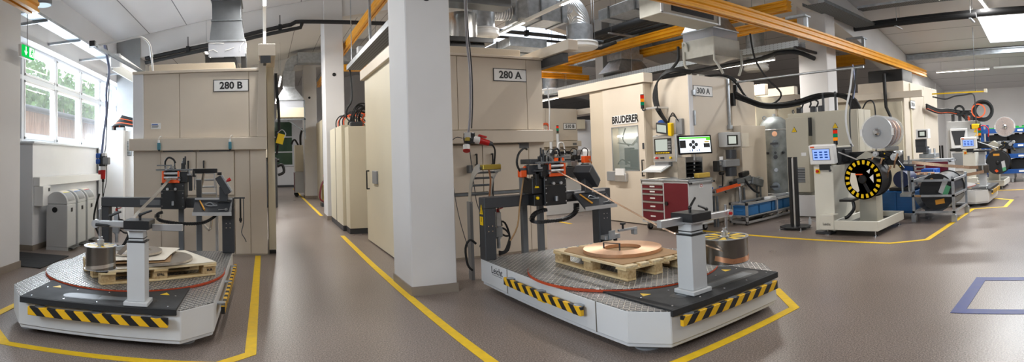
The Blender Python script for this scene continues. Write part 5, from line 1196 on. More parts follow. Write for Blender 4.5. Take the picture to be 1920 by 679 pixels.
# ================================================================ UNWINDERS
def unwinder(label):
    t = thing('unwinder', label, 'unwinder', (7.75, 3.2, 0), 0, 'strip unwinders')
    # u-shaped base trough
    B().box(7.74, 7.80, 3.2, 4.02, .10, .262).box(7.80, 9.06, 3.2, 3.24, .10, .255).box(7.8, 9.06, 3.98, 4.02, .1, .262).box(9.02, 9.06, 3.2, 4.0, .1, .255).build('base_tray', 'cream_grey', t, .005)
    B().box(7.78, 9.04, 3.22, 4.0, .10, .16).build('tray_floor', 'black', t)
    e = B().box(7.73, 7.92, 3.99, 4.26, .10, .36).build('end_block', 'cream_grey', t, .006)
    text('Leicht', .06, (7.727, 4.13, .20), (0, -1, 0), (0, 0, 1), 'black', e)
    for x, y in ((7.82, 3.28), (8.95, 3.28), (7.82, 4.16), (8.95, 4.1)): B().lathe([(.05, 0), (.05, .01), (.014, .02), (.014, .10)], (x, y, 0), n=16).build('levelling_foot', 'steel', t)
    c = B().box(7.90, 8.75, 4.05, 4.43, .05, 1.19).build('column', 'cream_grey', t, .006)
    B().box(7.8, 8.0, 4.1, 4.4, .0, .06).build('column_foot', 'dark_grey', t, .01)
    B().box(8.05, 8.72, 4.07, 4.40, 1.19, 1.52).build('head', 'cab_grey', t, .008)
    B().box(8.08, 8.68, 4.04, 4.07, 1.2, 1.50).box(8.3, 8.6, 4.0, 4.05, 1.24, 1.46).build('drive', 'black', t, .01)
    # tilted panel
    M_ = Matrix.Translation((7.86, 4.22, 1.385)) @ Matrix.Rotation(-.15, 4, 'Y')
    h = B().box(-.03, .10, -.235, .245, -.165, .17, M_).build('panel_housing', 'white', t, .012, 2)
    B().box(-.034, -.03, -.165, .185, -.09, .115, M_).build('screen_bezel', 'grey', h)
    s = B().box(-.037, -.034, -.15, .17, -.08, .10, M_).build('screen', 'screen_blue', h)
    for i in range(3):
        for j in range(3): B().box(-.039, -.037, -.12 + i * .1, -.06 + i * .1, -.05 + j * .045, -.025 + j * .045, M_).build('screen_field', 'blue', s)
    B().box(-.033, -.029, .13, .21, .13, .155, M_).build('maker_mark', 'orange', h)
    B().box(7.87, 7.93, 4.1, 4.3, 1.12, 1.24).build('panel_neck', 'black', t)
    B().cyl((7.90, 4.345, 1.10), (7.86, 4.345, 1.10), .026, n=16).build('stop_button', 'red', t)
    B().box(7.892, 7.90, 4.30, 4.39, 1.06, 1.14).build('stop_plate', 'yellow', t)
    B().cyl((7.90, 4.10, 1.11), (7.87, 4.10, 1.11), .02, n=16).build('push_button', 'dark_grey', t)
    # reel pedestal, cable chain
    B().box(8.25, 8.55, 3.42, 3.74, .16, .66).box(8.2, 8.6, 3.38, 3.78, .16, .18).build('pedestal', 'cab_grey', t, .006)
    B().tube([(7.97, 3.9, .28), (8.0, 3.85, .30), (8.1, 3.78, .42), (8.12, 3.8, .55)], .03, 8, sub=4).build('cable_chain', 'black', t)
    B().box(7.95, 8.25, 3.75, 3.98, .56, .60).build('cable_shelf', 'black', t)
    # dancer unit between the reels
    B().box(8.25, 8.75, 3.05, 3.5, 1.16, 1.40).box(8.5, 8.75, 3.4, 4.06, 1.2, 1.4).build('dancer_housing', 'black', t, .02)
    B().prism([(3.45, 1.10), (3.75, 1.30), (3.55, 1.42), (3.2, 1.25)], 'x', 8.22, 8.5).build('guard', 'cab_grey', t, .006)
    rr = random.Random(2)
    for (y, z, r_) in ((3.02, 1.30, .055), (3.20, 1.12, .055), (2.93, 1.36, .05), (3.35, 1.36, .045)):
        a = B().cyl((8.12, y, z), (8.20, y, z), r_, n=20).cyl((8.10, y, z), (8.22, y, z), r_ * .3, n=10).build('guide_roller', 'light_grey', t)
    for (y, z, a) in ((3.1, 1.33, .35), (3.3, 1.24, -.4), (2.98, 1.22, .9)):
        b = B().cbox((8.2, y, z), (.05, .34, .06), (a, 0, 0)).build('dancer_arm', 'black', t, .01)
        for q in (-.1, .1): B().cyl((8.17, y + q * math.cos(a), z + q * math.sin(a)), (8.165, y + q * math.cos(a), z + q * math.sin(a)), .012, n=8).build('yellow_mark', 'yellow', b)
    B().tube([(8.0, 3.98, 1.42), (7.95, 3.6, 1.28), (7.92, 3.35, 1.20)], .012, 8).build('feed_rod', 'alu', t)
    return t
mat('cream_grey', '#d3d0c4', .42, 0, .03, 3)
random.seed(9)
u1 = unwinder('nearer strip unwinder with tilted blue screen panel, beside the twin black rails')
u2 = dup(u1, None, (14.85, 2.15, 0)); u2['label'] = 'far strip unwinder with blue screen panel standing before the blue racks'
for o in kids(u2):
    if o.name.startswith('end_block'):
        pass
stacklight(7.95, 4.0, 1.62, ['led_orange', 'led_green', 'led_red'], .04, .062, 'red, green and orange signal light on the nearer unwinder by the beige cabinet', [(7.95, 4.02, 1.5), (8.05, 4.1, 1.45)])
stacklight(15.05, 2.85, 1.60, ['led_orange', 'led_green', 'led_red'], .045, .075, 'red, green and orange signal light on the far unwinder', [(15.05, 2.9, 1.5), (15.1, 2.95, 1.45)])
def reel(x, y, z, r, w, label, kind, axis=(1, 0, 0)):
    t = thing('strip_reel', label, 'reel', (x, y, z), 0, 'reels on the unwinders')
    if kind == 'hazard':
        B().lathe([(r, 0), (r, .012), (0, .012)][::-1] + [], (x, y, z), axis, 64, False).lathe([(0, 0), (r, 0)], (x, y, z), axis, 64, False).lathe([(r * .99, 0), (r * .99, .02)], (x, y, z), axis, 64).build('front_disc', 'black_matt', t)
        B().lathe([(r * .72, -.002), (r * .72, 0), (0, 0)], (x, y, z), axis, 48, False).lathe([(0, -.0019), (r * .72, -.002)], (x, y, z), axis, 48, False).build('inner_disc', 'dark_grey', t)
        n_ = 40
        for i in range(n_):
            if i % 2: continue
            a0, a1 = 2 * PI * i / n_, 2 * PI * (i + 1) / n_
            B().prism([(y + q * math.cos(a), z + q * math.sin(a)) for q, a in ((r * .74, a0), (r * .94, a0), (r * .94, a1), (r * .74, a1))], 'x', x - .004, x).build('yellow_segment', 'yellow', t)
        B().lathe([(r * .93, .02), (r * .93, w)], (x, y, z), axis, 48).build('wound_strip', 'black', t)
        B().lathe([(r, w), (r, w + .015), (0, w + .015)], (x, y, z), axis, 64, False).build('rear_disc', 'black_matt', t)
        B().lathe([(.075, -.02), (.06, -.045), (.02, -.05), (0, -.05)][::-1], (x, y, z), axis, 24).build('hub', 'black', t)
        B().prism([(y - .03, z - .02), (y + .02, z - .04), (y - .08, z - .23), (y - .13, z - .20)], 'x', x - .012, x - .001).build('lock_bar', 'black', t, .003)
        B().prism([(y + .13, z + .09), (y - .0, z + .09), (y - .0, z + .04), (y + .02, z + .04), (y + .02, z + .07), (y + .13, z + .07)], 'x', x - .008, x - .001).build('orange_hook', 'orange', t)
        B().prism([(y - .07, z + .13), (y - .14, z + .17), (y - .12, z + .09)], 'x', x - .006, x - .001).prism([(y - .12, z + .03), (y - .19, z + .08), (y - .19, z - .06)], 'x', x - .006, x - .001).build('white_triangles', 'white', t)
        pts = [(y + .12, z + .11), (y + .20, z + .10)] + [(y + r * .73 * math.cos(a), z + r * .73 * math.sin(a)) for a in (.25, 0, -.3, -.6, -.9, -1.15)] + [(y + .05, z - .21)]
        B().prism([(y + .13, z + .10), (y + .21, z + .11), (y + .235, z - .03), (y + .20, z - .14), (y + .10, z - .22), (y + .07, z - .19)], 'x', x - .004, x - .001).build('paper_label', 'paper', t)
    elif kind == 'black':
        B().lathe([(0, 0), (r, 0), (r, .015), (0, .015)], (x, y, z), axis, 64, False).build('front_disc', 'black_matt', t)
        B().lathe([(r * .92, .02), (r * .92, w)], (x, y, z), axis, 48).build('wound_strip', 'black', t)
        B().lathe([(r, w), (r, w + .015), (0, w + .015)], (x, y, z), axis, 64, False).build('rear_disc', 'black_matt', t)
        B().lathe([(0, -.05), (.02, -.05), (.05, -.03), (.06, 0)], (x, y, z), axis, 20).build('hub', 'black', t)
    else:
        B().lathe([(0, 0), (r, 0), (r, .006), (0, .006)], (x, y, z), axis, 64, False).build('clear_disc', 'acrylic', t)
        B().lathe([(.05, .012), (r * .93, .012), (r * .93, .045), (.05, .045)], (x, y, z), axis, 64, False).build('wound_strip', 'steel_strip' if kind == 'steel' else 'copper', t)
        B().lathe([(0, -.07), (.03, -.07), (.06, -.04), (.075, -.01), (.075, 0)], (x, y, z), axis, 24).build('hub', 'chrome', t)
        B().cyl((x, y, z), (x + w, y, z), .05, n=16).build('shaft', 'steel', t)
        for q in (.33, .62, .93):
            B().lathe([(0, w * q), (r * .96, w * q), (r * .96, w * q + .006), (0, w * q + .006)], (x, y, z), axis, 64, False).build('clear_disc', 'acrylic', t)
            B().lathe([(.05, w * q - .05), (r * .80, w * q - .05), (r * .80, w * q - .01), (.05, w * q - .01)], (x, y, z), axis, 56, False).build('wound_strip', 'copper' if q > .5 else 'brown_strip', t)
        for q in (-.97, .97): B().box(x - .008, x - .002, y + q * r - .02, y + q * r + .02, z - .06, z + .06).build('edge_clip', 'white', t)
    return t
mat('steel_strip', '#b9b9b8', .24, .9, .12, 20); mat('brown_strip', '#7a5544', .4, .6, .2, 14)
reel(7.75, 3.43, .965, .335, .45, 'black reel disc with a ring of yellow segments on the nearer unwinder', 'hazard')
reel(8.10, 3.29, 1.73, .295, .62, 'upper silver reel with clear discs on the nearer unwinder', 'steel')
r_ = reel(14.5, 2.26, .81, .34, .4, 'black reel with orange label on the far unwinder', 'black')
B().box(14.49, 14.497, 2.2, 2.38, 1.0, 1.06).build('orange_label', 'sticker_orange', r_)
B().prism([(2.12, .55), (2.02, .58), (2.06, .86), (2.16, .83)], 'x', 14.49, 14.497).build('grey_label', 'light_grey', r_); B().prism([(2.12, .55), (2.02, .58), (2.035, .68), (2.135, .65)], 'x', 14.486, 14.49).build('green_label', 'sticker_green', r_)
B().prism([(2.30, .62), (2.36, .58), (2.30, .52), (2.24, .56)], 'x', 14.49, 14.497).build('orange_arrow', 'orange', r_)
r_ = reel(14.6, 2.03, 1.82, .29, .35, 'upper clear reel with copper strip on the far unwinder', 'copper')
for i, (y, z0, z1) in enumerate(((3.42, 1.05, 1.32), (3.25, .98, 1.30), (3.10, .95, 1.16), (2.97, 1.12, 1.36))):
    strip('metal_strip', [(8.08, y - .05, z1), (8.06, y, (z0 + z1) / 2), (8.08, y + .03, z0)], .03, 'copper_pale', ['tan strip tail hanging nearest the yellow ringed reel disc', 'second tan strip tail hanging between the guide rollers', 'short tan strip tail below the rollers of the near unwinder', 'rightmost tan strip tail on the rollers of the near unwinder'][i], (0, 1, .2), sub=False)

# ================================================================ CAGE WITH BLACK REEL, BLUE BIN
t = thing('reel_cage', 'galvanised steel cage frame on feet holding a black reel, beside the blue tray bin', 'cage', (9.9, 2.7, 0))
s = .05; x0, x1, y0, y1 = 9.30, 10.48, 2.29, 3.12
for x in (x0, x1 - s):
    for y in (y0, y1 - s):
        B().box(x, x + s, y, y + s, .0, .86).box(x - .02, x + s + .02, y - .02, y + s + .02, 0, .14).build('corner_post', 'galv', t, .003)
for z in (.19, .50, .79):
    for (a, b_, c, d) in ((x0, x1, y0, y0 + s * .8), (x0, x1, y1 - s * .8, y1), (x0, x0 + s * .8, y0, y1), (x1 - s * .8, x1, y0, y1)):
        if z == .5 and c == y1 - s * .8: continue
        B().box(a, b_, c, d, z - .02, z + .02).build('rail', 'galv', t)
B().box(x0 - .005, x0, 3.0 - .06, 3.0 + .06, .48, .52).build('wooden_tag', 'cardboard', t)
b = B()
for k in range(9):
    a0 = PI + PI * (k + 1) / 11; a1 = PI + PI * (k + 2) / 11
    b.add([(x, 2.70 + .40 * math.cos(a), .56 + .38 * math.sin(a)) for a in (a0, a1) for x in (x0 + .05, x1 - .05)], [(0, 1, 3, 2)])
b.build('cradle', 'galv_dark', t)
r_ = thing('strip_reel', 'large black reel with grey, green and orange labels lying in the steel cage', 'reel', (9.42, 2.65, .22), 0)
B().lathe([(0, 0), (.345, 0), (.345, .015), (0, .015)], (9.40, 2.65, .57), (1, 0, 0), 64, False).build('front_disc', 'black_matt', r_)
B().lathe([(.325, .015), (.325, .9)], (9.40, 2.65, .57), (1, 0, 0), 64).build('wound_strip', 'black', r_)
B().lathe([(.345, .9), (.345, .915), (0, .915)], (9.40, 2.65, .57), (1, 0, 0), 64, False).build('rear_disc', 'black_matt', r_)
B().cyl((9.40, 2.65, .57), (9.39, 2.65, .57), .03, n=16).build('bore', 'dark_gap', r_)
B().cyl((9.40, 2.74, .80), (9.392, 2.74, .80), .035, n=18).build('round_label', 'cardboard', r_)
B().prism([(2.50, .84), (2.41, .80), (2.53, .52), (2.62, .56)], 'x', 9.39, 9.397).build('grey_label', 'light_grey', r_)
B().prism([(2.46, .70), (2.37, .66), (2.45, .48), (2.54, .52)][:], 'x', 9.385, 9.389).build('green_label', 'sticker_green', r_)
B().prism([(2.68, .32), (2.50, .35), (2.51, .44), (2.69, .41)], 'x', 9.39, 9.397).build('orange_label', 'sticker_orange', r_)
t = thing('tray_bin', 'large blue tray bin on legs between unwinder and steel cage', 'bin', (10.0, 3.5, 0))
B().box(9.62, 10.5, 3.18, 3.22, .14, .55).box(9.62, 10.5, 3.86, 3.90, .14, .55).box(9.62, 9.66, 3.18, 3.90, .14, .55).box(10.46, 10.5, 3.18, 3.90, .14, .55).box(9.62, 10.5, 3.18, 3.9, .12, .16).build('tub', 'bin_blue', t, .006)
for y in (3.16, 3.55, 3.86):
    B().box(9.60, 9.66, y, y + .06, 0, .56).build('rib_leg', 'bin_blue', t, .004)
for y in (3.16, 3.86): B().box(10.44, 10.5, y, y + .06, 0, .5).build('rib_leg', 'bin_blue', t)
for z in (.22, .3, .38): B().box(9.612, 9.62, 3.2, 3.88, z, z + .03).build('side_rib', 'bin_blue', t)
t = thing('motor_roll', 'dark blue wrapped roll lying above the blue tray bin behind the reel', 'roll', (10.0, 3.45, .56))
B().cyl((9.80, 3.5, .78), (10.3, 3.5, .78), .17, n=32).build('roll', 'navy', t)
B().box(9.75, 10.4, 3.3, 3.75, .55, .62).build('cradle', 'black', t, .01)
tag(B().box(10.9, 11.3, 3.75, 4.1, .5, .9).build('blue_box', 'blue', bev=.01) if False else B().box(12.6, 13.0, 3.55, 3.95, .45, .80).cyl((12.55, 3.6, .45), (12.55, 3.6, .8), .03, n=10).build('blue_unit', 'blue', bev=.01), 'blue cube shaped unit before the big grey cabinet', 'unit')
# yellow wire and boxes between
t = thing('tube_stand', 'stand of upright steel tubes between the near unwinder and the steel cage', 'stand', (9.9, 3.1, 0))
B().cyl((9.25, 3.28, .55), (9.25, 3.28, 1.27), .022, n=12).cyl((9.30, 3.15, .55), (9.30, 3.15, 1.27), .022, n=12).build('tube', 'steel', t)
B().box(9.2, 9.34, 3.1, 3.32, .50, .56).build('base', 'galv', t)
t = thing('tilted_display', 'small tilted blue display in the middle of the reel guides', 'display', (9.2, 3.2, 1.0))
M_ = Matrix.Translation((9.15, 3.12, 1.06)) @ Matrix.Rotation(-.9, 4, 'Y') @ Matrix.Rotation(.2, 4, 'X')
B().box(-.02, .02, -.12, .12, -.09, .09, M_).build('housing', 'dark_grey', t, .005); B().box(-.024, -.02, -.10, .10, -.07, .07, M_).build('screen', 'blue', t)
B().box(9.1, 9.3, 3.05, 3.25, .56, .60).cyl((9.2, 3.13, .6), (9.17, 3.13, 1.0), .015, n=8).build('stem', 'steel', t)

# ================================================================ THIRD PLATFORM
out3 = [(x, y if y < 2 else 1.95) for x, y in out2]
P3 = platform(12.2, 2.03, 'far small looking turntable platform behind the steel cage, with copper strips', -1,
              dict(outline=out3, black=(-.74, .64), slot=(-.42, .50), gantry=None, bumpers=[('f', -.55, .52, .24, .33, 'hazard_front_up')]))
def dupn(o, dx, dy, label):
    c = dup(o, None, (o.location.x + dx, o.location.y + dy, o.location.z)); c['label'] = label; return c
pst = [o for o in bpy.data.objects if o.name.startswith('tension_post') and o.parent is None and o.location.x > 2][0]
t = thing('tension_post', 'grey post on the far platform carrying a silver strip drum', 'post', (11.92, 2.22, .394), 0, 'square posts on the platforms')
B().box(11.84, 12.0, 2.14, 2.30, .394, .72).box(11.82, 12.02, 2.12, 2.32, .394, .42).build('column', 'light_grey', t, .006)
B().lathe([(.15, .72), (.15, .90), (.13, .905), (0, .905)], (11.92, 2.22, 0), n=40).build('drum', 'steel_drum', t)
B().box(11.83, 12.01, 2.13, 2.31, .905, .93).box(11.85, 11.99, 2.15, 2.29, .93, 1.22).build('upper_column', 'light_grey', t)
B().box(11.70, 12.0, 2.0, 2.4, 1.22, 1.26).build('clamp_block', 'black', t, .006)
strip('metal_strip', [(11.88, 2.12, .85), (11.7, 2.5, .87), (11.5, 3.1, .95), (11.3, 3.75, 1.05)], .07, 'strip_copper', 'upper copper strip stretching left from the drum of the far platform', (0, 0, 1), sub=False)
strip('metal_strip', [(11.90, 2.07, .77), (11.5, 2.4, .73), (11.0, 3.0, .68), (10.7, 3.35, .66)], .07, 'strip_copper', 'lower copper strip stretching left from the drum of the far platform', (0, 0, 1), sub=False)
t = thing('strip_coil', 'small flat copper coil on a trestle behind the steel cage', 'coil', (10.75, 3.2, .6))
B().ring((10.7, 3.25, .83), (0, 0, 1), .05, .20, .03, 36).build('coil', 'copper_pale', t); B().box(10.5, 11.1, 3.0, 3.5, .77, .815).build('board', 'galv', t)
for x in (10.56, 11.0):
    for y in (3.05, 3.40): B().box(x, x + .04, y, y + .04, 0, .77).build('leg', 'galv', t)

# ================================================================ MACHINES BEHIND
t = thing('press_enclosure', 'beige press enclosure 510 A behind the far reels, carrying the small sign on its edge', 'machine enclosure', (15, 6, 0))
B().box(13.7, 17.2, 4.70, 6.1, .0, 3.24).box(13.7, 17.2, 6.1, 7.9, 0, 3.0).build('body', 'beige', t, .006)
B().box(13.64, 13.70, 4.75, 7.1, .05, 2.66).build('side_panel', 'cream', t, .004)
B().box(13.48, 13.70, 4.1, 7.7, 2.74, 2.92).build('side_rail_cover', 'beige', t, .005)
B().box(14.2, 14.3, 4.66, 4.7, .02, 3.2).box(15.6, 15.61, 4.69, 4.7, 0, 3.2).build('corner_trim', 'cream', t)
f = B().box(14.12, 14.55, 4.65, 4.655, 2.46, 2.70).build('number_sign', 'black', t, .006); B().box(14.135, 14.535, 4.645, 4.65, 2.475, 2.685).build('sign_face', 'white', f)
text('510 A', .155, (14.335, 4.643, 2.58), (1, 0, 0), (0, 0, 1), 'black', f, bold=.005, wid=.85)
B().box(13.62, 13.7, 4.9, 5.3, 1.3, 1.4).build('latch', 'grey', t)
B().box(13.8, 14.7, 4.75, 5.8, 3.24, 3.6).build('fan_box', 'black', t, .02)
t = thing('display_box', 'white display box with black framed screen on the edge of machine 510 A', 'control box', (13.5, 4.2, 1.57))
B().box(13.5, 13.72, 3.98, 4.33, 1.58, 1.84).build('housing', 'white', t, .008); B().box(13.494, 13.5, 4.03, 4.27, 1.62, 1.80).build('bezel', 'black', t); B().box(13.49, 13.494, 4.08, 4.22, 1.66, 1.77).build('screen', 'screen_grey', t)
B().box(13.6, 13.75, 4.1, 4.39, 1.35, 1.57).box(13.5, 13.8, 4.05, 4.35, 1.2, 1.36).build('bracket', 'dark_grey', t)
t = thing('wall_device', 'grey bench device on brackets right of the far red tool cabinet', 'device', (13.8, 4.1, 1.0))
B().box(13.6, 14.1, 3.85, 4.3, 1.04, 1.16).box(13.65, 13.8, 4.0, 4.2, 1.16, 1.3).cyl((13.6, 3.85, 1.1), (13.6, 3.85, 1.3), .03, n=10).build('body', 'galv', t, .01)
t = thing('press_enclosure', 'beige press enclosure behind the white pillar, its sign 510 A mostly covered', 'machine enclosure', (12.8, 8.2, 0))
B().box(11.8, 15.5, 8.0, 11.2, 0, 3.1).build('body', 'beige', t, .006)
B().box(11.62, 11.8, 7.0, 11.2, 2.9, 3.12).build('side_rail_cover', 'beige', t, .005)
B().box(12.3, 13.6, 7.96, 8.0, 0, 2.8).build('panel', 'cream', t, .004)
f = B().box(11.9, 12.4, 7.95, 7.98, 2.6, 2.82).build('number_sign', 'white', t)
t = thing('press_enclosure', 'wide beige enclosure side visible between machine 300 A and the white pillar', 'machine enclosure', (13, 9.5, 0))
B().box(10.7, 11.6, 7.6, 11.5, 0, 2.85).build('body', 'cream', t, .006)
B().box(10.55, 10.7, 7.2, 11.6, 2.85, 3.12).build('side_rail_cover', 'beige', t, .006)
t = thing('press_enclosure', 'distant beige enclosure carrying the sign 510 B in the gap beside 280 A', 'machine enclosure', (8.5, 14, 0))
B().box(6.5, 9.72, 14.03, 17, 0, 3.04).build('body', 'beige_dark', t, .006)
panels(t, [(6.5, 8.5, 2.0, 3.03), (8.5, 9.72, 2.0, 3.03), (6.5, 8.5, .02, 1.8), (8.5, 9.1, .02, 1.8), (9.1, 9.72, .02, 1.8)], 14.03)
B().box(6.5, 9.75, 13.85, 14.0, 1.80, 1.98).build('door_rail_cover', 'beige', t, .005)
sign('510 B', 9.16, 9.66, 2.36, 2.56, 14.0, t, .15)
B().ring((8.48, 14.0 - .012, 2.42), (0, 1, 0), .10, .16, .02, 26).build('round_sign', 'orange', t)
B().box(9.4, 9.55, 13.84, 13.85, 1.84, 1.92).build('vent', 'louvre', t)
B().box(9.75, 10.3, 13.2, 17, 2.84, 3.02).build('side_rail_cover', 'beige', t, .005)
tag(B().tube([(7.93, 12.9, 3.6), (7.95, 12.9, 3.3), (7.98, 12.9, 2.9), (7.95, 12.9, 2.3), (7.98, 12.9, 1.2)], .022, 8, sub=4).build('hanging_hose', 'cable_white'), 'white hose hanging in front of enclosure 510 B', 'hose')
for x, l in ((7.80, 'white upright plastic tube in the distant feeder cluster, nearer enclosure 280 A'), (8.04, 'white upright plastic tube in the distant feeder cluster, under the small signal light')):
    tag(B().cyl((x, 12.6, .95), (x, 12.6, 2.15), .045, n=16).build('plastic_tube', 'cable_white'), l, 'tube')
stacklight(8.04, 12.6, 2.25, ['led_green', 'led_red'], .035, .07, 'small red and green signal light before enclosure 510 B')
t = thing('feeding_machine', 'distant cluster of black and orange feeding equipment in the gap before 510 B', 'feeder', (7.3, 11.7, 0))
rr = random.Random(21)
B().box(6.2, 8.4, 11.3, 12.8, .0, .95).build('bench', 'light_grey', t, .01)
B().box(6.3, 8.3, 11.25, 11.9, .95, 1.22).build('bed', 'dark_grey', t, .01)
for k in range(60):
    x = rr.uniform(6.3, 8.3); y = rr.uniform(11.2, 11.9); z = rr.uniform(1.2, 1.62); w = rr.uniform(.03, .1)
    B().box(x - w, x + w, y - w, y + w, z - w * .7, z + w * .7).build(('clamp_block', 'metal_block', 'guide_block')[k % 3], ('black', 'galv', 'dark_grey')[k % 3], t, .005)
for x in (7.0, 7.85): B().box(x, x + .22, 11.05, 11.2, 1.32, 1.50).build('orange_guide', 'orange', t, .01)
for k in range(5): B().tube([(6.4 + .35 * k, 11.2, 1.5), (6.45 + .35 * k, 11.1, 1.7), (6.6 + .35 * k, 11.1, 1.66), (6.65 + .35 * k, 11.2, 1.45)], .012, 6, sub=4).build('hose', 'rubber', t)
B().tube([(7.3, 11.5, 1.6), (7.35, 11.5, 1.85), (7.5, 11.5, 1.85), (7.55, 11.5, 1.6)], .02, 8, sub=4).build('hose', 'cable_white', t)
strip('metal_strip', [(7.96, 11.0, 1.42), (8.1, 10.85, 1.1), (8.1, 10.6, .8)], .05, 'copper', 'copper strip hanging from the distant feeding machine', (1, 0, 0), sub=False)
tag(B().box(8.15, 8.38, 11.4, 11.7, .952, 1.7).build('white_hood', 'white', bev=.08), 'white rounded hood on the distant feeding machine beside machine 300 A', 'hood')
# --- big grey cabinet, racks
t = thing('control_cabinet', 'big light grey control cabinet with two rounded door shields near the far wall', 'cabinet', (19, 4.2, 0))
mat('cab_far', '#c3c3c1', .45, 0, .03, 3)
B().box(18.0, 18.9, 3.37, 4.60, .08, 2.14).build('body', 'cab_far', t, .006)
for z0, z1 in ((1.17, 1.88), (.35, 1.08)):
    d = B().prism([(4.48, z1), (3.83, z1), (3.86, z0), (4.45, z0)], 'x', 17.92, 18.0).build('shield', 'white', t, .02, 2)
    B().prism([(4.42, z1 - .08), (3.90, z1 - .08), (4.02, z0 + .12), (4.30, z0 + .12)], 'x', 17.905, 17.92).build('grille', 'dark_grey' if z0 > 1 else 'grey', d, .01)
B().box(17.89, 17.93, 3.8, 4.5, 1.08, 1.16).box(17.86, 17.9, 4.0, 4.3, 1.06, 1.18).build('centre_panel', 'black', t, .02)
B().box(17.88, 17.995, 3.38, 3.78, .9, 1.0).build('yellow_notice', 'yellow', t) if False else B().box(17.985, 18.0, 3.38, 3.5, 1.02, 1.1).build('notice', 'yellow', t)
w = B().prism([(3.62, 1.72), (3.48, 1.72), (3.55, 1.86)], 'x', 17.985, 17.995).build('warning_triangle', 'yellow', t)
for y in (4.75,): B().box(17.9, 17.96, y, y + .06, 0, 1.3).box(17.9, 17.96, y + .1, y + .16, 0, 1.3).build('side_rail', 'black', t)
t = thing('cable_bundle', 'black and orange cables with round coils on the roof of the big grey cabinet', 'cable', (18, 4.2, 2.2))
random.seed(8)
for k in range(10):
    dz = random.uniform(0, .13); y1 = random.uniform(3.3, 3.9)
    B().tube([(15.4, 4.55, 2.50 + dz), (16.6, 4.5, 2.40 + dz), (17.5, 4.4, 2.44 + dz), (18.1, 4.1, 2.38 + dz), (18.2, y1 + .2, 2.34 + dz), (18.2, y1, 2.15)], .035, 7, sub=4).build('cable', 'orange_cable' if k in (1, 6) else 'rubber', t)
for k in range(4): B().ring((17.9 - .04 * k, 3.22, 2.46), (1, .15, 0), .24 + .03 * k, .30 + .03 * k, .05, 30).build('coiled_cable', 'rubber', t)
B().ring((17.65, 3.35, 2.46), (1, .15, 0), .21, .25, .05, 30).build('coiled_orange_cable', 'orange_cable', t)
for y in (4.4, 4.15, 3.9, 3.7): B().box(18.15, 18.3, y - .05, y + .05, 2.14, 2.40).build('gland', 'dark_grey', t)
B().ring((17.95, 4.1, 2.52), (1, .15, 0), .12, .2, .05, 24).build('coiled_cable', 'rubber', t)
t = thing('pallet_rack', 'blue beamed storage rack with dark coil boxes against the far wall at the right edge', 'rack', (17.5, 1.5, 0))
for y in (3.12, .3): B().box(16.9, 17.0, y - .05, y + .05, 0, 1.95).box(17.9, 18.0, y - .05, y + .05, 0, 1.95).build('upright', 'frame_blue', t)
for z in (1.72, 1.22, .88, .37):
    B().box(16.86, 16.92, .3, 3.1, z - .07, z + .07).box(17.95, 18.0, .3, 3.1, z - .07, z + .07).build('beam', 'frame_blue', t)
    B().box(16.92, 17.95, .3, 3.1, z + .0, z + .02).build('deck', 'galv_dark', t)
    for y in (2.45, 1.75): B().box(16.853, 16.86, y, y + .18, z - .03, z + .03).build('beam_label', 'white', t)
k = 0
for z, h in ((1.25, .34), (.92, .22), (.40, .36), (1.75, .08)):
    for y in (2.35, 1.65, .95):
        m_ = 'black_matt' if h > .3 else ('galv_dark' if h > .1 else 'green')
        if z == .92: m_ = 'cardboard' if y > 2 else 'galv_dark'
        tag(B().box(17.0, 17.8, y - .05, y + .55, z, z + h).cyl((17.2, y + .1, z + h), (17.2, y + .1, z + h + .05), .06, n=12).cyl((17.3, y + .35, z + h), (17.3, y + .35, z + h + .04), .08, n=12).build('storage_box', m_, bev=.01), ['dark', 'dark', 'dark', 'flat brown', 'flat grey', 'flat grey', 'black', 'black', 'black', 'low green', 'low green', 'low green'][k] + ' box on the ' + ['second highest', 'third highest', 'lowest', 'top'][k // 3] + ' level of the blue rack, ' + ['left', 'middle', 'right'][k % 3] + ' bay', 'box', 'boxes in the blue rack'); k += 1
for y in (2.1, 1.3):
    tag(B().box(16.95, 17.6, y, y + .55, .12, .30).box(16.95, 17.6, y + .03, y + .1, 0, .12).box(16.95, 17.6, y + .42, y + .5, 0, .12).build('floor_stand', 'light_grey', bev=.01), 'pale low stand on the floor under the rack, ' + ('left one' if y > 2 else 'right one'), 'stand', 'stands under the blue rack')
t = thing('swivel_arm', 'long yellow overhead arm with a hanging plug box before the big grey cabinet', 'arm', (16.5, 3.5, 2.8))
B().bar((15.2, 4.3, 2.93), (15.2, 2.65, 2.91), .04, .04).build('boom', 'tape_yellow', t)
B().box(15.15, 15.25, 2.6, 2.68, 2.88, 2.99).build('end_cap', 'cream', t)
B().cyl((15.2, 2.95, 2.93), (15.2, 2.95, 4.9), .008, n=6).build('tie_rod', 'dark_grey', t)
B().tube([(15.25, 4.3, 2.85), (15.22, 3.9, 2.75), (15.2, 3.6, 2.82), (15.2, 3.3, 2.84), (15.2, 3.05, 2.86), (15.2, 2.98, 2.7), (15.2, 2.97, 2.3), (15.2, 2.97, 1.95)], .022, 8, sub=4).build('supply_cable', 'dark_grey', t)
B().box(15.1, 15.3, 2.87, 3.10, 1.80, 1.95).build('plug_box', 'yellow', t, .02); B().box(15.12, 15.28, 3.10, 3.14, 1.80, 1.93).build('plug_cover', 'black', t); B().box(15.12, 15.28, 2.83, 2.87, 1.82, 1.93).build('plug_cover', 'black', t)
B().cyl((15.2, 2.98, 1.80), (15.2, 2.98, 1.62), .012, n=8).tube([(15.2, 3.03, 1.58), (15.2, 2.98, 1.63), (15.2, 2.92, 1.58)], .014, 6).build('hook', 'yellow', t)
B().tube([(15.2, 2.84, 1.88), (15.2, 2.7, 1.88), (15.2, 2.6, 1.75), (15.2, 2.62, 1.55)], .016, 8, sub=4).build('plug_lead', 'red', t)
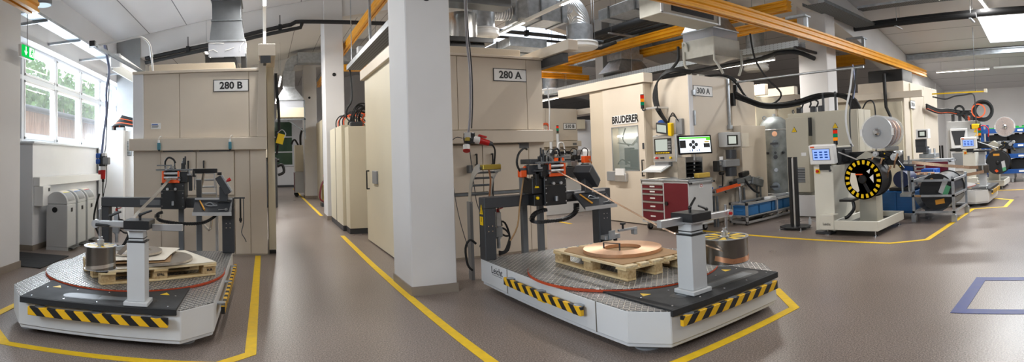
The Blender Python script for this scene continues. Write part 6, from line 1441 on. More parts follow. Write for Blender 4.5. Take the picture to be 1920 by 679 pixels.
# ================================================================ COILS AND PAPER ON THE PALLETS
def ringcoil(x, y, z, r0, r1, h, label, m='copper_brushed', cat='coil'):
    return tag(B().ring((x, y, z + h / 2), (0, 0, 1), r0, r1, h, 72).build('ring_coil', m), label, cat)
m = mat('copper_brushed', '#edc2a0', .34, .95, .08, 30)
nt = m.node_tree; b_ = nt.nodes['Principled BSDF']; b_.inputs['Anisotropic'].default_value = .6
mat('steel_brushed', '#c9bfb2', .35, .85, .1, 30)
sh = tag(B().prism([(2.935, 3.60), (3.66, 3.56), (3.80, 4.40), (3.05, 4.66), (2.93, 4.55)], 'z', .5575, .564).build('cardboard_sheet', 'cardboard'), 'brown cardboard sheet under the copper ring on the 280 A pallet', 'cardboard sheet')
ringcoil(3.355, 4.11, .566, .19, .40, .035, 'flat shiny copper ring coil on the 280 A pallet')
tag(B().prism([(3.64, 3.62), (3.70, 3.62), (3.70, 4.5), (3.64, 4.5)], 'z', .5575, .60).build('cardboard_strip', 'cardboard', bev=.004), 'brown cardboard edge piece at the right side of the 280 A pallet', 'cardboard') if False else None
B().cyl((3.27, 4.05, .56), (3.27, 4.05, .66), .008, n=8).cyl((3.20, 4.22, .56), (3.20, 4.22, .66), .008, n=8).cyl((3.27, 4.05, .655), (3.20, 4.22, .655), .005, n=6).build('centring_pin', 'dark_grey')
tag(bpy.data.objects['centring_pin'], 'thin centring pins standing inside the copper ring coil', 'pin')
# 280 B pallet: paper sheets, cardboard and three flat coils
def sheet(pts, z, m_, name, label, cat, wav=.012, t_=.004):
    """slightly wavy sheet over a quadrilateral given as pallet coordinates"""
    n = 10; vs = []; fs = []
    P = [pc(a, b_) for a, b_ in pts]
    for i in range(n + 1):
        for j in range(n + 1):
            u_, v_ = i / n, j / n
            p = P[0] * (1 - u_) * (1 - v_) + P[1] * u_ * (1 - v_) + P[2] * u_ * v_ + P[3] * (1 - u_) * v_
            vs.append((p.x, p.y, z + wav * (1 + math.sin(5 * u_ + 2 * v_) * math.cos(4 * v_)) * .5))
    m0 = len(vs); vs += [(x, y, zz + t_) for x, y, zz in vs]
    w = n + 1
    for i in range(n):
        for j in range(n):
            q = (i * w + j, (i + 1) * w + j, (i + 1) * w + j + 1, i * w + j + 1); fs += [q[::-1], tuple(k + m0 for k in q)]
    for i in range(n):
        for a, b2 in ((i * w, (i + 1) * w), (i * w + n, (i + 1) * w + n), (i, i + 1), (n * w + i, n * w + i + 1)): fs.append((a, b2, b2 + m0, a + m0))
    return tag(B().add(vs, fs, False).build(name, m_), label, cat)
sheet([(.05, .01), (1.19, .0), (1.19, .78), (.1, .8)], .558, 'paper', 'paper_sheet', 'lowest white paper sheet, sticking out at the right end of the 280 B pallet', 'paper', .008)
c1 = pc(.66, .37); ringcoil(c1.x, c1.y, .572, .16, .40, .022, 'large pale coil between the paper sheets on the 280 B pallet', 'steel_brushed')
sheet([(.0, .08), (.70, .02), (1.0, .66), (.25, .98)], .597, 'cardboard', 'cardboard_sheet', 'cardboard sheet in the stack of coils on the 280 B pallet', 'cardboard sheet', .012)
sheet([(-.02, .10), (.66, .06), (1.06, .62), (.24, 1.02)], .615, 'paper', 'paper_sheet', 'upper creased white paper sheet on the 280 B pallet', 'paper', .02)
c2 = pc(.48, .50); ringcoil(c2.x, c2.y, .641, .19, .30, .022, 'smaller pale ring coil lying on top of the 280 B pallet stack', 'steel_brushed')
t = thing('clamping_spindle', 'upright clamping bolt with black knob behind the post of the 280 B platform', 'spindle', (-1.1, 5.2, .66))
q = pc(.45, .40)
B().cyl((q.x, q.y, .642), (q.x, q.y, .78), .016, n=12).cyl((q.x, q.y, .72), (q.x, q.y, .76), .032, n=14).build('bolt', 'steel', t); B().cyl((q.x, q.y, .78), (q.x, q.y, .82), .02, n=12).cyl((q.x, q.y, .82), (q.x, q.y, .835), .035, n=14).build('knob', 'black', t)
tag(B().cbox((pc(.3, .52).x, pc(.3, .52).y, .685), (.16, .05, .04), (0, 0, .7)).build('clamp_piece', 'galv'), 'thick grey clamp piece lying on the small ring coil', 'clamp')
tag(B().cbox((pc(.62, .62).x, pc(.62, .62).y, .671), (.14, .02, .012), (0, 0, .2)).build('flat_key', 'galv'), 'thin flat metal key lying on the small ring coil', 'key')
# stamps on the pallet blocks of the 280 B pallet
pl = bpy.data.objects['wooden_pallet']
ang = RZ1
for a, body in ((.6, 'EPAL'), (1.13, 'EUR')):
    q = pc(a, -.0) + PV_ * 0
    nq = -PV_
    s = text(body, .035, (q.x + nq.x * -.018, q.y + nq.y * -.018, .475), (PU_.x, PU_.y, 0), (0, 0, 1), 'black', pl, name='burnt_stamp', bold=.001)

# ================================================================ BEHIND THE PLATFORMS
t = thing('strip_guide_arc', 'curved steel roller guide standing behind the 280 A gantry', 'roller guide', (2.75, 6.3, 0))
for x in (2.52, 2.80):
    pts = []
    for k in range(13):
        a = PI * .5 * k / 12 + .0; pts.append((5.72 + .0 + .42 * math.sin(a) * .9, 1.0 + .50 * math.cos(a)))
    pr = [(p[0], p[1]) for p in pts] + [(5.72 + .30 * math.sin(PI * .5 * k / 12), 1.0 + .40 * math.cos(PI * .5 * k / 12)) for k in range(12, -1, -1)]
    B().prism(pr, 'x', x - .006, x + .006).build('side_plate', 'alu', t)
    B().box(x - .02, x + .02, 6.02, 6.12, .0, 1.02).build('leg', 'grey', t)
for k in range(6):
    a = PI * .5 * k / 6; B().cyl((2.52, 5.72 + .34 * math.sin(a), 1.0 + .45 * math.cos(a)), (2.80, 5.72 + .34 * math.sin(a), 1.0 + .45 * math.cos(a)), .014, n=10).build('roller', 'galv_dark', t)
B().box(2.54, 2.78, 5.66, 5.76, 1.43, 1.49).build('inlet', 'brass', t, .006) if 'brass' in M else (mat('brass', '#b8a24a', .35, .8), B().box(2.54, 2.78, 5.66, 5.76, 1.43, 1.49).build('inlet', 'brass', t, .006))
B().tube([(2.65, 5.75, 1.45), (2.72, 5.85, 1.3), (2.77, 6.0, 1.1), (2.78, 6.1, .8)], .012, 6, sub=3).build('copper_strand', 'copper', t)
# square uprights behind the gantries
for x, y, z1, l in ((3.12, 5.75, 1.40, 'square grey upright nearest the roller guide behind the 280 A gantry'), (3.36, 5.75, 1.40, 'square grey upright beside the copper tail behind the 280 A gantry')):
    p_ = tag(B().box(x - .035, x + .035, y - .035, y + .035, .0, z1).cyl((x, y, z1), (x, y, z1 + .03), .02, n=10).build('support_post', 'mid_grey', bev=.003), l, 'post', 'uprights behind the gantries')
t = thing('strip_guide_arc', 'aluminium roller guide behind the 280 B gantry', 'roller guide', (-.9, 7.3, 0))
for x in (-.98, -.70):
    B().prism([(7.15, 1.2), (7.15, 1.46), (7.3, 1.5), (7.42, 1.35), (7.48, 1.1), (7.48, .9), (7.42, .9), (7.40, 1.15), (7.3, 1.38)], 'x', x - .006, x + .006).box(x - .02, x + .02, 7.42, 7.46, 0, .95).build('side_plate', 'alu', t)
for k in range(5): B().cyl((-.98, 7.2 + .06 * k, 1.44 - .10 * k), (-.70, 7.2 + .06 * k, 1.44 - .10 * k), .014, n=10).build('roller', 'alu', t)
B().box(-1.0, -.66, 7.12, 7.2, 1.44, 1.50).build('inlet', 'black', t, .006); B().cyl((-.66, 7.16, 1.43), (-.60, 7.16, 1.43), .02, n=12).build('star_knob', 'black', t)
B().tube([(-.84, 7.14, 1.5), (-.88, 7.2, 1.3), (-.98, 7.4, .9), (-.80, 7.3, .62), (-.76, 7.3, .8)], .02, 6, sub=4).build('strip_tail', 'strip_silver', t)
for x, l in ((-1.15, 'grey upright behind the 280 B gantry, left of the drag chain middle'), (-.95 + .05, 'grey upright behind the 280 B gantry near the tool tray')):
    tag(B().box(x - .035, x + .035, 7.0, 7.07, .0, 1.35 if x > -1 else .98).build('support_post', 'mid_grey', bev=.003), l, 'post', 'uprights behind the gantries')
# valve, hoses at the gantry feet
for s_, (x, y), l in ((1, (-2.02, 6.85), 'pneumatic valve unit with black hoses beside the 280 B gantry post'), (2, (2.66, 5.55), 'pneumatic valve unit with black hoses beside the 280 A gantry post')):
    t = thing('air_valve_unit', l, 'valve', (x, y, .38), 0, 'air valve units')
    B().box(x - .03, x + .03, y - .03, y + .03, .75, .92).cyl((x, y, .48), (x, y, .75), .022, n=12).cyl((x, y, .60), (x, y, .68), .035, n=12).build('filter', 'galv', t, .004)
    B().box(x - .05, x + .04, y - .04, y + .04, .62, .74).build('valve_block', 'grey', t, .006)
    B().cyl((x, y, .92), (x, y, .96), .015, n=10).bar((x, y, .95), (x + .07, y, .97), .015, .012).build('lever', 'red', t)
    for k in range(3): B().tube([(x, y + .02 * k, .8 - .06 * k), (x + .10, y + .02, .78 - .08 * k), (x + .16, y + .02, .60), (x + .12 - .02 * k, y, .44), (x, y, .40 + .02 * k)], .012, 8, sub=4).build('hose', 'rubber', t)
    B().tube([(x, y, 1.0), (x + .02, y, .9), (x + .05, y, .75)], .01, 6, sub=3).build('hose', 'rubber', t)
for pts, l in (([(2.40, 5.62, .55), (2.33, 5.64, .60), (2.28, 5.66, .50), (2.30, 5.66, .30), (2.36, 5.66, .22)], 'black hose looping outside the foot of the 280 A gantry'), ([(-2.30, 6.95, 1.15), (-2.36, 6.95, .95), (-2.38, 6.95, .75), (-2.30, 6.95, .55), (-2.24, 6.95, .45)], 'black hose looping outside the 280 B gantry post')):
    tag(B().tube(pts, .014, 8, sub=4).build('air_hose', 'rubber'), l, 'hose', 'hoses at the gantry feet')
t = thing('hook_rod', 'thin rod and curled wire hanging at the right end of the 280 B gantry', 'rod', (-.32, 6.8, .9))
B().cyl((-.33, 6.85, 1.12), (-.33, 6.85, .78), .012, n=10).cyl((-.33, 6.85, .80), (-.33, 6.85, .84), .02, n=10).build('rod', 'black', t)
B().bar((-.41, 6.85, 1.11), (-.27, 6.85, 1.11), .02, .02).tube([(-.29, 6.85, 1.1), (-.29, 6.85, .8), (-.32, 6.85, .65), (-.28, 6.84, .57), (-.26, 6.84, .52)], .006, 6, sub=3).build('wire', 'dark_grey', t)
# 280 A platform: grey column with clamp behind, under the tool tray
t = thing('guide_bracket', 'small steel clamp table behind the copper coil of the 280 A platform', 'bracket', (4.1, 5.3, .38))
B().box(4.05, 4.30, 5.30, 5.42, .44, .50).box(4.10, 4.2, 5.28, 5.30, .44, .56).box(4.3, 4.62, 5.32, 5.36, .52, .55).box(4.55, 4.60, 5.30, 5.38, .45, .53).build('table', 'galv', t, .004)
B().cyl((4.38, 5.34, .54), (4.38, 5.34, .62), .015, n=10).cyl((4.38, 5.34, .61), (4.38, 5.34, .63), .04, n=12).build('wing_knob', 'black', t)
for x in (4.09, 4.24): B().box(x, x + .03, 5.33, 5.38, .377, .45).build('leg', 'dark_grey', t)

# ================================================================ HANGING POWER DROPS
t = thing('plug_tower', 'hanging socket block with blue and grey sockets and a red plug before the windows', 'socket block', (-2.62, 8.2, 1.45))
x, y = -2.64, 8.2
B().box(x - .06, x + .05, y - .08, y + .06, 1.53, 1.74).build('block', 'black', t, .012)
for z in (1.57, 1.665): B().box(x - .10, x - .03, y - .12, y - .02, z, z + .08).build('blue_socket', 'blue', t, .01)
B().box(x + .02, x + .12, y - .12, y - .0, 1.56, 1.68).build('grey_socket', 'grey', t, .012); B().box(x + .0, x + .06, y - .1, y - .0, 1.70, 1.75).build('white_label', 'white', t)
r_ = B().cyl((x, y - .03, 1.53), (x, y - .03, 1.47), .055, n=18).build('white_collar', 'white', t)
B().cyl((x, y - .03, 1.47), (x, y - .03, 1.32), .045, .038, n=18).cbox((x - .05, y - .03, 1.43), (.05, .06, .07)).build('red_plug', 'red', t, .004)
B().cyl((x, y - .03, 1.32), (x, y - .03, 1.27), .022, n=12).build('plug_grip', 'black', t)
B().tube([(x, y - .03, 1.28), (x - .005, y - .03, 1.1), (x - .01, y + .0, .95), (x - .06, y + .1, .82), (x - .05, y, .74)], .011, 8, sub=4).build('cable', 'rubber', t)
B().tube([(x + .07, y - .06, 1.56), (x + .05, y, 1.3), (x + .0, y, 1.05), (x - .02, y, .8)], .007, 6, sub=4).build('thin_cable', 'rubber', t)
B().tube([(x + .02, y, 3.58), (x + .07, y, 3.35), (x + .10, y, 3.1), (x + .05, y, 2.8), (x + .05, y, 2.4), (x + .0, y, 2.05), (x - .03, y, 1.74)], [.022] * 25 + [.022] * 6, 8, sub=5).build('supply_hose', 'hose_blue', t) if 'hose_blue' in M else (mat('hose_blue', '#8d97b8', .4, 0, .1, 8), B().tube([(x + .02, y, 3.58), (x + .07, y, 3.35), (x + .10, y, 3.1), (x + .05, y, 2.8), (x + .05, y, 2.4), (x + .0, y, 2.05), (x - .03, y, 1.74)], .022, 8, sub=5).build('supply_hose', 'hose_blue', t))
B().tube([(x + .05, y + .02, 3.58), (x + .09, y, 3.3), (x + .10, y, 2.9), (x + .06, y, 2.3), (x + .04, y, 1.9), (x + .02, y, 1.76)], .010, 6, sub=5).build('suspension_chain', 'mid_grey', t)
# swan-neck pipe and rail with lamp above
t = thing('swan_neck_arm', 'white bent pipe arm rising from the corner of enclosure 280 B towards the window', 'pipe arm', (-1.9, 8.75, 3.2))
B().tube([(-2.89, 8.2, 3.57), (-2.45, 8.2, 3.62), (-2.1, 8.2, 3.68), (-1.97, 8.25, 3.68), (-1.90, 8.45, 3.60), (-1.90, 8.6, 3.40), (-1.90, 8.72, 3.17)], .018, 10, sub=5).build('pipe', 'white', t)
B().cyl((-1.90, 8.58, 3.46), (-1.90, 8.60, 3.42), .028, n=12).build('coupling', 'galv', t)
t = thing('rail_bracket', 'grey carrier rail slanting from the hose down to the corner of enclosure 280 B', 'rail', (-2.3, 8.3, 3.3))
B().bar((-2.62, 7.6, 3.46), (-2.12, 9.1, 3.20), .05, .05).bar((-2.56, 7.62, 3.42), (-2.06, 9.12, 3.16), .02, .03).build('rail', 'galv_dark', t)
B().box(-2.67, -2.58, 7.57, 7.65, 3.43, 3.52).build('rail_stop', 'black', t)
t = thing('wall_lamp', 'white angled wall lamp under the carrier rail left of enclosure 280 B', 'lamp', (-2.75, 9.6, 3.05))
B().box(-2.76, -2.58, 9.0, 9.05, 3.34, 3.60).build('end_plate', 'white', t, .006)
B().box(-2.76, -2.73, 9.05, 11.0, 3.30, 3.56).build('back_plate', 'light_grey', t); B().prism([(-2.60, 3.36), (-2.57, 3.37), (-2.57, 3.58), (-2.60, 3.58)], 'y', 9.05, 11.0).build('visor', 'white', t)
B().box(-2.72, -2.61, 9.2, 10.8, 3.50, 3.53).build('diffuser', 'lamp_soft', t)
# 280 A
t = thing('plug_tower', 'hanging socket cluster with red plug and white socket in front of enclosure 280 A', 'socket block', (2.9, 6.9, 1.8))
x, y = 2.88, 6.9
B().sphere((x, y, 1.85), .085, 14, 10, (1, .8, 1)).box(x - .06, x + .08, y - .06, y + .06, 1.78, 1.94).build('block', 'black', t, .012)
B().cyl((x + .06, y - .02, 1.84), (x + .15, y - .04, 1.82), .055, n=18).build('white_collar', 'white', t)
B().cyl((x + .15, y - .04, 1.82), (x + .29, y - .06, 1.78), .052, .042, n=18).cbox((x + .2, y - .04, 1.88), (.12, .06, .03), (0, .25, 0)).build('red_plug', 'red', t, .004)
B().cyl((x + .29, y - .06, 1.78), (x + .34, y - .065, 1.765), .04, .03, n=14).build('plug_grip', 'dark_grey', t)
B().cyl((x - .05, y - .03, 1.76), (x - .06, y - .05, 1.69), .05, n=16).build('white_socket', 'white', t); B().cyl((x - .055, y - .04, 1.70), (x - .062, y - .055, 1.675), .052, n=16).build('red_lid', 'red', t)
B().box(x - .08, x - .02, y - .09, y - .04, 1.82, 1.87).build('brass_fitting', 'brass', t)
B().box(x - .09, x + .0, y - .08, y - .06, 1.86, 1.94).build('grey_label', 'light_grey', t)
B().tube([(x + .33, y - .07, 1.77), (x + .39, y - .05, 1.68), (x + .40, y - .0, 1.5), (x + .42, y + .1, 1.25), (x + .41, y + .1, .98), (x + .38, y - .1, .6)], .013, 8, sub=5).build('cable', 'rubber', t)
B().tube([(x + .0, y, 1.78), (x + .03, y, 1.5), (x + .06, y, 1.2), (x + .10, y, .9), (x + .2, y, .6), (x + .25, y + .3, .2)], .006, 6, sub=4).build('thin_cable', 'dark_grey', t)
B().tube([(x - .1, y, 1.86), (x - .2, y, 1.87), (x - .28, y, 1.75), (x - .27, y, 1.3), (x - .2, y, .8), (x - .1, y, .4), (x + .02, y, .02)], .006, 6, sub=4).build('thin_cable', 'dark_grey', t)
B().tube([(x + .0, y, 4.6), (x + .01, y, 3.9), (x + .02, y, 3.3), (x + .05, y, 2.9), (x + .05, y, 2.5), (x + .03, y, 2.15), (x, y, 1.94)], .020, 8, sub=5).build('supply_hose', 'hose_grey', t) if 'hose_grey' in M else (mat('hose_grey', '#96949a', .4, 0, .1, 8), B().tube([(x + .0, y, 4.6), (x + .01, y, 3.9), (x + .02, y, 3.3), (x + .05, y, 2.9), (x + .05, y, 2.5), (x + .03, y, 2.15), (x, y, 1.94)], .020, 8, sub=5).build('supply_hose', 'hose_grey', t))
B().tube([(x + .03, y, 4.6), (x + .04, y, 3.6), (x + .08, y, 2.9), (x + .08, y, 2.4), (x + .05, y, 2.0)], .009, 6, sub=5).build('suspension_chain', 'dark_grey', t)
tag(B().cbox((3.03, 7.25, 1.40), (.10, .06, .12), (0, 0, .5)).build('control_dongle', 'mid_grey', bev=.01), 'small grey switch box dangling before the doors of enclosure 280 A', 'switch')
# near the far unwinders: white hose and plug
t = thing('plug_tower', 'hanging blue and red plug block on a pale hose beside the nearer unwinder', 'socket block', (8.75, 4.25, 1.2))
B().tube([(8.9, 4.05, 2.98), (8.86, 4.1, 2.6), (8.75, 4.15, 2.2), (8.72, 4.15, 1.9), (8.80, 4.12, 1.6), (8.86, 4.1, 1.5)], .02, 8, sub=5).build('supply_hose', 'cable_white', t)
B().tube([(8.95, 4.0, 2.98), (8.93, 4.05, 2.6), (8.85, 4.12, 2.2), (8.82, 4.12, 1.7), (8.8, 4.1, 1.2), (8.8, 4.1, .9)], .014, 8, sub=5).build('cable', 'black', t)
B().box(8.68, 8.82, 4.16, 4.28, 1.38, 1.52).build('blue_socket', 'blue', t, .01); B().box(8.72, 8.80, 4.16, 4.24, 1.27, 1.37).build('red_plug', 'red', t, .01)
tag(B().tube([(9.9, 4.5, 3.22), (9.95, 4.5, 3.1), (9.97, 4.5, 2.8), (9.98, 4.55, 2.5)], .014, 8, sub=4).build('hanging_cable', 'hose_blue'), 'thin bluish cable dropping before the white pillar to the cabinet roof', 'cable')
tag(B().tube([(9.98, 4.35, 2.27), (10.0, 4.25, 2.42), (10.02, 4.12, 2.40), (10.02, 4.08, 2.1), (10.02, 4.1, 1.4), (9.9, 4.2, .9)], .016, 8, sub=4).build('side_cable', 'rubber'), 'black cable bending over the right edge of the wide beige cabinet', 'cable')
tag(B().tube([(13.85, 5.3, 3.5), (13.45, 5.17, 3.4), (13.42, 5.15, 2.9), (13.40, 5.13, 2.5), (13.4, 5.0, 2.2)], [.05, .05, .05, .045, .04], 10).build('hanging_cable', 'rubber'), 'thick black cable strand hanging in front of enclosure 510 A', 'cable')

# ================================================================ CRANE RAILS
def rail(p0, p1, label, w=.12, h=.2, hang=()):
    """hollow crane rail with fluted sides"""
    p0, p1 = V(p0), V(p1); d = (p1 - p0); L_ = d.length; d.normalize(); x = d.cross(V((0, 0, 1))).normalized()
    prof = [(-.5, 0), (-.5, .16), (-.34, .22), (-.34, .34), (-.5, .42), (-.5, .56), (-.36, .62), (-.36, .76), (-.5, .84), (-.5, 1), (.5, 1), (.5, .84), (.36, .76), (.36, .62), (.5, .56), (.5, .42), (.34, .34), (.34, .22), (.5, .16), (.5, 0), (.14, 0), (.14, .10), (-.14, .10), (-.14, 0)]
    P = [(a * w, b_ * h) for a, b_ in prof]; n = len(P)
    vs = [p0 + x * a + V((0, 0, b_)) for a, b_ in P] + [p1 + x * a + V((0, 0, b_)) for a, b_ in P]
    t = B().add(vs, [tuple(range(n)), tuple(range(n, 2 * n))[::-1]] + [(i, n + i, n + (i + 1) % n, (i + 1) % n) for i in range(n)]).build('crane_rail', 'rail')
    for u_ in hang:
        q = p0 + d * (L_ * u_) + V((0, 0, h)); B().cyl(q, (q.x, q.y, (zl(q.x) if q.x < XR else zr(q.x)) - .005), .01, n=6).build('hanger_rod', 'galv', t)
    return tag(t, label, 'crane rail', 'orange crane rails')
rail((4.5, 5.30, 3.80), (17.9, 5.30, 3.80), 'long orange crane rail crossing the picture down to the far right corner', .16, .24)
for x in (9.4, 12.4): tag(B().box(x - .04, x + .04, 5.26, 5.34, 4.04, 4.3).box(x - .12, x + .12, 5.24, 5.36, 4.28, 4.32).box(x - .05, x + .05, 5.3, 5.78, 4.3, 4.36).build('rail_hanger', 'galv', bev=.006), 'steel hanger of the long orange rail, ' + ('nearer the grey filter box' if x < 10 else 'by the dark pipe crossing'), 'bracket')
rail((9.74, 5.9, 4.60), (9.74, 16.0, 4.60), 'bright yellow orange crane rail running away above machine 300 A', .22, .24, (.1, .5, .9))
rail((11.1, 6.45, 4.6), (11.1, 12.5, 4.6), 'darker orange crane rail behind the bright one above machine 300 A', .2, .24, (.5,))
rail((8.0, 14.5, 4.32), (10.3, 14.5, 4.32), 'short orange cross rail in the gap right of enclosure 280 A', .16, .24, (.5,))
rail((9.0, 15.6, 4.3), (11.4, 15.6, 4.3), 'second orange cross rail just behind the short one by enclosure 280 A', .14, .18, (.3, .8))
rail((12.1, 16.4, 3.7), (12.1, 13.6, 3.7), 'small distant orange rail piece beside the windowed machine 300 A', .2, .26, (.5,))
rail((2.26, 8.0, 4.6), (2.26, 21.2, 4.6), 'orange crane rail rising between the second pillar and the mesh tray', .13, .2, (.1, .5, .9))
rail((2.4, 15.2, 4.25), (4.4, 15.2, 4.25), 'orange cross rail behind the hanging mesh tray of the aisle', .14, .2, (.5,))
rail((-2.93, 1.5, 3.6), (-2.93, 6.1, 3.6), 'dark orange crane rail end at the top left corner before the exit sign', .17, .26, (.2,))
rail((16.4, 7.0, 4.25), (16.4, 9.0, 4.25), 'short orange rail visible behind the white pillar cable rail', .14, .4, (.5,))
# trays
def tray(name, x0, x1, y0, y1, z, h, m_, label, t_=.006, side='perforated_big'):
    t = thing(name, label, 'cable tray', ((x0 + x1) / 2, (y0 + y1) / 2, z))
    B().box(x0, x1, y0, y1, z, z + t_).build('tray_floor', m_, t)
    if (y1 - y0) > (x1 - x0): B().box(x0 - t_, x0, y0, y1, z, z + h).box(x1, x1 + t_, y0, y1, z, z + h).build('tray_side', side, t)
    else: B().box(x0, x1, y0 - t_, y0, z, z + h).box(x0, x1, y1, y1 + t_, z, z + h).build('tray_side', side, t)
    return t
perf('mesh_dark', '#777c81', (0, 1, 0), (1, 0, 0), 18, 18, 0.55, '#2b2f33')
M['mesh_dark'].node_tree.nodes['Principled BSDF'].inputs['Metallic'].default_value = .1; M['mesh_dark'].node_tree.nodes['Principled BSDF'].inputs['Roughness'].default_value = .6
t = tray('cable_tray', -3.55, -3.31, 6.9, 13.4, 3.89, .05, 'perforated_mesh', 'white mesh cable tray on brackets running above the window band', side='galv')
for y in (7.4, 8.9, 10.6, 12.6): B().bar((-3.97, y, 3.86), (-3.31, y, 3.88), .03, .05).build('wall_bracket', 'galv', t)
t = tray('cable_tray', 1.86, 2.17, 6.6, 11.35, 3.60, .10, 'mesh_dark', 'grey mesh cable tray hanging beside the big pillar above the aisle cabinets', side='galv')
B().box(1.9, 1.94, 9.0, 9.05, 3.65, 6.0).build('hanger', 'galv', t); B().cyl((1.95, 11.2, 3.6), (1.95, 11.2, 6.0), .01, n=6).build('hanger', 'galv', t)
B().box(1.86, 1.98, 9.9, 10.1, 3.72, 3.84).build('junction_box', 'light_grey', t)
t = tray('cable_tray', 10.0, 10.3, 5.85, 16.5, 3.80, .15, 'galv_dark', 'long slotted cable tray sloping across behind machine 300 A', side='perforated_big')
for y in (8.0, 11.5, 15.0): B().cyl((10.0, y, 3.9), (10.0, y, 5.9), .008, n=6).build('hanger', 'steel', t)
B().bar((9.9, 5.9, 3.77), (10.9, 5.9, 3.77), .05, .06).build('cross_bracket', 'dark_grey', t)
tag(B().tube([(10.2, 10.4, 3.64), (10.2, 7.5, 3.66), (10.2, 6.8, 3.72), (10.2, 6.5, 3.76), (10.35, 6.1, 3.74), (10.8, 5.9, 3.62)], .055, 10, sub=4).build('insulated_pipe', 'black_matt'), 'short thick black insulated pipe under the slotted tray end', 'pipe')
tray('cable_tray', 10.0, 13.0, 5.15, 5.7, 4.72, .08, 'mesh_dark', 'dark mesh cable tray coming down under the near rafter', side='galv_dark')
tray('cable_tray', 11.75, 12.1, 1.0, 5.15, 4.95, .06, 'mesh_dark', 'mesh cable tray at the top edge left of the skylight', side='galv')
tag(B().cyl((8.97, 3.85, 3.0), (8.97, 7.0, 3.0), .022, n=12).build('carrier_pipe', 'galv'), 'straight galvanised pipe spanning in front of the white pillar carrying hoses', 'pipe')

# ================================================================ PIPES
def pipe(pts, r, m_, label, n=12, sub=0, clamps=()):
    if not clamps: return tag(B().tube(pts, r, n, sub=sub).build('pipe', m_), label, 'pipe')
    t = thing('pipe', label, 'pipe', pts[0])
    B().tube(pts, r, n, sub=sub).build('pipe_run', m_, t)
    for c in clamps: B().cbox(c, (r * 1.6, r * 2.6, r * 3.0)).cyl(V(c), V(c) + V((0, 0, .35)), .012, n=6).build('clamp', 'black', t)
    return t
Y_ = 13.25
pipe([(-3.1, Y_, 4.36), (-1.30, Y_, 4.68), (-.18, Y_, 4.96), (.74, Y_, 5.17), (.86, Y_, 5.24), (1.0, Y_, 5.25), (3.5, Y_, 5.24)], .055, 'black_matt', 'upper black pipe stepping up across the aisle under the rafter', clamps=[(-1.95, Y_, 4.55), (.45, Y_, 5.08)])
pipe([(-3.1, Y_ - .02, 4.24), (-1.30, Y_ - .02, 4.56), (-.18, Y_ - .02, 4.84), (.78, Y_ - .02, 5.04), (.98, Y_ - .02, 5.08), (1.02, Y_ - .02, 5.2)], .05, 'black_matt', 'lower black pipe ending in the elbow above the aisle')
pipe([(13.3, 7.2, 4.86), (13.25, 4.0, 4.85), (13.2, -4, 4.85)], .10, 'black_matt', 'thick black roof pipe crossing below the skylight at the upper right', 14)
pipe([(12.95, 7.2, 4.72), (12.95, 4.0, 4.72), (12.95, 2.4, 4.72)], .075, 'black_matt', 'thinner black roof pipe beside the thick one at the upper right', 14)
for y in (4.55, 2.55): tag(B().cyl((13.2, y, 4.95), (13.2, y, 5.33), .008, n=6).cyl((12.95, y, 4.75), (12.95, y, 5.38), .008, n=6).box(12.85, 13.35, y - .03, y + .03, 4.62, 4.65).build('pipe_hanger', 'galv'), 'thin hanger of the black roof pipes ' + ('near the rafter' if y > 4 else 'near the skylight corner'), 'hanger')
pipe([(4.7, 11.5, 4.75), (7.9, 11.5, 4.74), (8.6, 11.0, 4.6)], .05, 'dark_grey', 'dark pipe crossing behind the ceiling lamp above 280 A', clamps=[(6.5, 11.5, 4.75)])
pipe([(4.7, 11.6, 4.62), (7.9, 11.6, 4.62)], .035, 'dark_grey', 'thin dark pipe below the crossing pipe above 280 A')
for k, (x, z, r, l) in enumerate(((8.9, 4.98, .10, 'thick black insulated pipe running towards the air handler'), (9.1, 4.98, .07, 'second black insulated pipe beside the thick one before the air handler'), (9.46, 5.02, .05, 'upper thin dark pipe above the bright orange rail'), (9.68, 4.98, .05, 'lower thin dark pipe above the bright orange rail'))):
    pipe([(x, 12.6, z), (x, 8.2, z)], r, 'black_matt', l)
pipe([(8.05, 11.4, 4.42), (8.5, 11.0, 4.42), (8.62, 10.5, 4.5)], .045, 'black_matt', 'short bent dark pipe before the round diffuser')
for x, y in ((8.8, 10.9), (9.0, 10.9)): tag(B().cyl((x, y, 4.85), (x, y, 6.15), .006, n=6).build('pipe_hanger', 'steel'), 'thin steel rod holding the black pipes, ' + ('nearer the round diffuser' if x < 8.9 else 'nearer the orange rail'), 'hanger')
tag(B().box(8.7, 9.9, 10.87, 10.93, 4.83, 4.87).build('pipe_support', 'galv'), 'galvanised cross bar under the black pipes', 'bracket')

# ================================================================ DUCTS
def rduct(name, label, boxes, m_='galv', bands=()):
    t = thing(name, label, 'air duct', (boxes[0][0], boxes[0][2], boxes[0][4]))
    if len(boxes) == 1 and not bands:
        bpy.data.objects.remove(t); return tag(B().box(*boxes[0]).build(name, m_, None, .005), label, 'air duct')
    for bx_ in boxes: B().box(*bx_).build('duct_section', m_, t, .005)
    for bx_ in bands: B().box(*bx_).build('flange', 'galv_dark', t)
    return t
def hood(t, x0, x1, y0, y1, z0, X0, X1, Y0_, Y1_, z1, m_='galv', name='taper'):
    """truncated pyramid: lower rect z0, upper rect z1"""
    v = [(x0, y0, z0), (x1, y0, z0), (x1, y1, z0), (x0, y1, z0), (X0, Y0_, z1), (X1, Y0_, z1), (X1, Y1_, z1), (X0, Y1_, z1)]
    return B().add(v, [(0, 1, 2, 3), (4, 7, 6, 5), (0, 4, 5, 1), (1, 5, 6, 2), (2, 6, 7, 3), (3, 7, 4, 0)]).build(name, m_, t)
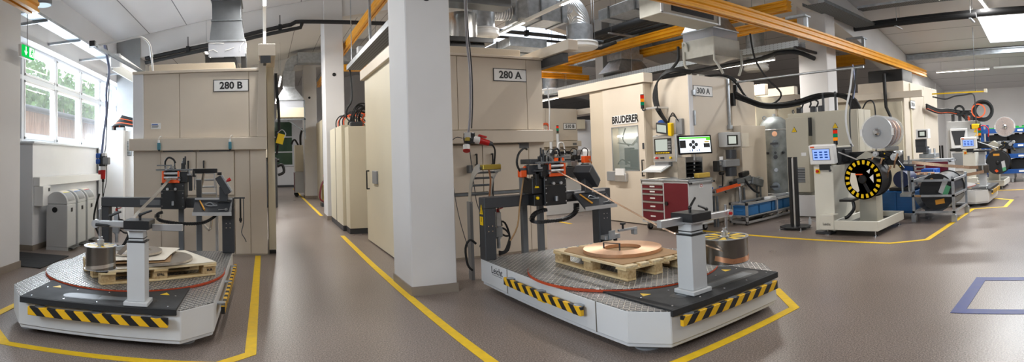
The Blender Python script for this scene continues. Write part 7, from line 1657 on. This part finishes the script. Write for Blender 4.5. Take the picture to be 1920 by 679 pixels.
# over 280 B
t = thing('extraction_duct', 'grey sheet metal extraction duct with clear plastic skirt on the roof of enclosure 280 B', 'air duct', (-.65, 9.6, 3.3))
M['duct_grey'] = mat('duct_grey', '#72767a', .42, .5, .15, 5)
for z0, z1, g in ((4.62, 5.3, .0), (4.22, 4.60, .0)): B().box(-.92 - g, -.39 + g, 9.3, 9.85, z0, z1).build('duct_section', 'duct_grey', t, .004)
for z in (4.61, 4.21): B().box(-.94, -.37, 9.28, 9.87, z - .015, z + .015).build('flange', 'galv_dark', t)
hood(t, -.97, -.33, 9.25, 9.9, 3.81, -.93, -.38, 9.3, 9.85, 4.20, 'duct_grey')
B().box(-1.0, -.31, 9.22, 9.93, 3.785, 3.815).build('flange', 'galv', t)
for a in ((-.99, -.32, 9.24, 9.25), (-.99, -.32, 9.9, 9.91), (-.99, -.98, 9.24, 9.91), (-.33, -.32, 9.24, 9.91)): B().box(a[0], a[1], a[2], a[3], 3.5, 3.79).build('plastic_skirt', 'plastic_clear', t)
B().box(-1.0, -.5, 9.27, 9.85, 3.30, 3.49).box(-.40, -.31, 9.27, 9.85, 3.17, 3.56).box(-1.05, -.97, 9.25, 9.3, 3.30, 3.56).build('curb_frame', 'dark_gap', t)
B().box(-.73, -.53, 9.5, 9.7, 3.3, 3.78).build('inner_column', 'dark_grey', t)
for p in ([(-.98, 9.23, 3.62), (-.9, 9.23, 3.64), (-.82, 9.23, 3.59)], [(-.68, 9.23, 3.62), (-.6, 9.23, 3.64), (-.52, 9.23, 3.67)], [(-.42, 9.23, 3.60), (-.40, 9.23, 3.70), (-.34, 9.23, 3.77)], [(-.97, 9.23, 3.76), (-.85, 9.23, 3.76), (-.7, 9.23, 3.75)]): B().tube(p, .006, 6).build('zip_tie', 'white', t)
# over 300 A: filter box
t = thing('filter_box', 'grey suspended filter box with clear plastic skirt under a tapered duct above machine 300 A', 'filter box', (8.8, 7.4, 3.5))
x0, x1, y0, y1 = 8.57, 9.49, 7.12, 8.09
B().box(x0, x1, y0, y1, 3.62, 4.04).build('box', 'filter_grey', t, .01)
b = B(); n = 10; vs = []; fs = []
for i in range(n + 1):
    for j in range(n + 1):
        u_, v_ = i / n, j / n; vs.append((x0 + (x1 - x0) * u_, y0 + (y1 - y0) * v_, 3.62 - .13 * math.sin(PI * u_) * math.sin(PI * v_)))
for i in range(n):
    for j in range(n): q = i * (n + 1) + j; fs.append((q, q + n + 1, q + n + 2, q + 1))
B().add(vs, fs, True).build('bowl', 'dark_grey', t)
for a in ((x0 + .03, x1 - .03, y0 + .03, y0 + .04), (x0 + .03, x1 - .03, y1 - .04, y1 - .03), (x0 + .03, x0 + .04, y0 + .03, y1 - .03), (x1 - .04, x1 - .03, y0 + .03, y1 - .03)): B().box(*a, 4.0, 4.24).build('plastic_skirt', 'plastic_clear', t)
B().box(x0 - .0, x1 + .0, y0 - .0, y1 + .0, 4.23, 4.26).build('flange', 'galv', t)
hood(t, x0 + .02, x1 - .02, y0 + .02, y1 - .02, 4.26, x0 + .15, x1 - .12, y0 + .2, y1 - .1, 4.56)
B().box(x0 + .15, x1 - .12, y0 + .2, y1 - .1, 4.56, 5.6).build('duct_section', 'galv', t)
for (ax, ay, sx) in ((x0 - .03, y0 - .02, -1), (x0 - .03, y1 - .1, -1), (x1 + .02, y0 - .02, 1)):
    B().tube([(ax, ay, 3.80), (ax, ay, 3.50), (ax - .12 * sx, ay - .05, 3.32), (ax - .2 * sx, ay - .06, 3.20)], .028, 8).build('support_arm', 'filter_grey', t)
B().tube([(x0 - .02, y1 - .2, 3.8), (x0 - .05, y1 - .2, 3.95), (x0 - .02, y1 - .1, 4.02), (x0, y1 - .05, 3.95)], .03, 10, sub=4).build('pipe_elbow', 'filter_grey', t)
B().tube([(x0 - .06, y1 + .05, 3.95), (x0 - .06, y1 + .05, 3.80), (x0 - .1, y1 + .05, 3.6), (x0 - .25, y1 + .2, 3.35)], .035, 10, sub=4).build('hose', 'rubber', t)
B().bar((8.2, 7.3, 3.14), (9.6, 7.3, 3.14), .05, .06).bar((8.2, 7.9, 3.14), (9.6, 7.9, 3.14), .05, .06).build('mounting_rail', 'filter_grey', t)
# air handler, near the top
t = thing('air_handler', 'grey ceiling air handler with black slotted grille behind the long orange rail', 'air handler', (7.6, 7.1, 4.2))
B().box(6.78, 8.48, 6.88, 7.5, 4.22, 4.75).build('housing', 'filter_grey', t, .01)
B().box(7.05, 8.30, 6.868, 6.88, 4.30, 4.46).build('grille_recess', 'black', t)
for k in range(6): B().box(7.07, 8.28, 6.855, 6.868, 4.31 + k * .026, 4.32 + k * .026).build('grille_bar', 'dark_grey', t)
B().box(6.76, 8.50, 6.86, 6.88, 4.21, 4.24).box(8.44, 8.5, 6.85, 6.88, 4.22, 4.6).box(6.76, 6.82, 6.86, 6.88, 4.22, 4.6).build('edge_profile', 'alu', t)
# round diffusers
def diffuser(x, y, z, r, label, zt=None, tall=.3):
    t = thing('round_diffuser', label, 'air diffuser', (x, y, z), 0, 'round white air diffusers')
    B().lathe([(0, z + .02), (r * .45, z), (r * .6, z + .02), (r * .8, z - .0), (r, z + .05), (r, z + .11), (r * .93, z + .12), (r * .93, z + .15), (r * 1.02, z + .16), (r * 1.0, z + .19), (r * .7, z + .22), (0, z + .22)], (x, y, 0), n=48).build('rings', 'white', t)
    B().lathe([(r * .74, z + .22), (r * .74, z + .22 + tall), (0, z + .22 + tall)], (x, y, 0), n=40).build('collar', 'galv', t)
    return t
t = diffuser(7.72, 10.86, 4.28, .46, 'large round white diffuser under the bent silver duct right of enclosure 280 A', tall=.42)
B().tube([(7.72, 10.86, 4.9), (7.72, 10.86, 5.05), (7.66, 10.86, 5.25), (7.48, 10.86, 5.42), (7.2, 10.86, 5.45), (6.95, 10.86, 5.40)], .27, 24, sub=5).build('foil_elbow', 'foil', t)
B().tube([(7.05, 10.86, 5.42), (6.4, 10.9, 5.2)], .25, 24).build('duct_arm', 'spiral_duct', t)
diffuser(4.55, 9.9, 4.12, .33, 'round white diffuser beside the big silver cylinders behind the pillar', tall=.65)
diffuser(12.5, 8.8, 3.8, .38, 'round white diffuser behind the grey filter box, before the white pillar', tall=1.4)
diffuser(10.6, 17.0, 3.9, .4, 'far round white diffuser in the gap over machine 510 B', tall=1.5)
for x, y, zt in ((7.2, 10.7, 6.4), (8.0, 10.6, 6.3), (8.15, 10.9, 6.3)): tag(B().cyl((x, y, 4.5), (x, y, zt), .006, n=6).build('suspension_rod', 'steel'), 'thin suspension rod of the large round diffuser, ' + ('nearest the elbow' if x < 7.5 else ('in front' if y < 10.7 else 'behind')), 'rod')
t = thing('duct_silencer', 'wide silver duct cylinder standing on the roof of enclosure 280 A', 'air duct', (3.75, 9.3, 3.9))
B().lathe([(0, 3.96), (.33, 3.96), (.33, 4.42), (0, 4.42)], (3.80, 9.35, 0), n=48).build('cylinder', 'galv_shiny', t) if 'galv_shiny' in M else (mat('galv_shiny', '#c4c2be', .22, .9, .3, 3), B().lathe([(0, 3.90), (.33, 3.90), (.33, 4.42), (0, 4.42)], (3.80, 9.35, 0), n=48).build('cylinder', 'galv_shiny', t))
B().box(3.3, 4.35, 9.0, 9.8, 3.80, 3.90).box(3.5, 4.2, 9.1, 9.7, 3.335, 3.8).build('plinth', 'black', t, .01)
t = thing('spiral_duct', 'horizontal ribbed spiral duct behind the pillar with square transition piece', 'air duct', (4.6, 10.2, 4.6))
B().tube([(4.3, 10.1, 4.72), (5.3, 10.1, 4.82)], .19, 28).build('spiral_pipe', 'spiral_x', t) if 'spiral_x' in M else (ribs('spiral_x', '#c6c9cd', (1, 0, 0.1), 16), B().tube([(4.3, 10.1, 4.72), (5.3, 10.1, 4.82)], .19, 28).build('spiral_pipe', 'spiral_x', t))
hood(t, 5.3, 5.36, 9.85, 10.35, 4.55, 5.32, 5.36, 9.85, 10.35, 5.1)
B().add([(5.28, 9.95, 4.66), (5.28, 10.25, 4.66), (5.28, 10.25, 4.98), (5.28, 9.95, 4.98), (5.55, 9.75, 4.62), (5.55, 10.45, 4.62), (5.55, 10.45, 5.15), (5.55, 9.75, 5.15)], [(0, 1, 2, 3), (4, 7, 6, 5), (0, 4, 5, 1), (1, 5, 6, 2), (2, 6, 7, 3), (3, 7, 4, 0)]).build('transition', 'galv', t)
B().box(5.55, 6.6, 9.75, 10.45, 4.62, 5.15).build('duct_section', 'galv', t, .006)
for x in (5.9, 6.45): B().box(x - .015, x + .015, 9.73, 10.47, 4.6, 5.17).build('flange', 'galv_dark', t)
rduct('air_duct', 'dark cable box under the roof behind the top of the big pillar', [(3.1, 4.5, 8.5, 8.9, 4.42, 4.62)], 'duct_grey')
rduct('air_duct', 'long rectangular duct running away under the lamp line behind 280 A', [(6.0, 7.1, 11.5, 17.5, 4.38, 4.62)], bands=[(5.98, 7.12, y, y + .05, 4.36, 4.64) for y in (12.2, 13.6, 15.0, 16.4)])
rduct('air_duct', 'second rectangular duct farther right, above the orange cross rails', [(11.4, 12.4, 9.5, 16.5, 5.0, 5.3)], bands=[(11.38, 12.42, y, y + .05, 4.98, 5.32) for y in (10.6, 12.0, 13.4, 14.8)])
rduct('air_duct', 'rectangular silver duct leading to the air handler from the left', [(7.15, 7.65, 7.5, 9.3, 4.62, 4.88)], bands=[(7.13, 7.67, 8.0, 8.05, 4.6, 4.9), (7.13, 7.67, 8.9, 8.95, 4.6, 4.9)])
t = rduct('air_duct', 'vertical white grey duct behind the round diffuser', [(10.1, 10.65, 13.0, 13.4, 3.2, 6.0)], 'light_grey')
t = thing('extraction_hood', 'silver extraction hood with tapered sides behind the orange rails', 'air duct', (10.2, 12, 4))
hood(t, 9.75, 11.1, 11.8, 12.8, 4.02, 10.05, 10.85, 12.0, 12.6, 4.42); B().box(10.0, 10.9, 11.95, 12.65, 4.42, 4.62).box(10.1, 10.8, 12.0, 12.6, 4.62, 6.0).build('duct_section', 'galv', t, .006)
t = thing('extraction_duct', 'silver elbow duct with cream suspended hood at the far end of the aisle', 'air duct', (1, 20, 3.2))
B().box(.76, 1.23, 20, 20.5, 4.4, 5.1).build('duct_section', 'galv', t, .01)
B().tube([(1.0, 20.25, 5.0), (1.0, 20.25, 5.2), (1.08, 20.25, 5.45), (1.3, 20.25, 5.6), (1.5, 20.25, 5.62)], .25, 4, sub=4, smooth=False).build('elbow', 'galv', t)
B().box(1.35, 2.4, 20, 20.5, 5.42, 5.85).box(2.4, 4.5, 20, 20.5, 5.5, 6.0).build('duct_section', 'galv', t, .01)
hood(t, .48, 1.56, 19.7, 20.8, 3.92, .76, 1.23, 20, 20.5, 4.4, 'galv')
for a in ((.52, 1.52, 19.75, 19.76), (.52, .53, 19.75, 20.75), (1.51, 1.52, 19.75, 20.75)): B().box(*a, 3.6, 3.92).build('plastic_skirt', 'plastic_clear', t)
B().box(.50, 1.54, 19.7, 20.8, 3.24, 3.62).build('hood_box', 'cream', t, .01)
B().box(.45, 1.6, 19.7, 19.75, 3.14, 3.2).bar((.9, 19.8, 3.15), (1.55, 19.8, 2.7), .05, .05).box(1.53, 1.58, 19.7, 19.75, 2.4, 3.9).build('support_frame', 'galv_dark', t)
# round lamp top left
t = thing('round_lamp', 'round ceiling lamp with pale glass at the top left corner', 'lamp', (-3.6, 7.85, 4.28))
B().lathe([(.15, 4.40), (.17, 4.38), (.17, 4.30), (.155, 4.295)], (-3.6, 7.82, 0), n=32).build('housing', 'grey', t); B().lathe([(.155, 4.30), (.155, 4.31), (0, 4.285)], (-3.6, 7.82, 0), n=32).build('diffuser', 'lamp_pale', t) if 'lamp_pale' in M else (emis('lamp_pale', '#cfe4f2', .75), B().lathe([(.155, 4.31), (.15, 4.295), (0, 4.28)], (-3.6, 7.82, 0), n=32).build('diffuser', 'lamp_pale', t))
B().cyl((-3.6, 7.82, 4.4), (-3.6, 7.82, 5.0), .01, n=8).build('stem', 'grey', t)

# ================================================================ FAR AISLE
t = thing('control_cabinet', 'cream cabinet at the far end of the aisle in front of the third pillar', 'cabinet', (1.5, 23, 0))
B().box(1.33, 2.3, 22.5, 23.4, 1.1, 2.26).build('body', 'cream', t, .006)
B().box(1.30, 2.3, 22.45, 23.4, .18, 1.09).build('drawer_body', 'light_grey', t, .006)
B().box(1.29, 1.31, 22.5, 23.3, .2, 1.05).build('drawer_front', 'maroon', t)
for y in (22.6, 23.2):
    for x in (1.38, 2.0): B().cyl((x, y - .03, .09), (x, y + .03, .09), .09, n=16).build('caster', 'rubber', t)
B().tube([(1.5, 22.9, 2.26), (1.35, 22.8, 2.5), (1.25, 22.8, 2.45), (1.2, 22.8, 2.3)], .04, 8, sub=4).build('cable', 'rubber', t); B().tube([(1.6, 22.9, 2.26), (1.6, 22.8, 2.7), (1.7, 22.8, 3.0)], .05, 8, sub=4).build('cable', 'rubber', t)
t = thing('window_3', None, None, (1.1, 31, 1.3)); tag(t, kind='structure')
B().box(.35, 1.75, 30.93, 30.99, 1.25, 4.0).build('window_frame', 'frame_white', t)
B().box(.45, 1.65, 30.90, 30.94, 1.35, 3.9).build('pane', 'dark_pane', t) if 'dark_pane' in M else (mat('dark_pane', '#3b5a45', .08, 0, .4, .8), B().box(.45, 1.65, 30.90, 30.94, 1.35, 3.9).build('pane', 'dark_pane', t))
for z in (2.1, 3.0): B().box(.45, 1.65, 30.88, 30.92, z - .03, z + .03).build('glazing_bar', 'frame_white', t)
st(B().box(-9, 23, 30.95, 31.0, 0, .12).build('baseboard_back', 'dark_grey'))
t = thing('machine_part', 'dark machine side with hoses showing at the left edge of the aisle', 'machine', (.2, 19, 0))
B().box(-1.5, .42, 17.5, 21, 0, 1.7).build('body', 'dark_grey', t, .02); B().box(-1.5, .30, 17.2, 22, 1.7, 3.2).build('upper_body', 'cream', t, .02)
B().tube([(.42, 17.8, 1.4), (.6, 17.8, 1.45), (.65, 17.8, 1.2), (.45, 17.8, 1.1)], .05, 8, sub=4).cyl((.42, 17.9, 1.6), (.5, 17.9, 1.6), .06, n=12).build('hose', 'rubber', t)
t = thing('valve_station', 'red and brass valve station with hose beside the second pillar', 'valve', (2.0, 17.5, 0))
B().box(1.95, 2.35, 17.5, 17.8, .15, .75).build('tank_box', 'brass', t, .03); B().cyl((2.2, 17.5, .85), (2.2, 17.5, 1.25), .1, n=16).cyl((2.2, 17.5, 1.05), (1.98, 17.5, 1.05), .05, n=10).build('red_body', 'red', t)
B().tube([(2.0, 17.5, .9), (1.9, 17.5, .7), (1.85, 17.5, .3), (2.0, 17.5, .15)], .03, 8, sub=4).build('hose', 'maroon', t); B().box(1.9, 2.5, 17.4, 17.9, 0, .12).build('foot', 'dark_grey', t)
t = thing('press_enclosure', 'beige enclosure wall seen past the second pillar deep in the aisle', 'machine enclosure', (3, 19, 0))
B().box(2.15, 5, 18.3, 21.2, 0, 3.1).build('body', 'cream', t, .01); B().box(2.14, 2.15, 19.0, 19.03, 0, 3.1).build('panel_joint', 'seam', t)
t = thing('press_enclosure', 'pale machine enclosure behind the aisle cabinets, blocking the view sideways', 'machine enclosure', (3.5, 12, 0))
B().box(2.7, 5.6, 10.9, 13.2, 0, 2.9).build('body', 'beige', t, .01)
t = thing('press_enclosure', 'bright enclosure far beyond machine 510 B through the gap', 'machine enclosure', (13, 19, 0))
B().box(12.2, 16, 18.2, 22, 0, 3.0).build('body', 'plaster_white', t, .01); B().box(12.1, 12.9, 18.0, 18.2, 2.6, 3.0).build('rail_cover', 'cream', t)
# translucent roof lights deeper in the hall
def rooflight(name, x0, x1, y0, y1, label):
    f = zl if x1 <= XR else zr
    b = B(); b.add([(x, y, f(x) - d) for d in (.03, .01) for (x, y) in ((x0, y0), (x1, y0), (x1, y1), (x0, y1))], [(0, 1, 2, 3), (4, 7, 6, 5), (0, 4, 5, 1), (1, 5, 6, 2), (2, 6, 7, 3), (3, 7, 4, 0)])
    o = b.build(name, 'skylight_soft'); tag(o, label, kind='structure')
    xc, yc = (x0 + x1) / 2, (y0 + y1) / 2
    return o
rooflight('window_4', 8.4, 10.6, 14.8, 19.5, 'bright roof light far behind enclosure 280 A')
area('rooflight_light', (9.5, 17.2, 5.75), 2.0, 4.5, 45, (0, math.atan(.19), 0), (.93, .97, 1))
rooflight('window_5', 6.6, 8.6, 8.6, 10.6, 'roof light above the silver ducts')
area('rooflight_light', (7.6, 9.6, 6.2), 1.8, 1.8, 30, (0, math.atan(.19), 0), (.93, .97, 1))
